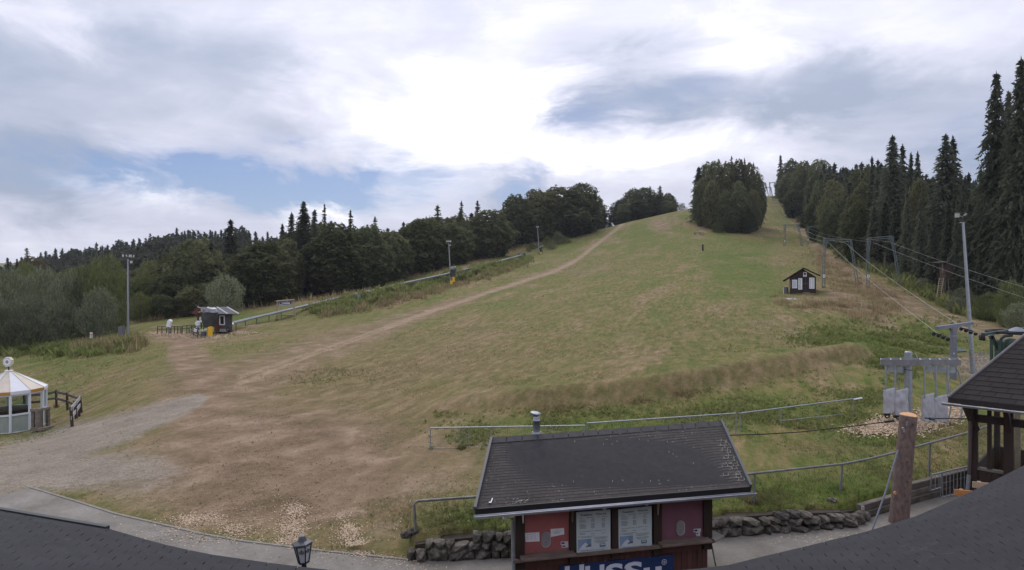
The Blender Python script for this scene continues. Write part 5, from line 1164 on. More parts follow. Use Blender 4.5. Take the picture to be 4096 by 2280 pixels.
# barred gate at the pavilion
bg = empty('barred_railing', P(3730, 1960, 17.3), 'galvanised railing with upright bars beside the pavilion', 'railing')
ta, tb = P(3726, 1899, 16.3), P(3872, 1866, 16.9); pts = [(0, 1899, 1962), (1, 1866, 1990)]
MB().tube([ta, tb], .022, 8).build('top_rail', M_STEEL, bg)
l1, l2, l3, l4 = P(3721, 1963, 16.3), P(3764, 1950, 16.5), P(3761, 1992, 16.5), P(3868, 1966, 16.9)
MB().tube([ta, l1, l2], .018, 6).build('frame_tube', M_STEEL, bg); MB().tube([P(3767, 1890, 16.5), l3, l4], .018, 6).build('frame_tube', M_STEEL, bg)
for k in range(9):
    t = (k + 1) / 10; top = ta.lerp(tb, t); lo = l1.lerp(l2, t / .3) if t < .3 else l3.lerp(l4, (t - .3) / .7); MB().tube([top, Vector((top.x, top.y, lo.z))], .009, 5).build('bar', M_STEEL, bg)

# ------------------------------------------------------------------ log post with stay and straps
lg = empty('log_post', Vector(((3597 - CX) / F * 15.4, 15.4, 0)), 'thick bare debarked log post with fresh cut top', 'post')
lb = Vector(((3594 - CX) / F * 15.4, 15.4, -.03)); lt = P(3633, 1662, 15.4); ax = (lt - lb).normalized()
rl = [lb.lerp(lt, t) + Vector((.006 * math.sin(t * 9), 0, 0)) for t in np.linspace(0, 1, 9)]
m = MB(); m.tube(rl, [.228, .216, .211, .208, .205, .201, .198, .195, .193], 20); m.build('trunk', M_BARK, lg)
m = MB(); m.lathe(lt + ax * .001, [(.188, 0), (.184, .012)], 20, Vector((-.10, -.20, 1))); m.build('cut_face', M_WOODFRESH, lg)
def on_log(px, py): t = (lt.z - (CZ - (py - CY) / F * 15.2)) / (lt.z - lb.z); c = lt.lerp(lb, t); q = P(px, py, 15.15); dx = q.x - c.x; r = .213; return Vector((q.x, c.y - math.sqrt(max(.001, r * r - dx * dx)), q.z))
m = MB(); q = on_log(3599, 1982); m.lathe(q, [(.048, -.01), (.040, .014)], 12, (-.1, -1, .15)); m.build('branch_scar', M_WOODFRESH, lg)
rr = random.Random(8); m = MB()
for px, py in ((3583, 1885), (3577, 1942), (3630, 2010), (3610, 1760), (3636, 1850), (3655, 1700), (3634, 1930)): m.lathe(on_log(px, py), [(.016, -.01), (.010, .012)], 7, (0, -1, 0))
m.build('bark_knots', mat('dark_knot', (.03, .02, .018), .9), lg)
m = MB(); q = on_log(3635, 1694); m.torus(q + Vector((0, -.02, 0)), .030, .008, (1, .2, 0), 10, 5); m.torus(q + Vector((.0, -.03, -.06)), .024, .007, (.3, 1, 0), 10, 5); m.build('chain_ring', M_STEEL, lg)
q = on_log(3625, 1718); m = MB(); m.torus(q + Vector((0, -.02, 0)), .022, .010, (.4, 1, .4), 10, 5); m.box(q + Vector((.03, -.02, -.06)), (.035, .02, .07)); m.build('shackle', mat('bright_shackle', (.55, .57, .62), .3, .1, 5, 0, .7), lg)
st = MB(); st.tube([P(3592, 1800, 15.25), P(3545, 1960, 14.9), P(3478, 2150, 14.6)], .022, 8); tag(st.build('stay_tube', M_GREYPAINT), 'grey diagonal stay tube leaning against the log post', 'stay')
s1 = empty('tension_strap', P(3586, 1681, 15.4), 'black tension strap from the log post towards the kiosk roof', 'strap')
MB().tube([P(3560, 1685, 15.4), P(3400, 1706, 15.2), P(3200, 1728, 14.9), P(3050, 1737, 14.7), P(2890, 1742, 14.5)], .012, 6).build('strap', M_BLACKROPE, s1)
m = MB(); m.tube([P(3575, 1683, 15.4), P(3540, 1688, 15.4)], .030, 8); m.build('ratchet', M_DARK, s1); m = MB(); m.torus(P(3582, 1682, 15.4), .028, .008, (0, 1, 0), 10, 5); m.build('hook_eye', M_STEEL, s1)
s2 = empty('tension_strap', P(3660, 1676, 15.4), 'black tension strap from the log post to the pavilion', 'strap')
m = MB(); m.tube([P(3657, 1677, 15.4), P(3684, 1672, 15.5)], .005, 5); m.torus(P(3688, 1671, 15.5), .024, .007, (0, 1, 0), 10, 5); m.torus(P(3695, 1672, 15.5), .024, .007, (0, 1, 0), 10, 5); m.build('hook_eye', M_STEEL, s2)
MB().tube([P(3698, 1672, 15.5), P(3719, 1674, 15.55)], .016, 6).build('strap', M_BLACKROPE, s2); m = MB(); m.tube([P(3719, 1675, 15.55), P(3736, 1676, 15.6)], .034, 8); m.build('ratchet', M_GREENSTEEL, s2)
MB().tube([P(3736, 1674, 15.6), P(3890, 1675, 15.9)], .014, 6).build('strap', M_BLACKROPE, s2)

# ------------------------------------------------------------------ tow bar station with covered bars
DH = 24.0
hs_ = empty('tow_bar_magazine', Vector((P(3648, 1690, DH).x, DH, gz(P(3648, 1690, DH).x, DH))), 'galvanised overhead tow bar rack on one thick post', 'lift station')
c0 = P(3648, 1690, DH); zt = P(3648, 1412, DH).z; zg = gz(c0.x, DH) - .3
m = MB(); m.lathe((c0.x, DH + .22, zg), [(.135, 0), (.135, zt - zg)], 20); m.lathe((c0.x, DH + .22, zt), [(.13, 0), (.12, .03), (.03, .05)], 20); m.build('post', M_STEEL, hs_)
m = MB(); m.torus((c0.x, DH + .22, P(0, 1482, DH).z), .145, .012, (.1, 0, 1), 16, 5); m.build('strap_ring', M_DARK, hs_)
BL, BR = P(3524, 1439, DH), P(3842, 1446, DH); BR.z = BL.z
MB().beam(BL.lerp(BR, 0) + Vector((0, 0, -.11)), BR + Vector((0, 0, -.11)), .05, .22).build('front_beam', mat('rusty_galvanised_beam', (.19, .185, .19), .55, .3, 2.2, .1, .3), hs_)
off = Vector((.32, .55, 0)); MB().beam(BL + off + Vector((0, 0, -.11)), BR + off + Vector((0, 0, -.11)), .05, .22).build('rear_beam', M_STEEL, hs_)
for k in range(9):
    p = BL.lerp(BR, k / 8) + Vector((0, 0, -.02 if 0 < k < 8 else -.11)); MB().beam(p + off * .05, p + off * .95, .05 if 0 < k < 8 else .03, .04 if 0 < k < 8 else .22).build('cross_bar', M_STEEL, hs_)
for xs in ((3545, 3632), (3700, 3822)):
    a, b = P(xs[0], 1464, DH + .25), P(xs[1], 1468, DH + .25); MB().slab([a + Vector((0, 0, -.24)), b + Vector((0, 0, -.24)), b, a], (0, .012, 0)).build('gusset_plate', M_STEEL, hs_)
for px in (3551, 3590, 3708, 3754, 3801):
    q = P(px, 1476, DH + .235); MB().lathe(q, [(.042, 0), (.030, 0), (.030, .012), (.042, .012)], 14, (0, -1, 0), caps=False).build('guide_ring', mat('pale_ring', (.45, .44, .36), .5), hs_)
for px in (3570, 3610, 3720, 3770, 3820):
    MB().tube([P(px, 1462, DH + .3), P(px + 14, 1490, DH + .32), P(px + 24, 1530, DH + .34), P(px + 28, 1580, DH + .36)], .026, 7).build('guide_tube', M_STEEL, hs_)
m = MB(); m.tube([P(3660, 1412, DH), P(3667, 1422, DH), P(3670, 1436, DH)], .008, 5); m.build('cable', mat('pale_cable', (.6, .6, .6), .6), hs_)
def cover(x0, x1, yt0, yt1, yb0, yb1, lab, tx):
    e = empty('covered_tow_bar', P((x0 + x1) / 2, yb1, DH), lab, 'tow bar', 'covered tow bars hanging from the rack')
    MB().tube([P(tx, 1461, DH - .02), P(tx + 1, (yt0 + yt1) / 2 + 14, DH - .02)], .030, 8).build('hanger_tube', M_STEEL, e)
    nx, nz = 12, 16; m = MB(); vs = []; rr = random.Random(x0)
    for side in (-1, 1):
        for j in range(nz + 1):
            v = j / nz
            for i in range(nx + 1):
                u = i / nx; px = x0 + (x1 - x0) * u + (1 - u * 2) * 2.0 * math.sin(v * 3.1) * .6; py = (yt0 + (yt1 - yt0) * u) * (1 - v) + (yb0 + (yb1 - yb0) * u) * v
                if side == 1 and v < .01: py += 0
                bul = .10 * math.sin(math.pi * (.08 + .84 * u)) ** .6 * (.35 + .65 * min(1, v * 2.2)); fold = .05 * mnoise.noise(Vector((u * 3.2 + x0, v * 3.5, side * 4.))) + .03 * mnoise.noise(Vector((u * 7 + x0, v * 5, side * 9.)))
                p = P(px, py, DH); vs.append(p + Vector((0, side * (bul + .01) + fold, 0)))
    w_ = nx + 1; n1 = w_ * (nz + 1); fs = [(s * n1 + j * w_ + i, s * n1 + j * w_ + i + 1, s * n1 + (j + 1) * w_ + i + 1, s * n1 + (j + 1) * w_ + i) for s in (0, 1) for j in range(nz) for i in range(nx)]
    fs += [(j * w_, (j + 1) * w_, n1 + (j + 1) * w_, n1 + j * w_) for j in range(nz)] + [(j * w_ + nx, n1 + j * w_ + nx, n1 + (j + 1) * w_ + nx, (j + 1) * w_ + nx) for j in range(nz)] + [(i, n1 + i, n1 + i + 1, i + 1) for i in range(nx)]
    m.add(vs, fs, True); m.build('cover', M_COVER, e)
    a = P(x0 + 3, yb0 - 2, DH); b = P(x0 + (x1 - x0) * .62, yb1 - 4, DH); MB().slab([a + Vector((.02, -.07, -.14)), b + Vector((-.02, -.07, -.12)), b + Vector((0, -.07, .03)), a + Vector((0, -.07, .03))], (0, .14, 0)).build('winch_housing', M_DARK, e)
    c = (a + b) / 2 + Vector((.0, 0, -.17)); MB().torus(c, .07, .028, (.25, 1, 0), 14, 6).build('pulley_ring', M_DARK, e)
cover(3534, 3577, 1561, 1551, 1652, 1648, 'leftmost grey covered tow bar, partly behind its neighbour', 3542)
cover(3573, 3631, 1567, 1552, 1660, 1650, 'grey covered tow bar directly left of the rack post', 3579.5)
cover(3688, 3737, 1584, 1571, 1687, 1680, 'grey covered tow bar right of the rack post', 3697)
cover(3734, 3789, 1592, 1576, 1696, 1686, 'rightmost grey covered tow bar beside the pavilion roof corner', 3744)
tb_ = empty('bare_tow_bar', P(3790, 1715, DH), 'uncovered hooked tube tow bar behind the pavilion roof corner', 'tow bar')
MB().tube([P(3791, 1461, DH), P(3788, 1600, DH), P(3784, 1700, DH), P(3785, 1714, DH), P(3792, 1719, DH), P(3825, 1708, DH), P(3834, 1699, DH), P(3842, 1670, DH), P(3850, 1632, DH)], .033, 8).build('bent_tube', M_STEEL, tb_)
MB().tube([P(3803, 1560, DH + .2), P(3802, 1640, DH + .2), P(3796, 1670, DH + .2)], .028, 7).build('second_tube', M_STEEL, tb_)

# T shaped pylon with rope pulleys
DT = 34.0
tq = empty('rope_pylon', Gd(3814, DT), 'grey T shaped rope pylon with pulley batteries at both ends', 'pylon')
b = P(3813, 1500, DT); b.z = gz(b.x, DT) - .2; MB().beam(b, P(3814, 1306, DT), .24, .24, (0, 1, 0)).build('column', M_GREYPAINT, tq, .01)
m = MB(); q = P(3814, 1310, DT); m.poly([q + Vector((-.27, -.1, .05)), q + Vector((.27, -.1, .08)), q + Vector((.13, -.1, -.16)), q + Vector((.12, -.1, -.3)), q + Vector((-.12, -.1, -.3)), q + Vector((-.13, -.1, -.18))], (0, .2, 0)); m.build('head_bracket', M_GREYPAINT, tq)
ba, bb_ = P(3746, 1312, DT - .2), P(3888, 1293, DT + .3); MB().beam(ba, bb_, .2, .18).build('cross_beam', M_GREYPAINT, tq)
def battery(c, parent, dirv_, n=4, r=.095):
    e = MB(); e.beam(c - dirv_ * .32 + Vector((0, 0, .05)), c + dirv_ * .32 + Vector((0, 0, -.05)), .05, .06); o = e.build('pulley_arm', M_DARK, parent)
    for k in range(n):
        q = c + dirv_ * (-.33 + .66 * k / (n - 1)) + Vector((.03, -.06, -.04 - .05 * k)); s_ = dirv_.cross(Vector((0, 0, 1))).normalized(); m = MB(); m.lathe(q - s_ * .03, [(.03, 0), (r, 0), (r * .85, .02), (r * .85, .03), (r, .05), (.03, .05)], 14, s_); m.build('pulley', M_DARK, o)
battery(P(3758, 1338, DT - .2), tq, Vector((.7, -.7, -.15)).normalized()); battery(P(3868, 1318, DT + .2), tq, Vector((.7, -.7, -.15)).normalized())
MB().tube([P(3878, 1297, DT + .2), P(3890, 1293, DT + .2)], .03, 6).build('end_stub', M_DARK, tq)
m = MB(); q = P(3816, 1414, DT - .14); m.box(q, (.04, .01, .10)); m.build('number_plate', M_WHITE, tq)

# bullwheel drive
DB = 30.0
bw = empty('lift_drive', Gd(4040, DB), 'dark green lift drive with large horizontal bullwheel behind the pavilion roof', 'lift drive')
wc = P(4105, 1329, DB); R0 = pix(0, 133, DB)
m = MB(); m.lathe(wc + Vector((0, 0, -.05)), [(R0 * .9, 0), (R0, 0), (R0 * .97, .05), (R0, .10), (R0 * .9, .10), (R0 * .9, 0)], 40, caps=False); m.build('wheel_rim', M_DARK, bw)
for k in range(6):
    t = k * math.pi / 3 + .3; d_ = Vector((math.cos(t), math.sin(t), 0)); MB().beam(wc + d_ * .1, wc + d_ * R0 * .92, .12, .07).build('spoke', M_DARK, bw)
m = MB(); m.lathe(wc + Vector((-.45, 0, .06)), [(.45, 0), (.2, .14), (.05, .2)], 12); m.build('hub_cover', M_GREYPAINT, bw)
fa, fb_ = P(3932, 1338, DB - .3), P(4120, 1312, DB + .6); MB().beam(fa, fb_, .18, .14).build('frame_beam', M_GREENSTEEL, bw)
lo = P(3966, 1470, DB); lo.z = gz(lo.x, lo.y); MB().beam(P(3966, 1345, DB), lo, .10, .10, (0, 1, 0)).build('leg', M_GREENSTEEL, bw)
MB().beam(P(3966, 1336, DB), P(3990, 1400, DB + .3), .10, .12, (0, 1, 0)).build('brace', M_GREENSTEEL, bw)
MB().beam(P(3958, 1342, DB), P(3968, 1356, DB), .12, .10, (0, 1, 0)).build('corner_gusset', M_GREENSTEEL, bw)
for dx, dy in ((3922, 1350), (3934, 1352)):
    MB().lathe(P(dx, dy, DB - .3), [(.04, -.02), (.15, -.03), (.13, 0), (.15, .03), (.04, .02)], 18, (1, -.35, 0)).build('deflection_pulley', M_DARK, bw)
m = MB(); c = P(4030, 1390, DB + .4); m.box(c + Vector((.05, 0, -.1)), (.85, .8, .9)); hz = m.build('motor_housing', M_GREENSTEEL, bw, .05)
m = MB(); arc = [P(3998, 1420, DB - .1), P(3999, 1380, DB - .1), P(4006, 1354, DB - .1), P(4020, 1344, DB - .1), P(4048, 1342, DB - .1)]; m.tube(arc, .07, 6); m.build('guard_hoop', M_GREENSTEEL, bw)
m = MB(); m.lathe(P(4045, 1400, DB - .2), [(.27, -.1), (.29, .0), (.29, .35), (.26, .5), (.1, .56)], 18); m.build('motor', M_GREENSTEEL, bw)
m = MB(); m.slab([P(3982, 1432, DB - .2), P(4015, 1432, DB - .2), P(4018, 1405, DB - .2), P(3988, 1405, DB - .2)], (0, .1, 0)); m.build('hatch', M_GREENSTEEL, bw)
m = MB(); m.slab([P(3830, 1410, 35), P(3866, 1408, 34.5), P(3860, 1400, 36), P(3828, 1396, 36.5)], (0, 0, .06)); tag(m.build('steel_hatch', M_GREENSTEEL), 'dark green steel hatch lying in the grass beside the pylon', 'hatch')
m = MB(); rr = random.Random(12); vs = []
for i in range(1400):
    px = rr.gauss(3910, 40); py = rr.gauss(1475, 36)
    if py < 1418 or px < 3830: continue
    d = None; g = Gd(px, max(28.0, min(42, (CZ - .9) * F / (py - CY)))); s_ = rr.uniform(.03, .10); m.add([g + Vector((-s_, 0, -.02)), g + Vector((s_, -s_ * .5, -.02)), g + Vector((0, s_, -.02)), g + Vector((0, 0, s_ * .8))], [(0, 1, 3), (1, 2, 3), (2, 0, 3)])
tag(m.build('rubble', mat('pale_rubble', (.24, .21, .18), .95, .3, 4, .3)), kind='stuff')

# ------------------------------------------------------------------ floodlight masts
M_LAMPGLASS = mat('lamp_glass', (.55, .55, .52), .3, .1, 5)
def flood_mast(base, top, r0, heads, label, frame=None):
    e = empty('floodlight_mast', base, label, 'floodlight', 'floodlight masts'); MB().tube([base + Vector((0, 0, -.3)), top], r0, 10, r0 * .5).build('mast', M_STEEL, e)
    for (dx, dz, w_, h_, ax, tilt) in heads:
        c = top + Vector((dx, 0, dz)); az = Vector((math.sin(ax), -math.cos(ax), 0)); n = (az * math.cos(tilt) + Vector((0, 0, -math.sin(tilt)))).normalized(); sx_ = Vector((0, 0, 1)).cross(n).normalized(); u = n.cross(sx_)
        MB().box(c - n * .06, (w_, h_, .12), sx_, u, n).build('lamp_head', M_DARK, e, .02); MB().box(c + n * .008, (w_ * .86, h_ * .82, .012), sx_, u, n).build('lamp_glass', M_LAMPGLASS, e)
        if abs(dx) > .01: MB().tube([top + Vector((0, 0, dz - h_ * .3 if dz > 0 else -.1)), c - n * .1], .025, 5).build('lamp_arm', M_STEEL, e)
    return e
b = Gd(512, 76); t = P(512, 1036, 76)
flood_mast(b, t, .16, [(-.62, .42, .32, .36, -.3, .2), (-.16, .42, .26, .34, -.5, .2), (.30, .38, .42, .40, .1, .25), (.70, .36, .20, .38, 1.2, .2), (.40, -.38, .32, .38, .7, .2)], 'nearest left floodlight mast with five lamps in front of the willows')
b = Gd(1804, 126); t = P(1795, 974, 126); flood_mast(b, t, .17, [(-.35, .45, .36, .4, -.3, .2), (.02, .45, .3, .4, 0, .2), (.36, .45, .42, .45, .5, .2), (.30, -.35, .3, .35, .6, .3)], 'middle floodlight mast beside the yellow padded snow gun')
b = Gd(2157, 198); t = P(2150, 912, 198); flood_mast(b, t, .19, [(-.2, .35, .5, .45, -.5, .2), (.25, .4, .5, .5, .6, .2)], 'farthest floodlight mast high on the slope edge')
b = Gd(3894, 35.5); t = P(3852, 889, 35.5)
flood_mast(b, t, .13, [(-.34, .40, .27, .31, -.5, .55), (.12, .45, .34, .18, .6, .8), (-.06, -.02, .44, .10, .3, 1.3)], 'tall leaning floodlight mast on the right behind the pavilion roof')

# ------------------------------------------------------------------ lift portals
PG = 'steel portals of the ski lifts'
def portal(lb_, lt_, rb_, rt_, d, label, plate=True, thick=.055, dr=0.0, pair=.16, sag=0.0):
    A, B = P(*lb_, d), P(*rb_, d + dr); At, Bt = P(*lt_, d), P(*rt_, d + dr); e = empty('lift_portal', Vector((A.x, A.y, gz(A.x, A.y))), label, 'lift portal', PG)
    for q, t in ((A, At), (B, Bt)):
        q = Vector((q.x, q.y, min(q.z, gz(q.x, q.y)) - .2)); s_ = 1 if t is Bt else -1
        for k in (-1, 1): MB().tube([q + Vector((k * pair * 1.2, 0, 0)), t + Vector((k * pair * .55, 0, 0))], thick, 6).build('leg_tube', M_PORTAL, e)
        m = MB()
        for j in range(1, 6): w_ = j / 6; c = q.lerp(t, w_); m.tube([c + Vector((-pair * .8, 0, 0)), c + Vector((pair * .8, 0, .04))], thick * .5, 5)
        tag(m.build('leg_ties', M_PORTAL, e), kind='stuff')
        MB().tube([t.lerp(q, .30) + Vector((-s_ * pair, 0, 0)), t.lerp(At if t is Bt else Bt, .12) + Vector((0, 0, -.05))], thick * .8, 5).build('knee_brace', M_PORTAL, e)
    for dz in (0, -pair * 1.6): MB().tube([At + Vector((0, 0, dz)), Bt + Vector((0, 0, dz))], thick, 6).build('cross_bar', M_PORTAL, e)
    if plate:
        q = A.lerp(At, .22) + Vector((0, -.12, 0)); MB().box(q, (.30, .02, .42)).build('number_plate', M_WHITE, e)
        MB().box(q + Vector((0, -.012, 0)), (.12, .004, .2)).build('number_print', M_INKGREY, e)
    return e
portal((3294, 1147), (3297, 954), (3431, 1140), (3403, 960), 84, 'lift portal directly right of the small hut', dr=1)
portal((3472, 1148), (3472, 952), (3601, 1140), (3569, 945), 83, 'lift portal second right of the small hut, below the forest', dr=1)
portal((3139, 984), (3138, 898), (3208, 980), (3192, 895), 165, 'lift portal halfway up beside the brown road', thick=.08, pair=.22)
portal((3231, 975), (3231, 907), (3300, 972), (3285, 902), 162, 'thin lift portal in front of the forest right of the halfway portal', thick=.06, pair=.18)
portal((3103, 774), (3103, 744), (3144, 790), (3133, 743), 300, 'upper lift portal at the forest edge near the hilltop', False, .10, pair=.2)
portal((3070, 788), (3052, 750), (3093, 797), (3083, 748), 300, 'upper lift portal standing against the sky in the gap', False, .10, pair=.2)
portal((3060, 774), (3030, 733), (3075, 776), (3062, 730), 345, 'highest left lift portal against the sky', False, .11, pair=.2)
portal((3081, 772), (3078, 730), (3102, 772), (3100, 729), 345, 'highest right lift portal against the sky', False, .11, pair=.2)
# haul ropes, each one sagging line
RG = 'haul ropes of the ski lifts'
def rope(pts, label, r=.022):
    q = [P(*t) for t in pts]; m = MB(); full = []
    for a, b in zip(q[:-1], q[1:]):
        for k in range(6): t = k / 6; full.append(a.lerp(b, t) + Vector((0, 0, -.012 * (b - a).length * 4 * t * (1 - t) * .5)))
    full.append(q[-1]); m.tube(full, r, 5); tag(m.build('haul_rope', M_ROPE), label, 'rope', RG)
rope([(3974, 1340, 29.2), (3772, 1344, 33.6), (3746, 1330, 34.2), (3317, 972, 84), (3148, 902, 165), (3090, 805, 290), (3060, 752, 300)], 'left haul rope from the bullwheel up over the portal by the hut', .013)
rope([(4030, 1316, 31.2), (3880, 1326, 34), (3855, 1312, 34.6), (3382, 972, 85), (3178, 900, 165), (3110, 812, 290), (3078, 752, 300)], 'right haul rope from the bullwheel up over the portal by the hut', .013)
rope([(4140, 1205, 52), (3488, 968, 83), (3240, 915, 162)], 'lower thin haul rope crossing in front of the right forest', .010)
rope([(4140, 1162, 52), (3560, 968, 84), (3280, 912, 162)], 'upper thin haul rope crossing in front of the right forest', .010)

# ------------------------------------------------------------------ hut by the lift
HD = 78.0
hb = Gd(3212, HD); z0 = P(0, 1177, HD).z
hut = empty('lift_hut', Vector((hb.x, HD, z0)), 'small dark brown gabled hut with white vertical signs beside the lift', 'hut')
HV = Vector((.50, 1, 0))
def HP(px, py, o=0.0): return P(px, py, HD + o)
def Hrect(x0, y0, x1, y1, off, th): 
    s_ = -th; return MB().slab([HP(x0, y1, off), HP(x1, y1, off), HP(x1, y0, off), HP(x0, y0, off)], (0, -th, 0))
MB().poly([HP(3160, 1186), HP(3264, 1184), HP(3262, 1106), HP(3214, 1078), HP(3158, 1112)], HV * 3.2).build('wall_core', M_WOODDARK, hut)
xs = np.linspace(3159.5, 3264, 20)
for x0, x1 in zip(xs[:-1], xs[1:]):
    xc = (x0 + x1) / 2; yt = 1078 + (3214 - xc) * .60 if xc < 3214 else 1078 + (xc - 3214) * .58
    Hrect(x0 + .4, yt + 3, x1 - .4, 1186, -.012, .025).build('wall_board', M_WOODDARK, hut)
M_HROOF = mat('mossy_dark_roof', (.040, .034, .030), .9, .4, 4, .5)
for (xa, ya), (xb, yb) in (((3214.5, 1074), (3131, 1126)), ((3214.5, 1074), (3282, 1105))):
    m = MB(); a, b = HP(xa, ya, -.45), HP(xb, yb, -.45); a2, b2 = a + HV * 3.9, b + HV * 3.9; m.slab([a, b, b2, a2], (0, 0, .09)); rp_ = m.build('roof_slope', M_HROOF, hut)
    nrm = Vector((0, 0, 1)); rows = 9
    for r in range(rows):
        t0, t1 = r / rows, min(1, (r + 1.2) / rows); q = [a.lerp(b, t0), a.lerp(b, t1), a2.lerp(b2, t1), a2.lerp(b2, t0)]; MB().slab([p + Vector((0, 0, .092 + (.03 if i in (1, 2) else .008))) for i, p in enumerate(q)], (0, 0, .02)).build('roof_course', M_HROOF, rp_)
fr = Hrect(3168, 1119, 3188, 1153, -.04, .05).build('window_frame', M_WHITE, hut); Hrect(3170.5, 1122, 3186, 1150, -.092, .01).build('shutter_board', mat('pale_shutter', (.50, .53, .56), .6), fr)
m = MB(); m.slab([HP(3157, 1154, -.05), HP(3162, 1153, -.05), HP(3162, 1120, -.05), HP(3157, 1121, -.05)], (0, .06, 0)); m.build('corner_trim', mat('warm_timber_trim', (.30, .19, .12), .8), hut)
dr_ = Hrect(3212, 1110, 3232, 1162, -.04, .04).build('door', mat('dark_plum_door', (.045, .025, .032), .6, .2, 6), hut)
MB().beam(HP(3222, 1112, -.09), HP(3222, 1160, -.09), .06, .03, (0, 1, 0)).build('door_batten', M_WOODRED, dr_); MB().beam(HP(3213, 1134, -.095), HP(3231, 1133, -.095), .05, .03).build('door_rail', M_WOODGREY, dr_)
for k, (px, py) in enumerate(((3217, 1122), (3227, 1122), (3217, 1148), (3227, 1148))): Hrect(px - 3.2, py - 9, px + 3.2, py + 9, -.085, .01).build('door_panel', mat('dark_panel', (.02, .013, .015), .5), dr_)
sg = Hrect(3193, 1113, 3208.5, 1158.5, -.045, .03).build('sign_board', M_WHITE, hut)
m = MB()
for k in range(9):
    y = 1117 + k * 4.6
    for a_, b_ in (((3196, y), (3205, y + .9)), ((3197 + (k * 3) % 5, y + .4), (3198.6 + (k * 3) % 5, y + 3.2))): m.slab([HP(a_[0], b_[1], -.0765), HP(b_[0], b_[1], -.0765), HP(b_[0], a_[1], -.0765), HP(a_[0], a_[1], -.0765)], (0, -.004, 0))
m.build('vertical_lettering', M_INK, sg)
sg = Hrect(3237, 1110.5, 3257.5, 1155, -.045, .03).build('sign_board', M_WHITE, hut)
for xc, mm_ in ((3243, M_INK), (3252, M_NAVYP)):
    m = MB()
    for k in range(10):
        y = 1113 + k * 4.1; wd_ = 1.6 if xc < 3245 else 2.6
        for a_, b_ in (((xc - wd_, y), (xc + wd_, y + .8)), ((xc - wd_ + (k * 2) % 4, y + .4), (xc - wd_ + 1 + (k * 2) % 4, y + 2.8))): m.slab([HP(a_[0], b_[1], -.0765), HP(b_[0], b_[1], -.0765), HP(b_[0], a_[1], -.0765), HP(a_[0], a_[1], -.0765)], (0, -.004, 0))
    m.build('vertical_lettering', mm_, sg)
sg = Hrect(3213, 1089, 3226, 1107, -.045, .03).build('emblem_board', M_WHITE, hut)
m = MB(); m.lathe(HP(3219.5, 1095.5, -.077), [(.16, 0), (.16, .004)], 16, (0, -1, 0)); m.build('arch_emblem', M_INK, sg); m = MB(); m.slab([HP(3216, 1106, -.077), HP(3223, 1106, -.077), HP(3223, 1102, -.077), HP(3216, 1102, -.077)], (0, -.004, 0)); m.build('emblem_print', M_INKGREY, sg)
m = MB(); m.box(HP(3224, 1173, -.4), (.8, .5, .25)); m.build('door_step', M_WOODGREY, hut)
bq = empty('metal_barrel', P(3143, 1176, HD + .6), 'grey metal barrel left of the small hut', 'barrel'); c = P(3143, 1178, HD + .6)
m = MB(); m.lathe(c, [(.30, 0), (.31, .02), (.30, .04), (.30, .30), (.315, .32), (.30, .34), (.30, .62), (.315, .64), (.30, .66), (.30, .92), (.31, .94), (.28, .95)], 18); m.build('drum', mat('dull_drum', (.13, .13, .14), .6, .3, 3, .1, .3), bq); MB().tube([c + Vector((-.33, -.1, 0)), c + Vector((-.33, -.1, .9))], .03, 6).build('pipe', M_WHITE, bq)
for (px, py, sx_, lab) in ((3156, 1199, .42, 'white painted boulder in the grass below the hut'), (3178, 1200, .24, 'smaller white boulder beside the large one below the hut')):
    g = Gp(px, py + 5); rr = random.Random(px); tag(rock(g + Vector((0, 0, .12)), Vector((1, 0, 0)), Vector((0, 1, 0)), sx_, .3, .22, rr).build('boulder', mat('whitewashed_stone', (.48, .46, .46), .9, .3, 3, .4)), lab, 'stone')

# hunting stand
SD = 75.0
hst = empty('hunting_stand', Gd(3775, SD), 'wooden raised hunting stand with ladder at the forest edge', 'hunting stand')
M_STAND = mat('red_brown_planks', (.085, .052, .042), .85, .3, 5, .2)
c = P(3783, 1085, SD); MB().box(c, (pix(0, 26, SD), 1.0, pix(0, 56, SD))).build('cabin', M_STAND, hst)
for k in range(6): MB().box(c + Vector((0, -.515, -.75 + k * .29)), (pix(0, 26, SD), .03, .27)).build('cabin_board', M_STAND, hst)
MB().box(P(3770, 1072, SD - .6), (.12, .08, 1.2)).build('door_jamb', M_WOODGREY, hst)
m = MB(); a, b = P(3755, 1053, SD - .8), P(3801, 1049, SD - .8); m.slab([a, b, b + Vector((0, 1.7, .1)), a + Vector((0, 1.7, .1))], (0, 0, .08)); m.build('roof', M_HROOF, hst)
for px0, px1, dd in ((3776, 3774, -.4), (3782, 3781, .4), (3793, 3797, -.4), (3768, 3764, .4)):
    q = Gd(px1, SD + dd); q.z -= .2; MB().tube([P(px0, 1112, SD + dd), q], .06, 6).build('leg', M_WOODGREY, hst)
MB().tube([P(3767, 1118, SD - .42), P(3780, 1195, SD - .45)], .045, 5).build('brace', M_WOODGREY, hst); MB().tube([P(3795, 1158, SD - .3), P(3781, 1182, SD - .3)], .045, 5).build('brace', M_WOODGREY, hst)
la, lb2 = P(3766, 1112, SD - .6), P(3751, 1204, SD - 1.6); sx_ = Vector((.24, 0, 0)); lb2.z = gz(lb2.x, lb2.y)
for k in (-1, 1): MB().tube([la + sx_ * k, lb2 + sx_ * k], .04, 5).build('ladder_rail', M_WOODLIGHT, hst)
for k in range(11): q = la.lerp(lb2, (k + .5) / 11); MB().tube([q - sx_ * 1.25, q + sx_ * 1.25], .035, 5).build('rung', M_WOODLIGHT, hst)

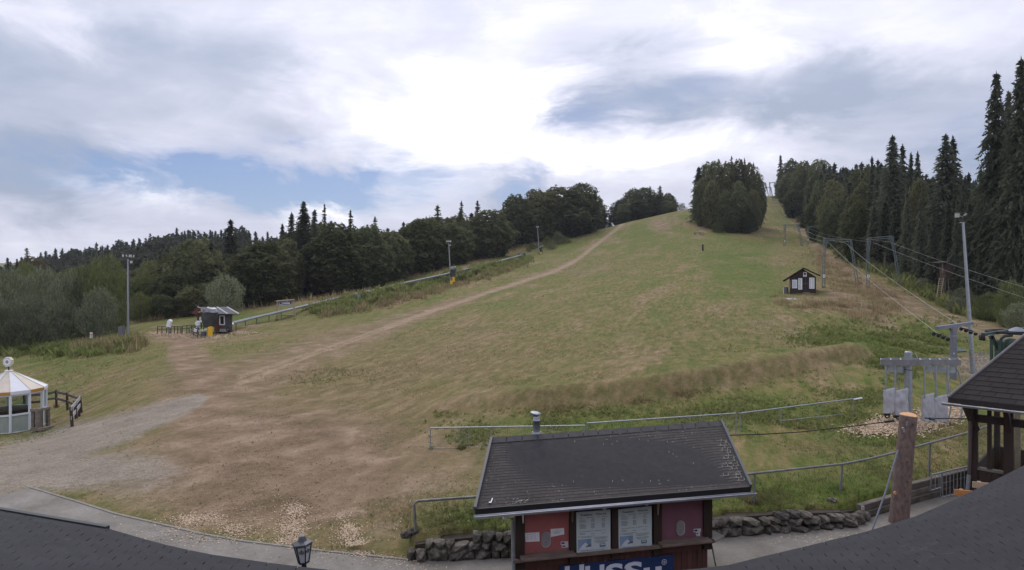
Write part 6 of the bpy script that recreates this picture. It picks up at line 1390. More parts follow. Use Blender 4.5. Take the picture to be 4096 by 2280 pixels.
# lone post and timber pile high on the slope
lp = empty('marker_post', Gp(2811, 1004), 'dark upright marker post with low cross rail on the upper slope', 'post'); g = Gp(2811, 1004)
MB().box(g + Vector((0, 0, .75)), (.32, .3, 1.6)).build('post', M_DARK, lp); MB().beam(g + Vector((-.9, .1, .45)), g + Vector((1.2, .1, .5)), .08, .08).build('cross_rail', M_WOODGREY, lp)
g = Gp(2795, 939); tpz = empty('log_bench', g, 'weathered log bench pile left of the big grove foot', 'bench')
MB().beam(g + Vector((-1.6, 0, .5)), g + Vector((1.4, 0, .6)), .35, .14).build('seat', M_WOODGREY, tpz)
for dx in (-1.2, .3, 1.0): MB().box(g + Vector((dx, 0, .18)), (.35, .4, .5)).build('leg', M_WOODGREY, tpz)
MB().beam(g + Vector((.4, -.3, .25)), g + Vector((2.0, -.3, .3)), .3, .3).build('log', M_WOODLIGHT, tpz)

# ------------------------------------------------------------------ pavilion on the right: hip roof, posts, glazing
pv = empty('open_pavilion', Vector((11.45, 16.0, 0)), 'dark timber pavilion with brown shingled hip roof at the right edge', 'pavilion')
CA = P(3793, 1590, 16.0); e1 = Vector((.69, -.72, 0)).normalized(); e2 = Vector((.72, .69, 0)).normalized(); out1 = Vector((-.72, -.69, 0))
CBx = CA + e1 * 5.0; apex = CA + Vector((2.72 * 1.5, .04, 2.0 * 1.5 * .86)); HX = P(4090, 1349, 16.08); hd = (HX - CA); apex = CA + hd * 1.9
top2 = apex + e1 * 2.5
back = CA + e2 * 5.0
nrm1 = (CBx - CA).cross(apex - CA).normalized()
if nrm1.z < 0: nrm1 = -nrm1
m = MB(); m.poly([CA, CBx, top2, apex], nrm1 * -.06); m.poly([CA, apex, back + Vector((0, 0, .02))], (0, 0, -.05)); m.build('roof_deck', mat('dark_roof_felt', (.032, .028, .027), .9), pv)
M_SHING2 = shingle_mat('brown_shingles', (.036, .030, .029), (.08, .075, .07), .2)
rows, rest, cnt = 26, MB(), 0
for r in range(rows):
    v0, v1 = r / rows, min(1, (r + 1.2) / rows); L0, R0_ = CA.lerp(apex, v0), CBx.lerp(top2, v0); L1, R1_ = CA.lerp(apex, v1), CBx.lerp(top2, v1); n_ = max(2, int((R0_ - L0).length / .32)); n_ = min(n_, 16)
    for k in range(n_):
        o_s = (r % 2) * .5 / n_; u0, u1 = max(0, k / n_ - o_s) + .001, (k + 1) / n_ - o_s - .001; q = [L0.lerp(R0_, u0) + nrm1 * .018, L0.lerp(R0_, u1) + nrm1 * .018, L1.lerp(R1_, u1) + nrm1 * .004, L1.lerp(R1_, u0) + nrm1 * .004]
        if cnt < 290 and k < 11: MB().slab(q, nrm1 * -.010).build('shingle', M_SHING2, pv); cnt += 1
        else: rest.slab(q, nrm1 * -.010)
tag(rest.build('shingle_courses', M_SHING2, pv), kind='stuff')
MB().tube([CA + nrm1 * .02, apex + nrm1 * .02], .035, 6).build('hip_trim', mat('pale_hip_edge', (.13, .125, .12), .7), pv)
MB().slab([CA + Vector((0, 0, -.13)), CBx + Vector((0, 0, -.13)), CBx + nrm1 * .01, CA + nrm1 * .01], out1 * .03).build('fascia', mat('dark_fascia', (.028, .022, .021), .8), pv)
gutter(CA + out1 * .10 + Vector((0, 0, -.14)) - e1 * .12, CBx + out1 * .10 + Vector((0, 0, -.14)), .06, 'gutter', pv, M_ZINC, 10, out1)
PWp = plane_p0 = Vector(((3885 - CX) / F * 16.75, 16.75, 0)); NW = out1
def W(px, py, off=0.0): return plane_hit(px, py, PWp + NW * off, NW)
def wv(px, z, off=0.0): p = W(px, 1800, off); return Vector((p.x, p.y, z))
sill = W(3888, 1868).z
for px, nm in ((3893, 1), (4035, 0)):
    MB().beam(wv(px, -.02), wv(px, CA.z + .1), .20, .20, e1).build('post', M_WOODDARK, pv, .01)
a = W(3905, 1722); b = W(3853, 1618, .45); b.z = CA.z - .16
MB().beam(a, b, .13, .13).build('knee_brace', M_WOODDARK, pv); MB().beam(W(4040, 1740), Vector((W(4020, 1650, .45).x, W(4020, 1650, .45).y, CA.z - .16)), .12, .12).build('knee_brace', M_WOODDARK, pv)
zb = W(3930, 1675).z; MB().beam(wv(3885, zb), wv(4300, zb), .14, .20).build('cross_beam', M_WOODDARK, pv)
MB().beam(wv(3885, CA.z + .12), wv(4300, CA.z + .12), .16, .18).build('wall_plate', M_WOODDARK, pv)
for px in (3958,):
    MB().beam(wv(px, sill), wv(px, CA.z + .1), .09, .09, e1).build('mullion', M_WOODDARK, pv)
MB().beam(wv(3888, sill), wv(4300, sill), .16, .06).build('window_sill', M_WOODGREY, pv)
a0 = wv(3888, 0); ln = 3.6; k = 0
while k * .14 < ln:
    q = a0 + e1 * (.02 + k * .14); MB().slab([q + NW * .02, q + e1 * .132 + NW * .02, q + e1 * .132 + NW * .02 + Vector((0, 0, sill - .04)), q + NW * .02 + Vector((0, 0, sill - .04))], NW * .025).build('wall_board', M_WOODDARK, pv); k += 1
MB().slab([a0, a0 + e1 * ln, a0 + e1 * ln + Vector((0, 0, sill - .05)), a0 + Vector((0, 0, sill - .05))], -NW * .05).build('wall_core', M_WOODDARK, pv)
gm = bpy.data.materials.new('window_glass'); gm.use_nodes = True; t_ = gm.node_tree; t_.nodes.clear(); gl = nd(t_, 'ShaderNodeBsdfGlossy'); gl.inputs['Roughness'].default_value = .03; tp_ = nd(t_, 'ShaderNodeBsdfTransparent'); tp_.inputs[0].default_value = (.86, .89, .88, 1); fr_ = nd(t_, 'ShaderNodeFresnel'); fr_.inputs[0].default_value = 1.35; mx_ = nd(t_, 'ShaderNodeMixShader'); o_ = nd(t_, 'ShaderNodeOutputMaterial')
t_.links.new(fr_.outputs[0], mx_.inputs[0]); t_.links.new(tp_.outputs[0], mx_.inputs[1]); t_.links.new(gl.outputs[0], mx_.inputs[2]); t_.links.new(mx_.outputs[0], o_.inputs[0])
for xa, xb in ((3903, 3953), (3963, 4026), (4044, 4290)):
    p, q = wv(xa, sill + .04), wv(xb, sill + .04); MB().slab([p, q, Vector((q.x, q.y, zb - .1)), Vector((p.x, p.y, zb - .1))], -NW * .006).build('window_pane', gm, pv)
# far side of the pavilion
bo = e2 * 3.2
for px in (3908, 4000, 4100):
    MB().beam(wv(px, 0) + bo, wv(px, CA.z + .2) + bo, .14, .14, e1).build('post', M_WOODLIGHT if px == 4000 else M_WOODDARK, pv)
MB().slab([a0 + e2 * .02, a0 + bo, a0 + bo + Vector((0, 0, sill)), a0 + e2 * .02 + Vector((0, 0, sill))], e1 * .05).build('side_wall', M_WOODDARK, pv)
MB().slab([a0 + bo, a0 + bo + e1 * 4, a0 + bo + e1 * 4 + Vector((0, 0, sill)), a0 + bo + Vector((0, 0, sill))], e2 * .05).build('rear_wall', M_WOODDARK, pv)
MB().tube([W(3871, 1990, .1), W(3880, 1820, .12), wv(3884, CA.z - .2, .2)], .045, 10).build('downpipe', mat('brown_downpipe', (.10, .07, .075), .5), pv)
MB().tube([wv(3866, .02, .16), W(3876, 1900, .16)], .05, 10).build('standpipe', M_STEEL, pv)
# benches by the pavilion
def bench(px, py, d, label, matr, sc_=1.0, ang=-.35):
    e = empty('wooden_bench', P(px, py, d), label, 'bench', 'wooden benches beside the pavilion'); o = P(px, py, d); u = Vector((math.cos(ang), math.sin(ang), 0)); v = Vector((-u.y, u.x, 0)); z = Vector((0, 0, 1))
    zt = o.z; MB().beam(o, o + u * 1.5, .04, .15).build('backrest', matr, e); MB().beam(o + u * .0 - v * .30 - z * .38, o + u * 1.5 - v * .30 - z * .38, .36, .05).build('seat', matr, e)
    for k in (.16, 1.3):
        MB().beam(o + u * k - z * zt + v * .06, o + u * k + v * .06 + z * .08, .08, .07, u).build('leg', matr, e); MB().beam(o + u * k - v * .42 - z * zt, o + u * k - v * .42 - z * .40, .08, .07, u).build('leg', matr, e); MB().beam(o + u * k - v * .46 - z * .42, o + u * k + v * .06 - z * .42, .07, .07, z).build('bearer', matr, e)
bench(3818, 1969, 15.2, 'orange varnished bench nearer the camera beside the pavilion wall', M_BENCH); bench(3890, 1938, 15.6, 'pale unvarnished bench closer to the pavilion corner', M_WOODLIGHT)

# ------------------------------------------------------------------ the viewer's own roof
own = empty('near_roof', (0, 5.9, 3.2), 'dark shingled roof of the building the view is taken from', 'roof')
EZ = 3.2
edge_px = [(-420, 1965), (0, 2046), (215, 2083), (427, 2119), (627, 2178), (816, 2221), (1098, 2262), (1300, 2286), (1700, 2312), (2100, 2322), (2500, 2310), (2900, 2272), (3000, 2246), (3237, 2189), (3474, 2131), (3664, 2071), (3800, 2012), (3949, 1941), (4096, 1866), (4500, 1660)]
ep = [Vector((*GP(px, py, EZ), EZ)) for px, py in edge_px]
for q in ep: q.z = EZ
M_SHING3 = shingle_mat('slate_grey_shingles', (.023, .022, .027), (.16, .16, .17), .2)
SL = .24
def up(q, s_): return Vector((q.x * (1 - s_ * .075), q.y - s_, q.z + SL * s_))
m = MB(); n_ = len(ep); rowsd = [0, 1.5, 3.0, 4.5, 6.0, 7.5, 9.0]
vs = [up(q, s_) for s_ in rowsd for q in ep]; m.add(vs, [(j * n_ + i, j * n_ + i + 1, (j + 1) * n_ + i + 1, (j + 1) * n_ + i) for j in range(len(rowsd) - 1) for i in range(n_ - 1)])
m.add([q + Vector((0, .0, 0)) for q in ep] + [q + Vector((0, 0, -.05)) for q in ep], [(i + 1, i, n_ + i, n_ + i + 1) for i in range(n_ - 1)]); m.build('roof_deck', mat('roof_underlay', (.004, .004, .005), .9), own)
inn = [up(q, .9) for q in ep]
for a, b in zip(inn[:-1], inn[1:]): MB().poly([Vector((a.x, a.y, 0)), Vector((b.x, b.y, 0)), Vector((b.x, b.y, 3.3)), Vector((a.x, a.y, 3.3))], (0, -.15, 0)).build('outer_wall', mat('brown_timber_wall', (.07, .05, .04), .8, .25, 4, .2), own)
# eave as a running line, then courses of tabs
seg = [0.0]
for a, b in zip(ep[:-1], ep[1:]): seg.append(seg[-1] + (b - a).length)
TOT = seg[-1]
def along(s_):
    s_ = max(0, min(TOT, s_)); k = min(len(ep) - 2, int(np.searchsorted(seg, s_, 'right') - 1)); return ep[k].lerp(ep[k + 1], (s_ - seg[k]) / (seg[k + 1] - seg[k]))
tabs = []
for r in range(20):
    s0 = r * .15 - .015; s1 = s0 + .185; x = (r % 2) * .16 + random.uniform(-.01, .01)
    while x < TOT:
        wd = .333; slot = random.choice([.016, .012, .008, .002, .002])
        q = [up(along(x + slot / 2), s0), up(along(x + wd - slot / 2), s0), up(along(x + wd - slot / 2), s1), up(along(x + slot / 2), s1)]
        q = [q[0] + Vector((0, 0, .016)), q[1] + Vector((0, 0, .016)), q[2] + Vector((0, 0, .006)), q[3] + Vector((0, 0, .006))]; c = (q[0] + q[2]) / 2; d = max(c.y, .5); sx_, sy_ = CX + c.x / d * F, CY + (CZ - c.z) / d * F
        vis = -60 < sx_ < 4160 and sy_ < 2330; tabs.append((0 if vis else 1, d, q)); x += wd
tabs.sort(key=lambda t: (t[0], t[1])); rest = MB()
for i, (v_, d, q) in enumerate(tabs):
    mm_ = MB() if i < 300 else rest; mm_.slab(q, (0, 0, -.008))
    if i < 300: mm_.build('shingle', M_SHING3, own)
tag(rest.build('shingle_courses', M_SHING3, own), kind='stuff')
m = MB()
for a, b in zip(ep[:3], ep[1:4]): m.beam(a + Vector((0, .015, .012)), b + Vector((0, .015, .012)), .05, .05)
m.build('metal_verge', mat('dark_verge_metal', (.05, .055, .05), .4, .1, 4, 0, .3), own)

# ------------------------------------------------------------------ lantern
LD = 9.0; LX = (1211 - CX) / F * LD
def lz(py): return CZ - (py - CY) / F * LD
ln_ = empty('street_lantern', (LX + .03, LD, 0), 'black hexagonal lantern with frosted panes on a pole at the bottom', 'lantern')
MB().tube([(LX + .035, LD, 0), (LX + .02, LD, lz(2266))], .030, 10).build('pole', mat('grey_green_pole', (.10, .12, .12), .5, .2, 5), ln_)
M_LMET = mat('black_lantern_metal', (.022, .022, .026), .45, .15, 6, 0, .2); M_LTOP = mat('grey_lantern_top', (.075, .075, .09), .5, .15, 6)
tl_ = Vector((-.07, 0, 1)).normalized(); lc = Vector((LX + .015, LD, lz(2250))); hh = lambda py: (lz(py) - lz(2250)) 
MB().lathe(lc, [(.035, hh(2272)), (.038, hh(2262)), (.030, hh(2256)), (.06, hh(2251))], 12, tl_).build('neck', M_LMET, ln_)
r0, r1 = pix(0, 21, LD), pix(0, 35, LD); h0, h1 = hh(2247), hh(2176)
import itertools
a_ = tl_.cross(Vector((0, 1, 0))).normalized(); b_ = tl_.cross(a_); ang = lambda k: math.pi / 3 * k + .12
def lpt(r, h, k): return lc + tl_ * h + (a_ * math.cos(ang(k)) + b_ * math.sin(ang(k))) * r
M_FROST = mat('frosted_pane', (.42, .45, .48), .35, .06, 4, 0, 0, .4); M_CREST = mat('dark_crest_print', (.10, .105, .11), .6)
for k in range(6):
    p = MB(); p.slab([lpt(r0 * .93, h0 + .008, k), lpt(r0 * .93, h0 + .008, k + 1), lpt(r1 * .93, h1, k + 1), lpt(r1 * .93, h1, k)], (lpt(0, 0, 0) - (lpt(1, 0, k) + lpt(1, 0, k + 1)) / 2).normalized() * .004); po = p.build('pane', M_FROST, ln_)
    MB().tube([lpt(r0, h0, k), lpt(r1, h1, k)], .0085, 6).build('corner_bar', M_LMET, ln_)
    rm = r0 + (r1 - r0) * .70; n_out = ((lpt(1, 0, k) + lpt(1, 0, k + 1)) / 2 - lpt(0, 0, 0)).normalized(); c = (lpt(rm * .93, h0 + (h1 - h0) * .70, k) + lpt(rm * .93, h0 + (h1 - h0) * .70, k + 1)) / 2 + n_out * .003
    uu = (lpt(1, 0, k + 1) - lpt(1, 0, k)).normalized(); vv = n_out.cross(uu)
    if vv.z < 0: vv = -vv
    m = MB()
    for j in range(9):
        t = math.pi * 1.12 + (math.pi * .76) * j / 8 - math.pi * .0; t2 = math.pi + math.pi * j / 8; q = c + (uu * math.cos(t2) + vv * math.sin(t2)) * .030; m.box(q, (.013, .013, .003), uu, vv, n_out)
    m.box(c + vv * -.004, (.030, .034, .003), uu, vv, n_out); m.box(c + vv * .020, (.024, .013, .003), uu, vv, n_out); m.build('crest_print', M_CREST, po)
MB().lathe(lc, [(r0 * 1.12, h0 - .012), (r0 * 1.12, h0 + .008)], 6, tl_, .12, False).build('base_ring', M_LMET, ln_)
MB().lathe(lc, [(r1 * 1.08, hh(2178)), (r1 * 1.16, hh(2172)), (r1 * 1.13, hh(2169)), (r1 * .55, hh(2163))], 6, tl_, .12, False).build('brim', M_LTOP, ln_)
MB().lathe(lc, [(r1 * .54, hh(2163)), (r1 * .32, hh(2145)), (r1 * .2, hh(2144))], 6, tl_, .12, False).build('hat', M_LTOP, ln_)
MB().lathe(lc, [(.028, hh(2145)), (.028, hh(2141)), (.008, hh(2137)), (.006, hh(2133))], 10, tl_).build('finial', mat('pale_finial', (.4, .4, .42), .4), ln_)

# ------------------------------------------------------------------ gazebo at the left
GD = 31.0; GX = (36 - CX) / F * GD
def gzp(py): return CZ - (py - CY) / F * GD
gzb = empty('glazed_gazebo', (GX, GD, gzp(1718)), 'white glazed garden gazebo with yellow and white striped roof', 'gazebo')
RR = pix(0, 124, GD); zr, za, zb_ = gzp(1552), gzp(1483), gzp(1716); A0 = .20
M_CW = mat('white_canvas', (.62, .62, .66), .7, .05, 3); M_CY = mat('faded_yellow_canvas', (.54, .48, .40), .7, .08, 3); M_OC = mat('ochre_valance', (.42, .22, .05), .7, .1, 3)
def gpt(r, z, k): t = A0 + 2 * math.pi * k / 12; return Vector((GX + r * math.sin(t), GD - r * math.cos(t), z))
M_GF = mat('white_window_frame', (.62, .66, .68), .5, .05, 4); M_GPANEL = mat('pale_green_grey_panel', (.30, .34, .31), .6, .1, 3)
for k in range(12):
    yel = (k % 2 == 0); q = [gpt(.10, za, k), gpt(.10, za, k + 1), gpt(RR, zr, k + 1), gpt(RR, zr, k)]; MB().slab(q, (0, 0, -.02)).build('roof_panel', M_CY if yel else M_CW, gzb)
    q = [gpt(RR * 1.004, zr - .01, k), gpt(RR * 1.004, zr - .01, k + 1), gpt(RR * 1.004, zr - .155, k + 1), gpt(RR * 1.004, zr - .155, k)]; MB().slab(q, (gpt(0, 0, 0) - gpt(1, 0, k + .5)) * .012).build('valance', M_OC if yel else M_CW, gzb)
    MB().tube([gpt(.1, za + .012, k), gpt(RR * 1.005, zr + .012, k)], .012, 5).build('roof_seam', mat('pale_seam', (.6, .6, .42), .6), gzb)
    rw = RR * .955; MB().beam(gpt(rw, zb_, k), gpt(rw, zr - .12, k), .09, .07, (0, 1, 0)).build('frame_post', M_GF, gzb)
    for z, w_ in ((zb_ + .05, .07), ((zb_ + zr) / 2 - .12, .09)): MB().beam(gpt(rw, z, k), gpt(rw, z, k + 1), .06, w_).build('frame_rail', M_GF, gzb)
    q = [gpt(rw * .985, zb_ + .09, k), gpt(rw * .985, zb_ + .09, k + 1), gpt(rw * .985, (zb_ + zr) / 2 - .17, k + 1), gpt(rw * .985, (zb_ + zr) / 2 - .17, k)]; door = k == 11
    MB().slab(q, (gpt(0, 0, 0) - gpt(1, 0, k + .5)) * .02).build('glass_pane' if door else 'lower_panel', gm if door else M_GPANEL, gzb)
    q = [gpt(rw * .985, (zb_ + zr) / 2 - .07, k), gpt(rw * .985, (zb_ + zr) / 2 - .07, k + 1), gpt(rw * .985, zr - .16, k + 1), gpt(rw * .985, zr - .16, k)]; MB().slab(q, (gpt(0, 0, 0) - gpt(1, 0, k + .5)) * .006).build('glass_pane', gm, gzb)
MB().lathe((GX, GD, zr - .24), [(RR * .965, 0), (RR * .985, .06), (RR * .985, .10)], 12, (0, 0, 1), math.pi / 2 + A0, False, False).build('awning_skirt', M_CW, gzb)
MB().lathe((GX, GD, zb_ - .25), [(RR * .97, 0), (RR * .97, .27)], 12, (0, 0, 1), 0, False).build('plinth', M_DARK, gzb)
MB().lathe((GX, GD, zb_ + .05), [(RR * .5, 0), (RR * .5, .95), (RR * .6, .95), (RR * .6, 1.0)], 12, (0, 0, 1), 0, False).build('counter', mat('brown_counter', (.10, .06, .045), .6, .2, 4), gzb)
MB().lathe((GX, GD, za - .02), [(.17, 0), (.17, .05)], 16).build('cap_ring', M_WHITE, gzb)
c = Vector((GX - .03, GD, gzp(1447))); dn_ = Vector((-.12, -1, 0)).normalized(); sgn = MB(); sgn.lathe(c - dn_ * .07, [(.255, 0), (.255, .14)], 8, dn_, math.pi / 8, False); so = sgn.build('roof_sign', mat('sign_edge', (.55, .5, .38), .6), gzb)
MB().lathe(c + dn_ * .071, [(.235, 0), (.235, .006)], 20, dn_).build('sign_face', M_WHITEPAPER, so); MB().torus(c + dn_ * .079, .19, .012, dn_, 20, 4).build('sign_ring', M_INKGREY, so); MB().lathe(c + dn_ * .078, [(.10, 0), (.07, .005)], 6, dn_).build('sign_crest', mat('sign_grey_red', (.30, .22, .22), .6), so)
MB().tube([(GX, GD, za), (GX - .03, GD, gzp(1467))], .03, 6).build('sign_stem', M_DARK, gzb)
q = gpt(RR * .955, gzp(1605), 11.5) + Vector((0, -.04, 0))
for dx, w_ in ((-.12, .09), (.06, .19)): MB().box(q + Vector((dx, 0, 0)), (w_, .006, .16)).build('door_notice', M_WHITEPAPER, gzb)
# timber frame in front of the gazebo
tf = empty('timber_corner_frame', P(165, 1718, 29.3), 'weathered timber corner box at the right front of the gazebo', 'timber frame')
o = P(148, 1712, 29.3); ox = P(132, 1712, 29.3)
for px, py0, py1, d in ((150, 1640, 1716, 29.0), (163, 1632, 1712, 29.8), (191, 1632, 1706, 30.0), (133, 1645, 1716, 29.4)): MB().beam(P(px, py0, d), P(px + 1, py1, d), .13, .13, (0, 1, 0)).build('post', M_WOODGREY, tf)
for a, b in (((128, 1640, 29.4), (152, 1640, 29.0)), ((150, 1640, 28.95), (195, 1632, 30.0)), ((130, 1714, 29.3), (167, 1717, 28.9)), ((166, 1716, 28.9), (210, 1707, 29.8))): MB().beam(P(*a), P(*b), .16, .12).build('rail', M_WOODGREY, tf)
MB().slab([P(150, 1712, 29.02), P(164, 1710, 29.7), P(164, 1642, 29.7), P(150, 1644, 29.02)], (.02, .02, 0)).build('side_board', M_WOODGREY, tf)
MB().box(P(145, 1687, 28.95), (.10, .01, .24)).build('notice', M_WHITEPAPER, tf)
# board fences beside the gazebo
fa_ = empty('board_fence', P(225, 1620, 33), 'low dark board fence running behind the gazebo', 'fence'); M_FW = mat('grey_brown_fence_board', (.085, .078, .078), .85, .3, 6, .2)
fpts = [(96, 1614, 1578, 35), (157, 1618, 1578, 34.6), (224, 1621, 1560, 33.8), (268, 1634, 1570, 32.2), (315, 1660, 1586, 30.8)]
for (x, yb_, yt_, d) in fpts: MB().beam(P(x + 2, yb_ + 6, d), P(x, yt_, d), .08, .08, (0, 1, 0)).build('post', M_WOODDARK, fa_)
for (x0, yb0, yt0, d0), (x1, yb1, yt1, d1) in zip(fpts[:-1], fpts[1:]):
    for f in (.12, .55): MB().beam(P(x0, yt0 + (yb0 - yt0) * f, d0), P(x1, yt1 + (yb1 - yt1) * f, d1), .03, .12).build('board', M_FW, fa_)
fb2 = empty('board_fence', P(288, 1705, 28), 'short weathered white fence section right of the gazebo', 'fence'); fpts = [(283, 1628, 1704, 28.0), (299, 1603, 1672, 29.4), (319, 1584, 1648, 31.0)]
for (x, yt_, yb_, d) in fpts: MB().beam(P(x + 6, yb_ + 3, d), P(x, yt_, d), .09, .09, (0, 1, 0)).build('post', M_WOODDARK, fb2)
for y0, y1 in ((1634, 1590), (1672, 1620)): MB().beam(P(285, y0, 27.95), P(321, y1, 30.95), .03, .19).build('board', mat('whitened_board', (.34, .34, .35), .8, .35, 6, .3), fb2)

# ------------------------------------------------------------------ wooden shelter with covered snow gun on the left
SDp = 75.0
def S(px, py, o=0.0): return P(px, py, SDp + o)
sh_ = empty('lift_shelter', S(900, 1322), 'dark timber shelter with light striped felt roof on the left', 'hut')
RL, RRt = S(789, 1224, 1.2), S(912, 1231.5, 1.2); EL, ER = S(822, 1254, -.4), S(960, 1256.5, -.4); EL.z = ER.z = (EL.z + ER.z) / 2; RL.z = RRt.z = (RL.z + RRt.z) / 2
BLt, BRt = S(752, 1254, 3.0), S(880, 1258, 3.0); BLt.z = BRt.z = EL.z
n1 = (ER - EL).cross(RL - EL).normalized()
MB().slab([EL, ER, RRt, RL], n1 * -.07).build('roof_slope', mat('grey_roof_felt', (.13, .127, .135), .9, .2, 3, .2), sh_); MB().slab([RL, RRt, BRt, BLt], (0, 0, -.07)).build('roof_slope', mat('dark_red_roof_underside', (.06, .035, .03), .9), sh_)
for u in (.02, .34, .64, .97):
    a, b = EL.lerp(ER, u), RL.lerp(RRt, u); MB().beam(a + n1 * .02, b + n1 * .02, .16, .03, n1).build('roof_batten', mat('pale_batten', (.42, .41, .42), .7), sh_)
MB().slab([S(858, 1326, .3), S(929, 1323, .3), S(929, 1252, .3), S(858, 1252, .3)], (-1.5, 3.0, 0)).build('wall_core', M_WOODDARK, sh_)
xs = np.linspace(858, 929.5, 17)
for i, (x0, x1) in enumerate(zip(xs[:-1], xs[1:])):
    if 879 < (x0 + x1) / 2 < 897:
        MB().slab([S(x0 + .3, 1326, .28), S(x1 - .3, 1326, .28), S(x1 - .3, 1299, .28), S(x0 + .3, 1299, .28)], (0, -.03, 0)).build('wall_board', M_WOODRED if i < 8 else mat('grey_violet_board', (.10, .088, .095), .8, .25, 5, .2), sh_)
    else: MB().slab([S(x0 + .3, 1326, .28), S(x1 - .3, 1324, .28), S(x1 - .3, 1254, .28), S(x0 + .3, 1254, .28)], (0, -.03, 0)).build('wall_board', M_WOODRED if i < 8 else mat('grey_violet_board', (.10, .088, .095), .8, .25, 5, .2), sh_)
wf = MB(); 
for a, b in (((878, 1263), (898, 1263)), ((878, 1298.5), (899, 1298.5)), ((879, 1263), (879.5, 1298)), ((897, 1263), (898, 1298))): wf.beam(S(*a, .22), S(*b, .22), .12, .08, (0, 1, 0))
wo = wf.build('window_frame', M_WHITE, sh_); MB().slab([S(880, 1297, .25), S(897, 1297, .25), S(896, 1264, .25), S(880, 1264, .25)], (0, .02, 0)).build('window_glass', mat('dark_window', (.025, .025, .03), .1, .1, 3, 0, 0, .5), wo)
MB().beam(S(793, 1325, .5), S(791, 1236, .5), .16, .16, (0, 1, 0)).build('porch_post', M_WOODRED, sh_)
for sx_ in (-13, 13): MB().beam(S(792, 1272, .5), S(792 + sx_, 1256, .5), .11, .11).build('porch_brace', M_WOODRED, sh_)
MB().slab([S(762, 1256, .5), S(860, 1256, .5), S(816, 1242, .5), S(792, 1228, .5)], (0, .08, 0)).build('gable_boards', M_WOODRED, sh_)
MB().tube([S(793, 1249, -.5), S(825, 1244, -.5)], .07, 6).build('eave_beam', M_WOODLIGHT, sh_)
MB().box(S(897, 1321, .25), (.9, .5, .35)).build('concrete_block', mat('pale_concrete', (.30, .29, .28), .9, .2, 4, .2), sh_)
# covered snow guns
def draped(name, px0, px1, pyt, pyb, d, depth, parent, matr, seed, taper=.75):
    m = MB(); nr, ns_ = 10, 16; vs = []
    for j in range(nr + 1):
        v = j / nr; py = pyt + (pyb - pyt) * v; wid = (px1 - px0) / 2 * (.35 + .65 * min(1, v * 5) ** .5) * (1 - (1 - taper) * max(0, v - .45) / .55); c = P((px0 + px1) / 2 + 2 * math.sin(v * 4 + seed), py, d)
        for i in range(ns_):
            t = 2 * math.pi * i / ns_; k = 1 + .10 * mnoise.noise(Vector((math.cos(t) * 2, math.sin(t) * 2, v * 2.2 + seed))) + .05 * math.sin(5 * t + v * 3); vs.append(c + Vector((pix(0, wid, d) * math.cos(t) * k, depth * math.sin(t) * k, .05 * math.sin(3 * t))))
    m.add(vs, [(j * ns_ + i, j * ns_ + (i + 1) % ns_, (j + 1) * ns_ + (i + 1) % ns_, (j + 1) * ns_ + i) for j in range(nr) for i in range(ns_)], True); m.add(vs[:ns_], [tuple(range(ns_))]); m.add(vs[-ns_:], [tuple(range(ns_ - 1, -1, -1))])
    return m.build(name, matr, parent)
g1 = empty('covered_snow_gun', S(838, 1347, -3), 'large snow gun under a dark tarpaulin in front of the shelter', 'snow gun', 'snow guns under tarpaulins')
draped('tarpaulin', 810, 868, 1234, 1308, 73, .85, g1, M_TARP, 1.3, .62); draped('plastic_sheet', 814, 866, 1231, 1249, 72.9, .9, g1, M_TARPTOP, 4.2, 1.1)
MB().tube([P(840, 1350, 73), P(840, 1300, 73)], .12, 8).build('mast', M_GREYPAINT, g1)
a = P(830.5, 1347, 72); MB().slab([a, P(846, 1344, 72.2), P(845, 1306, 72.2), P(830, 1308, 72)], (0, .35, 0)).build('yellow_pad', M_YELLOW, g1, .03)
cb = MB(); cb.slab([P(804, 1349, 72.5), P(818.5, 1347, 72.5), P(818, 1327, 72.5), P(804, 1328, 72.5)], (0, .4, 0)); tag(cb.build('grey_cabinet', mat('blue_grey_cabinet', (.10, .125, .135), .6)), 'small blue grey cabinet beside the yellow pad at the shelter', 'cabinet')
g2 = empty('covered_snow_gun', P(1812, 1140, 125), 'covered snow gun on a yellow padded mast by the middle floodlight', 'snow gun', 'snow guns under tarpaulins')
draped('tarpaulin', 1801, 1824, 1070, 1108, 125, .55, g2, M_TARP, 2.2, .9); draped('plastic_sheet', 1803, 1823, 1066, 1078, 124.8, .6, g2, M_TARPTOP, 1.2, 1.0)
b = P(1815, 1139, 125); b.z = gz(b.x, b.y) - .2; MB().tube([b, P(1813, 1105, 125)], .13, 8).build('mast', M_STEEL, g2); MB().slab([P(1811, 1128, 124.5), P(1820, 1127, 124.5), P(1816.5, 1105, 124.5), P(1808, 1106, 124.5)], (0, .35, 0)).build('yellow_pad', M_YELLOW, g2, .03)
MB().slab([P(1800, 1139, 123.6), P(1811, 1138, 123.6), P(1811, 1122, 123.6), P(1800, 1123, 123.6)], (0, .4, 0)).build('yellow_pad', M_YELLOW, g2, .05)
g3 = empty('covered_snow_gun', P(2164, 1017, 196), 'small covered snow gun beside the farthest floodlight', 'snow gun', 'snow guns under tarpaulins')
draped('tarpaulin', 2158, 2171, 985, 1008, 196, .5, g3, M_TARP, 3.2, .9); draped('plastic_sheet', 2159, 2171, 983, 990, 195.8, .55, g3, M_TARPTOP, .2, 1.0); MB().slab([P(2161, 1018, 195.5), P(2167.5, 1018, 195.5), P(2167, 1007, 195.5), P(2161, 1008, 195.5)], (0, .4, 0)).build('yellow_pad', M_YELLOW, g3)
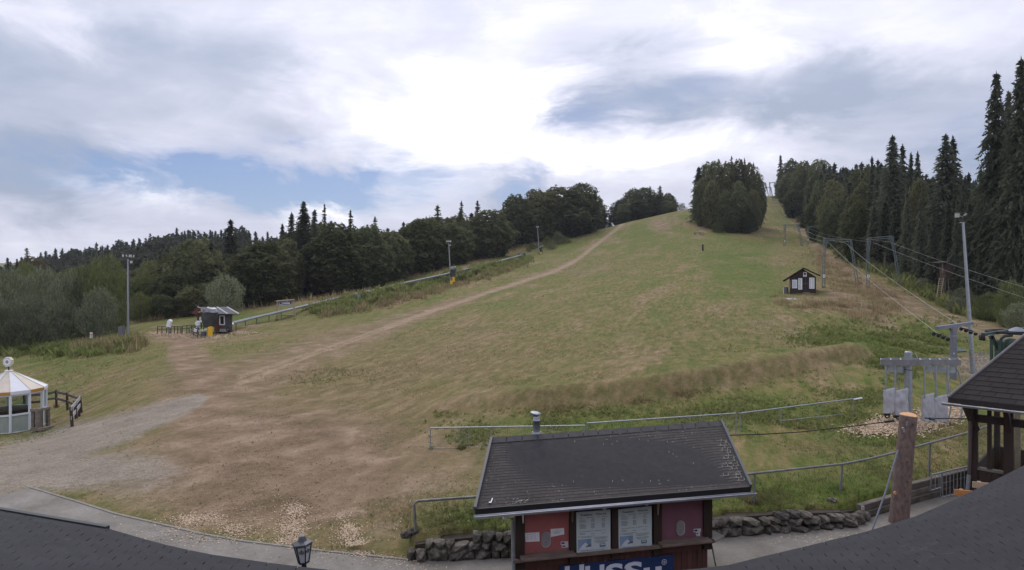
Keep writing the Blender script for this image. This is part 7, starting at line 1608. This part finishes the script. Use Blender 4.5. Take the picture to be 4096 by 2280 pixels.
# railings, covers, signs around the shelter
M_IRON = mat('dark_iron_railing', (.06, .055, .05), .6, .2, 4)
for px, x0, x1, yt, yb, lab in ((0, 630, 684, 1306, 1327, 'dark metal railing left of the white covered box'), (1, 684, 724, 1306, 1326, 'green brown railing between the covered box and the shelter'), (2, 729, 785, 1304, 1325, 'dark metal railing directly left of the shelter porch')):
    r_ = empty('queue_railing', P(x0, yb, 76), lab, 'railing', 'queue railings at the shelter'); tilt = -4 if px == 2 else 0
    for f in (0, .5): MB().tube([P(x0, yt + (yb - yt) * f, 76), P(x1, yt + tilt + (yb - yt) * f, 76.6)], .045, 6).build('rail', M_IRON, r_)
    for k in range(4): t = k / 3; x = x0 + (x1 - x0) * t; b = P(x, yb + tilt * t + 3, 76 + .6 * t); b.z = min(b.z, gz(b.x, b.y) - .05); MB().tube([P(x, yt + tilt * t, 76 + .6 * t), b], .05, 6).build('post', M_IRON, r_)
r_ = empty('queue_railing', P(790, 1345, 72), 'curved railing with a blue sign in front of the shelter', 'railing', 'queue railings at the shelter')
MB().tube([P(757, 1314, 72), P(760, 1307, 72.3), P(772, 1305, 73), P(800, 1304, 73.6), P(830, 1304, 74)], .06, 6).build('rail', M_IRON, r_); MB().tube([P(757, 1316, 72), P(775, 1326, 71.5), P(790, 1334, 71.2)], .06, 6).build('rail', M_WOODGREY, r_); MB().tube([P(757, 1326, 72), P(775, 1336, 71.5), P(791, 1346, 71.2)], .06, 6).build('rail', M_WOODGREY, r_)
for x, y0, y1, d in ((757, 1310, 1332, 72), (774, 1320, 1342, 71.5), (791, 1333, 1350, 71.2), (815, 1305, 1322, 73.4)): MB().tube([P(x, y0, d), P(x, y1, d)], .06, 6).build('post', M_IRON, r_)
sb = MB(); sb.slab([P(770, 1326, 71.4), P(791, 1331, 71), P(790, 1318, 71), P(771, 1313, 71.4)], (0, .03, 0)); so = sb.build('sign_panel', mat('faded_navy_sign', (.06, .07, .10), .6), r_); MB().tube([P(788, 1320, 70.95), P(777, 1316, 71.1), P(775, 1320, 71.15), P(786, 1324, 70.95), P(785, 1328, 70.9), P(775, 1324, 71.1)], .05, 5).build('curved_letter', M_WHITEPAPER, so)
for k, (x, w_) in enumerate(((795, 2.5), (801, 2), (807, 6), (815, 6), (822, 3))): pass
m = MB()
for x, w_ in ((794, 3), (801, 2.5), (807, 6), (816, 6), (824, 2)): m.slab([P(x, 1326 - (x - 794) * .2, 71.6), P(x + w_, 1325 - (x - 794) * .2, 71.6), P(x + w_, 1320 - (x - 794) * .2, 71.6), P(x, 1321 - (x - 794) * .2, 71.6)], (0, .04, 0))
m.build('white_plate', M_WHITE, r_)
for x0, x1, yt, yb, d, lab in ((667, 687, 1279, 1308, 75.5, 'white cloth covered control box left of the shelter'), (783, 801, 1284, 1309, 74.2, 'white cloth covered control box under the shelter porch')):
    e = empty('covered_box', P((x0 + x1) / 2, yb + 15, d), lab, 'covered box', 'cloth covered control boxes'); draped('cloth', x0, x1, yt, yb, d, .22, e, M_WHITE, x0, .95); b = P((x0 + x1) / 2, yb + 15, d); b.z = min(b.z, gz(b.x, b.y)); MB().tube([b, P((x0 + x1) / 2, yb - 4, d)], .10, 8).build('stand', M_GREYPAINT, e)
e = empty('notice_sign', P(805, 1312, 73.6), 'small white notice sign on a black post at the porch', 'sign'); MB().box(P(803.5, 1279.5, 73.6), (pix(0, 9, 73), .03, pix(0, 19, 73))).build('plate', M_WHITE, e); MB().box(P(803.5, 1276, 73.57), (.12, .01, .2)).build('print', M_INKGREY, e); MB().tube([P(805, 1289, 73.6), P(805, 1315, 73.6)], .06, 6).build('post', M_DARK, e)
e = empty('prohibition_sign', Gd(367, 68), 'small white prohibition sign on a thin post in the weeds', 'sign'); b = Gd(368, 68); MB().tube([b, P(366, 1330, 68)], .035, 6).build('post', M_STEEL, e)
MB().box(P(365, 1341, 67.9), (.30, .02, .62)).build('plate', M_WHITE, e, .02); MB().torus(P(365, 1338, 67.87), .10, .018, (0, 1, 0), 16, 4).build('red_ring', mat('sign_red', (.35, .04, .04), .5), e); MB().beam(P(363, 1335.5, 67.86), P(367, 1341, 67.86), .03, .01, (0, 1, 0)).build('slash', mat('sign_red', (.35, .04, .04), .5), e); MB().box(P(365, 1347, 67.88), (.2, .01, .10)).build('print', M_INKGREY, e)
e = empty('electric_cabinet', Gd(482, 70), 'grey electric cabinet on a thin stand beside the left lamp mast', 'cabinet'); MB().slab([P(472, 1347, 70), P(489, 1349, 69.6), P(489, 1304, 69.6), P(472, 1306, 70)], (.1, .35, 0)).build('cabinet', mat('grey_cabinet', (.13, .13, .135), .6), e); MB().slab([P(489, 1349, 69.6), P(494, 1347, 69.9), P(493.5, 1303, 69.9), P(489, 1304, 69.6)], (.0, .02, 0)).build('door', M_STEEL, e); b = Gd(478, 70); MB().tube([b, P(476, 1348, 70)], .045, 6).build('stand', M_WHITE, e)
m = MB(); e = empty('cable_drum', P(912, 1320, 74), 'dark wheel leaning on the shelter wall', 'wheel'); c = P(911.5, 1317.5, 74.2); MB().torus(c, .20, .07, (.2, 1, 0), 18, 7).build('tyre', M_DARK, e); MB().lathe(c, [(.14, -.03), (.14, .03)], 12, (.2, 1, 0)).build('rim', mat('blue_grey_rim', (.16, .18, .24), .5), e)
# planks
for i, (a, b, w_) in enumerate((((966, 1309, 72), (1022, 1297, 73), .10), ((985, 1312, 71), (1040, 1303, 72), .12), ((1000, 1311, 71.5), (1022, 1303, 71.8), .22), ((990, 1306, 72), (1015, 1302, 72.5), .18), ((1008, 1309, 71.2), (1018, 1300, 71.4), .1))):
    q0, q1 = P(*a), P(*b); o = MB().beam(q0, q1, w_, .06); tag(o.build('loose_plank', M_WOODLIGHT if i % 2 else mat('raw_timber', (.40, .27, .19), .8, .2, 6)), ['long thin plank at the left of the timber heap right of the shelter', 'long plank along the front of the timber heap right of the shelter', 'broad short board on the timber heap right of the shelter', 'short board at the back of the timber heap right of the shelter', 'steep short plank sticking up from the timber heap'][i], 'plank', 'loose planks right of the shelter')

# log frame with banner
FD = 89.0
lf = empty('log_arch', Gd(1142, FD), 'upright arch of rough logs with a hanging blue banner', 'frame')
b0, b1 = P(1107, 1280, FD), P(1178, 1276, FD); b0.z = gz(b0.x, b0.y) - .1; b1.z = gz(b1.x, b1.y) - .1
for b, t, dd in ((b0, P(1110, 1202, FD), 0), (b1, P(1175, 1197, FD), 0)):
    for k in (-1, 1): MB().tube([b + Vector((k * .10, 0, 0)), t + Vector((k * .06, 0, 0))], .075, 7, .06).build('post', M_WOODLIGHT, lf)
MB().tube([P(1104, 1205, FD - .15), P(1140, 1202, FD - .15), P(1178, 1199, FD - .15)], .09, 8).build('top_log', M_WOODLIGHT, lf); MB().tube([P(1110, 1263, FD - .15), P(1176, 1259, FD - .15)], .075, 8).build('bottom_log', M_WOODLIGHT, lf)
bo_ = MB().slab([P(1117, 1221, FD), P(1166, 1219, FD), P(1165, 1206, FD), P(1118, 1208, FD)], (0, .02, 0)).build('banner', mat('white_blue_banner', (.40, .45, .58), .6, .2, 3), lf)
MB().slab([P(1130, 1218.5, FD - .03), P(1165, 1217, FD - .03), P(1164.5, 1206.5, FD - .03), P(1130, 1208, FD - .03)], (0, .01, 0)).build('blue_field', M_BLUE, bo_)
m = MB(); rr = random.Random(2)
for k in range(9): x = 1132 + k * 3.2; m.slab([P(x, 1215.5 + rr.uniform(-.5, .5), FD - .05), P(x + 2.4, 1215.3, FD - .05), P(x + 2.2, 1209.5 + rr.uniform(0, 1.2), FD - .05), P(x + .2, 1209.8, FD - .05)], (0, .008, 0))
m.build('banner_lettering', M_WHITEPAPER, bo_); MB().box(P(1123, 1213, FD - .03), (.25, .01, .3)).build('banner_crest', M_NAVYP, bo_)

# toboggan run: shallow metal trough on low supports
run = empty('toboggan_run', P(1290, 1211, 95), 'long silvery toboggan run climbing along the left edge of the slope', 'toboggan run')
RP = [(925, 1297, 77), (1000, 1278, 81), (1100, 1255, 87), (1200, 1231, 92), (1290, 1210, 97), (1351, 1193, 101), (1425, 1180, 105), (1500, 1161, 111), (1635, 1130, 121), (1720, 1112, 128), (1800, 1094, 135), (1900, 1070, 146), (1976, 1052, 156), (2040, 1034, 168), (2090, 1021, 178)]
q = [P(*t) for t in RP]; full = []
for a, b in zip(q[:-1], q[1:]): full += [a.lerp(b, k / 4) for k in range(4)]
full.append(q[-1]); m = MB(); prof = [(-.42, .20), (-.36, .20), (-.30, .03), (0, -.04), (.30, .03), (.36, .20), (.42, .20), (.34, -.02), (0, -.10), (-.34, -.02)]; vs = []
for i, p in enumerate(full):
    d = (full[min(i + 1, len(full) - 1)] - full[max(0, i - 1)]).normalized(); s_ = d.cross(Vector((0, 0, 1))).normalized(); vs += [p + s_ * x + Vector((0, 0, z)) for x, z in prof]
n_ = len(prof); m.add(vs, [(i * n_ + k, i * n_ + (k + 1) % n_, (i + 1) * n_ + (k + 1) % n_, (i + 1) * n_ + k) for i in range(len(full) - 1) for k in range(n_)])
m.build('trough', mat('silver_sheet_metal', (.38, .40, .43), .4, .12, 3, 0, .5, .5), run)
for p in full[1::2]:
    b = Vector((p.x, p.y, gz(p.x, p.y) - .1))
    if b.z < p.z - .1: MB().tube([b, p + Vector((0, 0, -.06))], .06, 6).build('support', M_GREYPAINT, run)
for i, (px, lab) in enumerate(((2075, 'left blue bin at the upper end of the toboggan run'), (2097, 'larger right blue bin at the upper end of the toboggan run'))):
    d = 178; e = empty('blue_bin', P(px, 1026, d), lab, 'bin'); MB().box(P(px, 1020.5, d), (.5 + .25 * i, .5, .9)).build('body', mat('blue_plastic', (.05, .07, .16), .5), e, .05); MB().box(P(px, 1014, d), (.55 + .25 * i, .55, .08)).build('lid', mat('dark_blue_lid', (.03, .035, .08), .5), e)
bf = empty('timber_barrier', P(2125, 1016, 190), 'low timber barrier left of the farthest floodlight', 'fence')
for x in (2110, 2126, 2144): MB().beam(P(x, 1019, 190), P(x, 1009, 190), .2, .2, (0, 1, 0)).build('post', M_WOODLIGHT, bf)
MB().beam(P(2108, 1012, 190), P(2146, 1009, 190), .1, .22).build('rail', M_WOODLIGHT, bf)
e = empty('picnic_table', P(1845, 1100, 130), 'grey picnic table behind the bush right of the snow gun', 'table'); 
MB().beam(P(1832, 1098, 130), P(1859, 1097, 130), .7, .08).build('tabletop', M_WOODGREY, e); MB().beam(P(1833, 1103, 129.3), P(1858, 1102, 129.3), .3, .07).build('bench_board', M_WOODGREY, e)
for x in (1836, 1855): MB().beam(P(x, 1098, 130), P(x, 1110, 130), .1, .1, (0, 1, 0)).build('leg', M_WOODGREY, e)
e = empty('green_cabinet', P(1433, 1209, 100), 'pale green utility cabinet on the weedy bank', 'cabinet'); MB().slab([P(1428, 1210, 99), P(1438, 1209, 99), P(1438, 1182, 99), P(1428, 1183, 99)], (.1, .4, 0)).build('cabinet', mat('pale_green_metal', (.17, .24, .21), .6), e, .03); MB().slab([P(1425.5, 1209, 99.2), P(1428, 1210, 99), P(1428, 1183, 99), P(1425.5, 1184, 99.3)], (0, .3, 0)).build('side', M_GREENSTEEL, e)
e = empty('wooden_bench', P(1480, 1177, 104), 'small dark roofed box with a pale front on the weedy bank', 'box'); e.name = 'roofed_box'; ORIG[e.name] = P(1480, 1177, 104); MB().box(P(1480, 1173, 104), (.8, .5, .7)).build('body', M_DARK, e); MB().box(P(1480, 1166, 103.9), (.72, .7, .12)).build('lid', mat('pale_lid', (.32, .30, .28), .8), e); MB().box(P(1480, 1177, 103.7), (.7, .02, .22)).build('front_board', mat('pale_front_board', (.36, .34, .30), .8), e)
e = empty('timber_barrier', P(1425, 1178, 106), 'low rail fence beside the roofed box on the weedy bank', 'fence')
for x in (1415, 1430, 1445): MB().beam(P(x, 1180, 106), P(x, 1170, 106), .12, .12, (0, 1, 0)).build('post', M_WOODLIGHT, e)
MB().beam(P(1413, 1172, 106), P(1447, 1170, 106), .08, .14).build('rail', M_WOODLIGHT, e)

# ------------------------------------------------------------------ wood chips and litter (loose stuff)
M_CHIP = mat('wood_chips', (.50, .37, .25), .9, .2, 1.5, 0, rand=.0, col2=(.64, .50, .36))
def chips(name, n, pts, seed, size, lift=.015):
    """pts: (px, py, rx, ry) patches"""
    g = np.random.default_rng(seed); w_ = np.array([p[2] * p[3] for p in pts], float); pick = g.choice(len(pts), n, p=w_ / w_.sum()); A = np.array(pts, float)[pick]
    PX = A[:, 0] + g.normal(size=n) * A[:, 2] * .5; PY = A[:, 1] + g.normal(size=n) * A[:, 3] * .5; ok = (PY > CY + 30); PX, PY = PX[ok], PY[ok]; D = from_px(PX, PY); k = np.isfinite(D) & (D < 120); PX, D = PX[k], D[k]
    X = (PX - CX) / F * D; Z = ground(X, D); Z = np.where(in_pav(X, D), .0, Z) + lift * g.random(len(X)) + .01; n = len(X); s_ = size * g.uniform(.5, 1.4, n); a = g.random(n) * 6.28; u = np.stack([np.cos(a), np.sin(a), g.normal(size=n) * .3], 1) * s_[:, None]; v = np.stack([-np.sin(a), np.cos(a), g.normal(size=n) * .5], 1) * (s_ * .45)[:, None]
    V, Q = quads_from(np.stack([X, D, Z], 1), u, v); tag(link(name, raw_mesh(name, V, Q, M_CHIP, 4)), kind='stuff')
chips('wood_chips', 6500, [(770, 2085, 90, 26), (850, 2065, 50, 18), (940, 2120, 60, 26), (1180, 2040, 50, 30), (1170, 2110, 55, 50), (1370, 2060, 40, 24), (1400, 2130, 50, 40), (1150, 2160, 60, 24), (1430, 2180, 50, 24)], 21, .021)
chips('wood_chip_litter', 1800, [(1100, 2100, 480, 90), (1500, 2200, 300, 40), (800, 2150, 300, 50), (1900, 2230, 220, 8), (2050, 2232, 100, 6), (3300, 2110, 300, 30)], 22, .022)
g_ = np.random.default_rng(40)
M_CHIP2 = mat('straw_litter', (.25, .19, .12), .95, .3, 2, 0, col2=(.34, .27, .18)); _k = M_CHIP; M_CHIP = M_CHIP2
chips('straw_litter', 9000, [(1050, 1900, 500, 220), (1450, 1800, 420, 200), (1000, 1650, 300, 90), (1750, 1950, 200, 100)], 26, .026, .02); M_CHIP = _k
chips('wood_chip_bed', 15000, [(3480, 1715, 90, 26), (3560, 1700, 80, 34), (3700, 1680, 80, 40), (3800, 1650, 60, 40), (3860, 1620, 40, 30), (3640, 1710, 60, 30)], 23, .042, .03)
chips('wood_chip_mound', 6500, [(660, 1335, 70, 9), (740, 1342, 50, 9), (860, 1344, 60, 9), (960, 1330, 60, 7), (620, 1332, 40, 5)], 24, .07, .05)

# ------------------------------------------------------------------ labels: things alike are told apart by their place
def tell_apart():
    by = {}
    for o in sc.objects:
        if o.parent is None and 'label' in o: by.setdefault(o['label'], []).append(o)
    ORDS = ['leftmost', 'second from left', 'third from left', 'fourth from left', 'fifth from left', 'sixth from left', 'seventh from left', 'eighth from left', 'ninth from left']
    for lab, obs in by.items():
        if len(obs) < 2: continue
        obs.sort(key=lambda o: o.location.x / max(o.location.y, 1)); n = len(obs)
        for i, o in enumerate(obs):
            if n <= 9: o['label'] = lab + ', ' + (['the left one', 'the right one'][i] if n == 2 else ['the left one', 'the middle one', 'the right one'][i] if n == 3 else 'rightmost' if i == n - 1 else ORDS[i])
            elif i < 9: o['label'] = lab + ', ' + ORDS[i]
            else: o['label'] = lab + ', ' + ('rightmost' if i == n - 1 else ORDS[n - 1 - i].replace('left', 'right') if n - 1 - i < 9 else 'in the middle')
tell_apart()

# ------------------------------------------------------------------ faint evening haze
hm = bpy.data.materials.new('haze_air'); hm.use_nodes = True; t_ = hm.node_tree; t_.nodes.clear(); pvn = nd(t_, 'ShaderNodeVolumePrincipled'); pvn.inputs['Density'].default_value = .00013; pvn.inputs['Color'].default_value = (.82, .88, 1.0, 1); o_ = nd(t_, 'ShaderNodeOutputMaterial'); t_.links.new(pvn.outputs[0], o_.inputs['Volume'])
m = MB(); m.box((60, 680, 85), (4800, 1500, 240)); tag(m.build('haze', hm), kind='stuff')
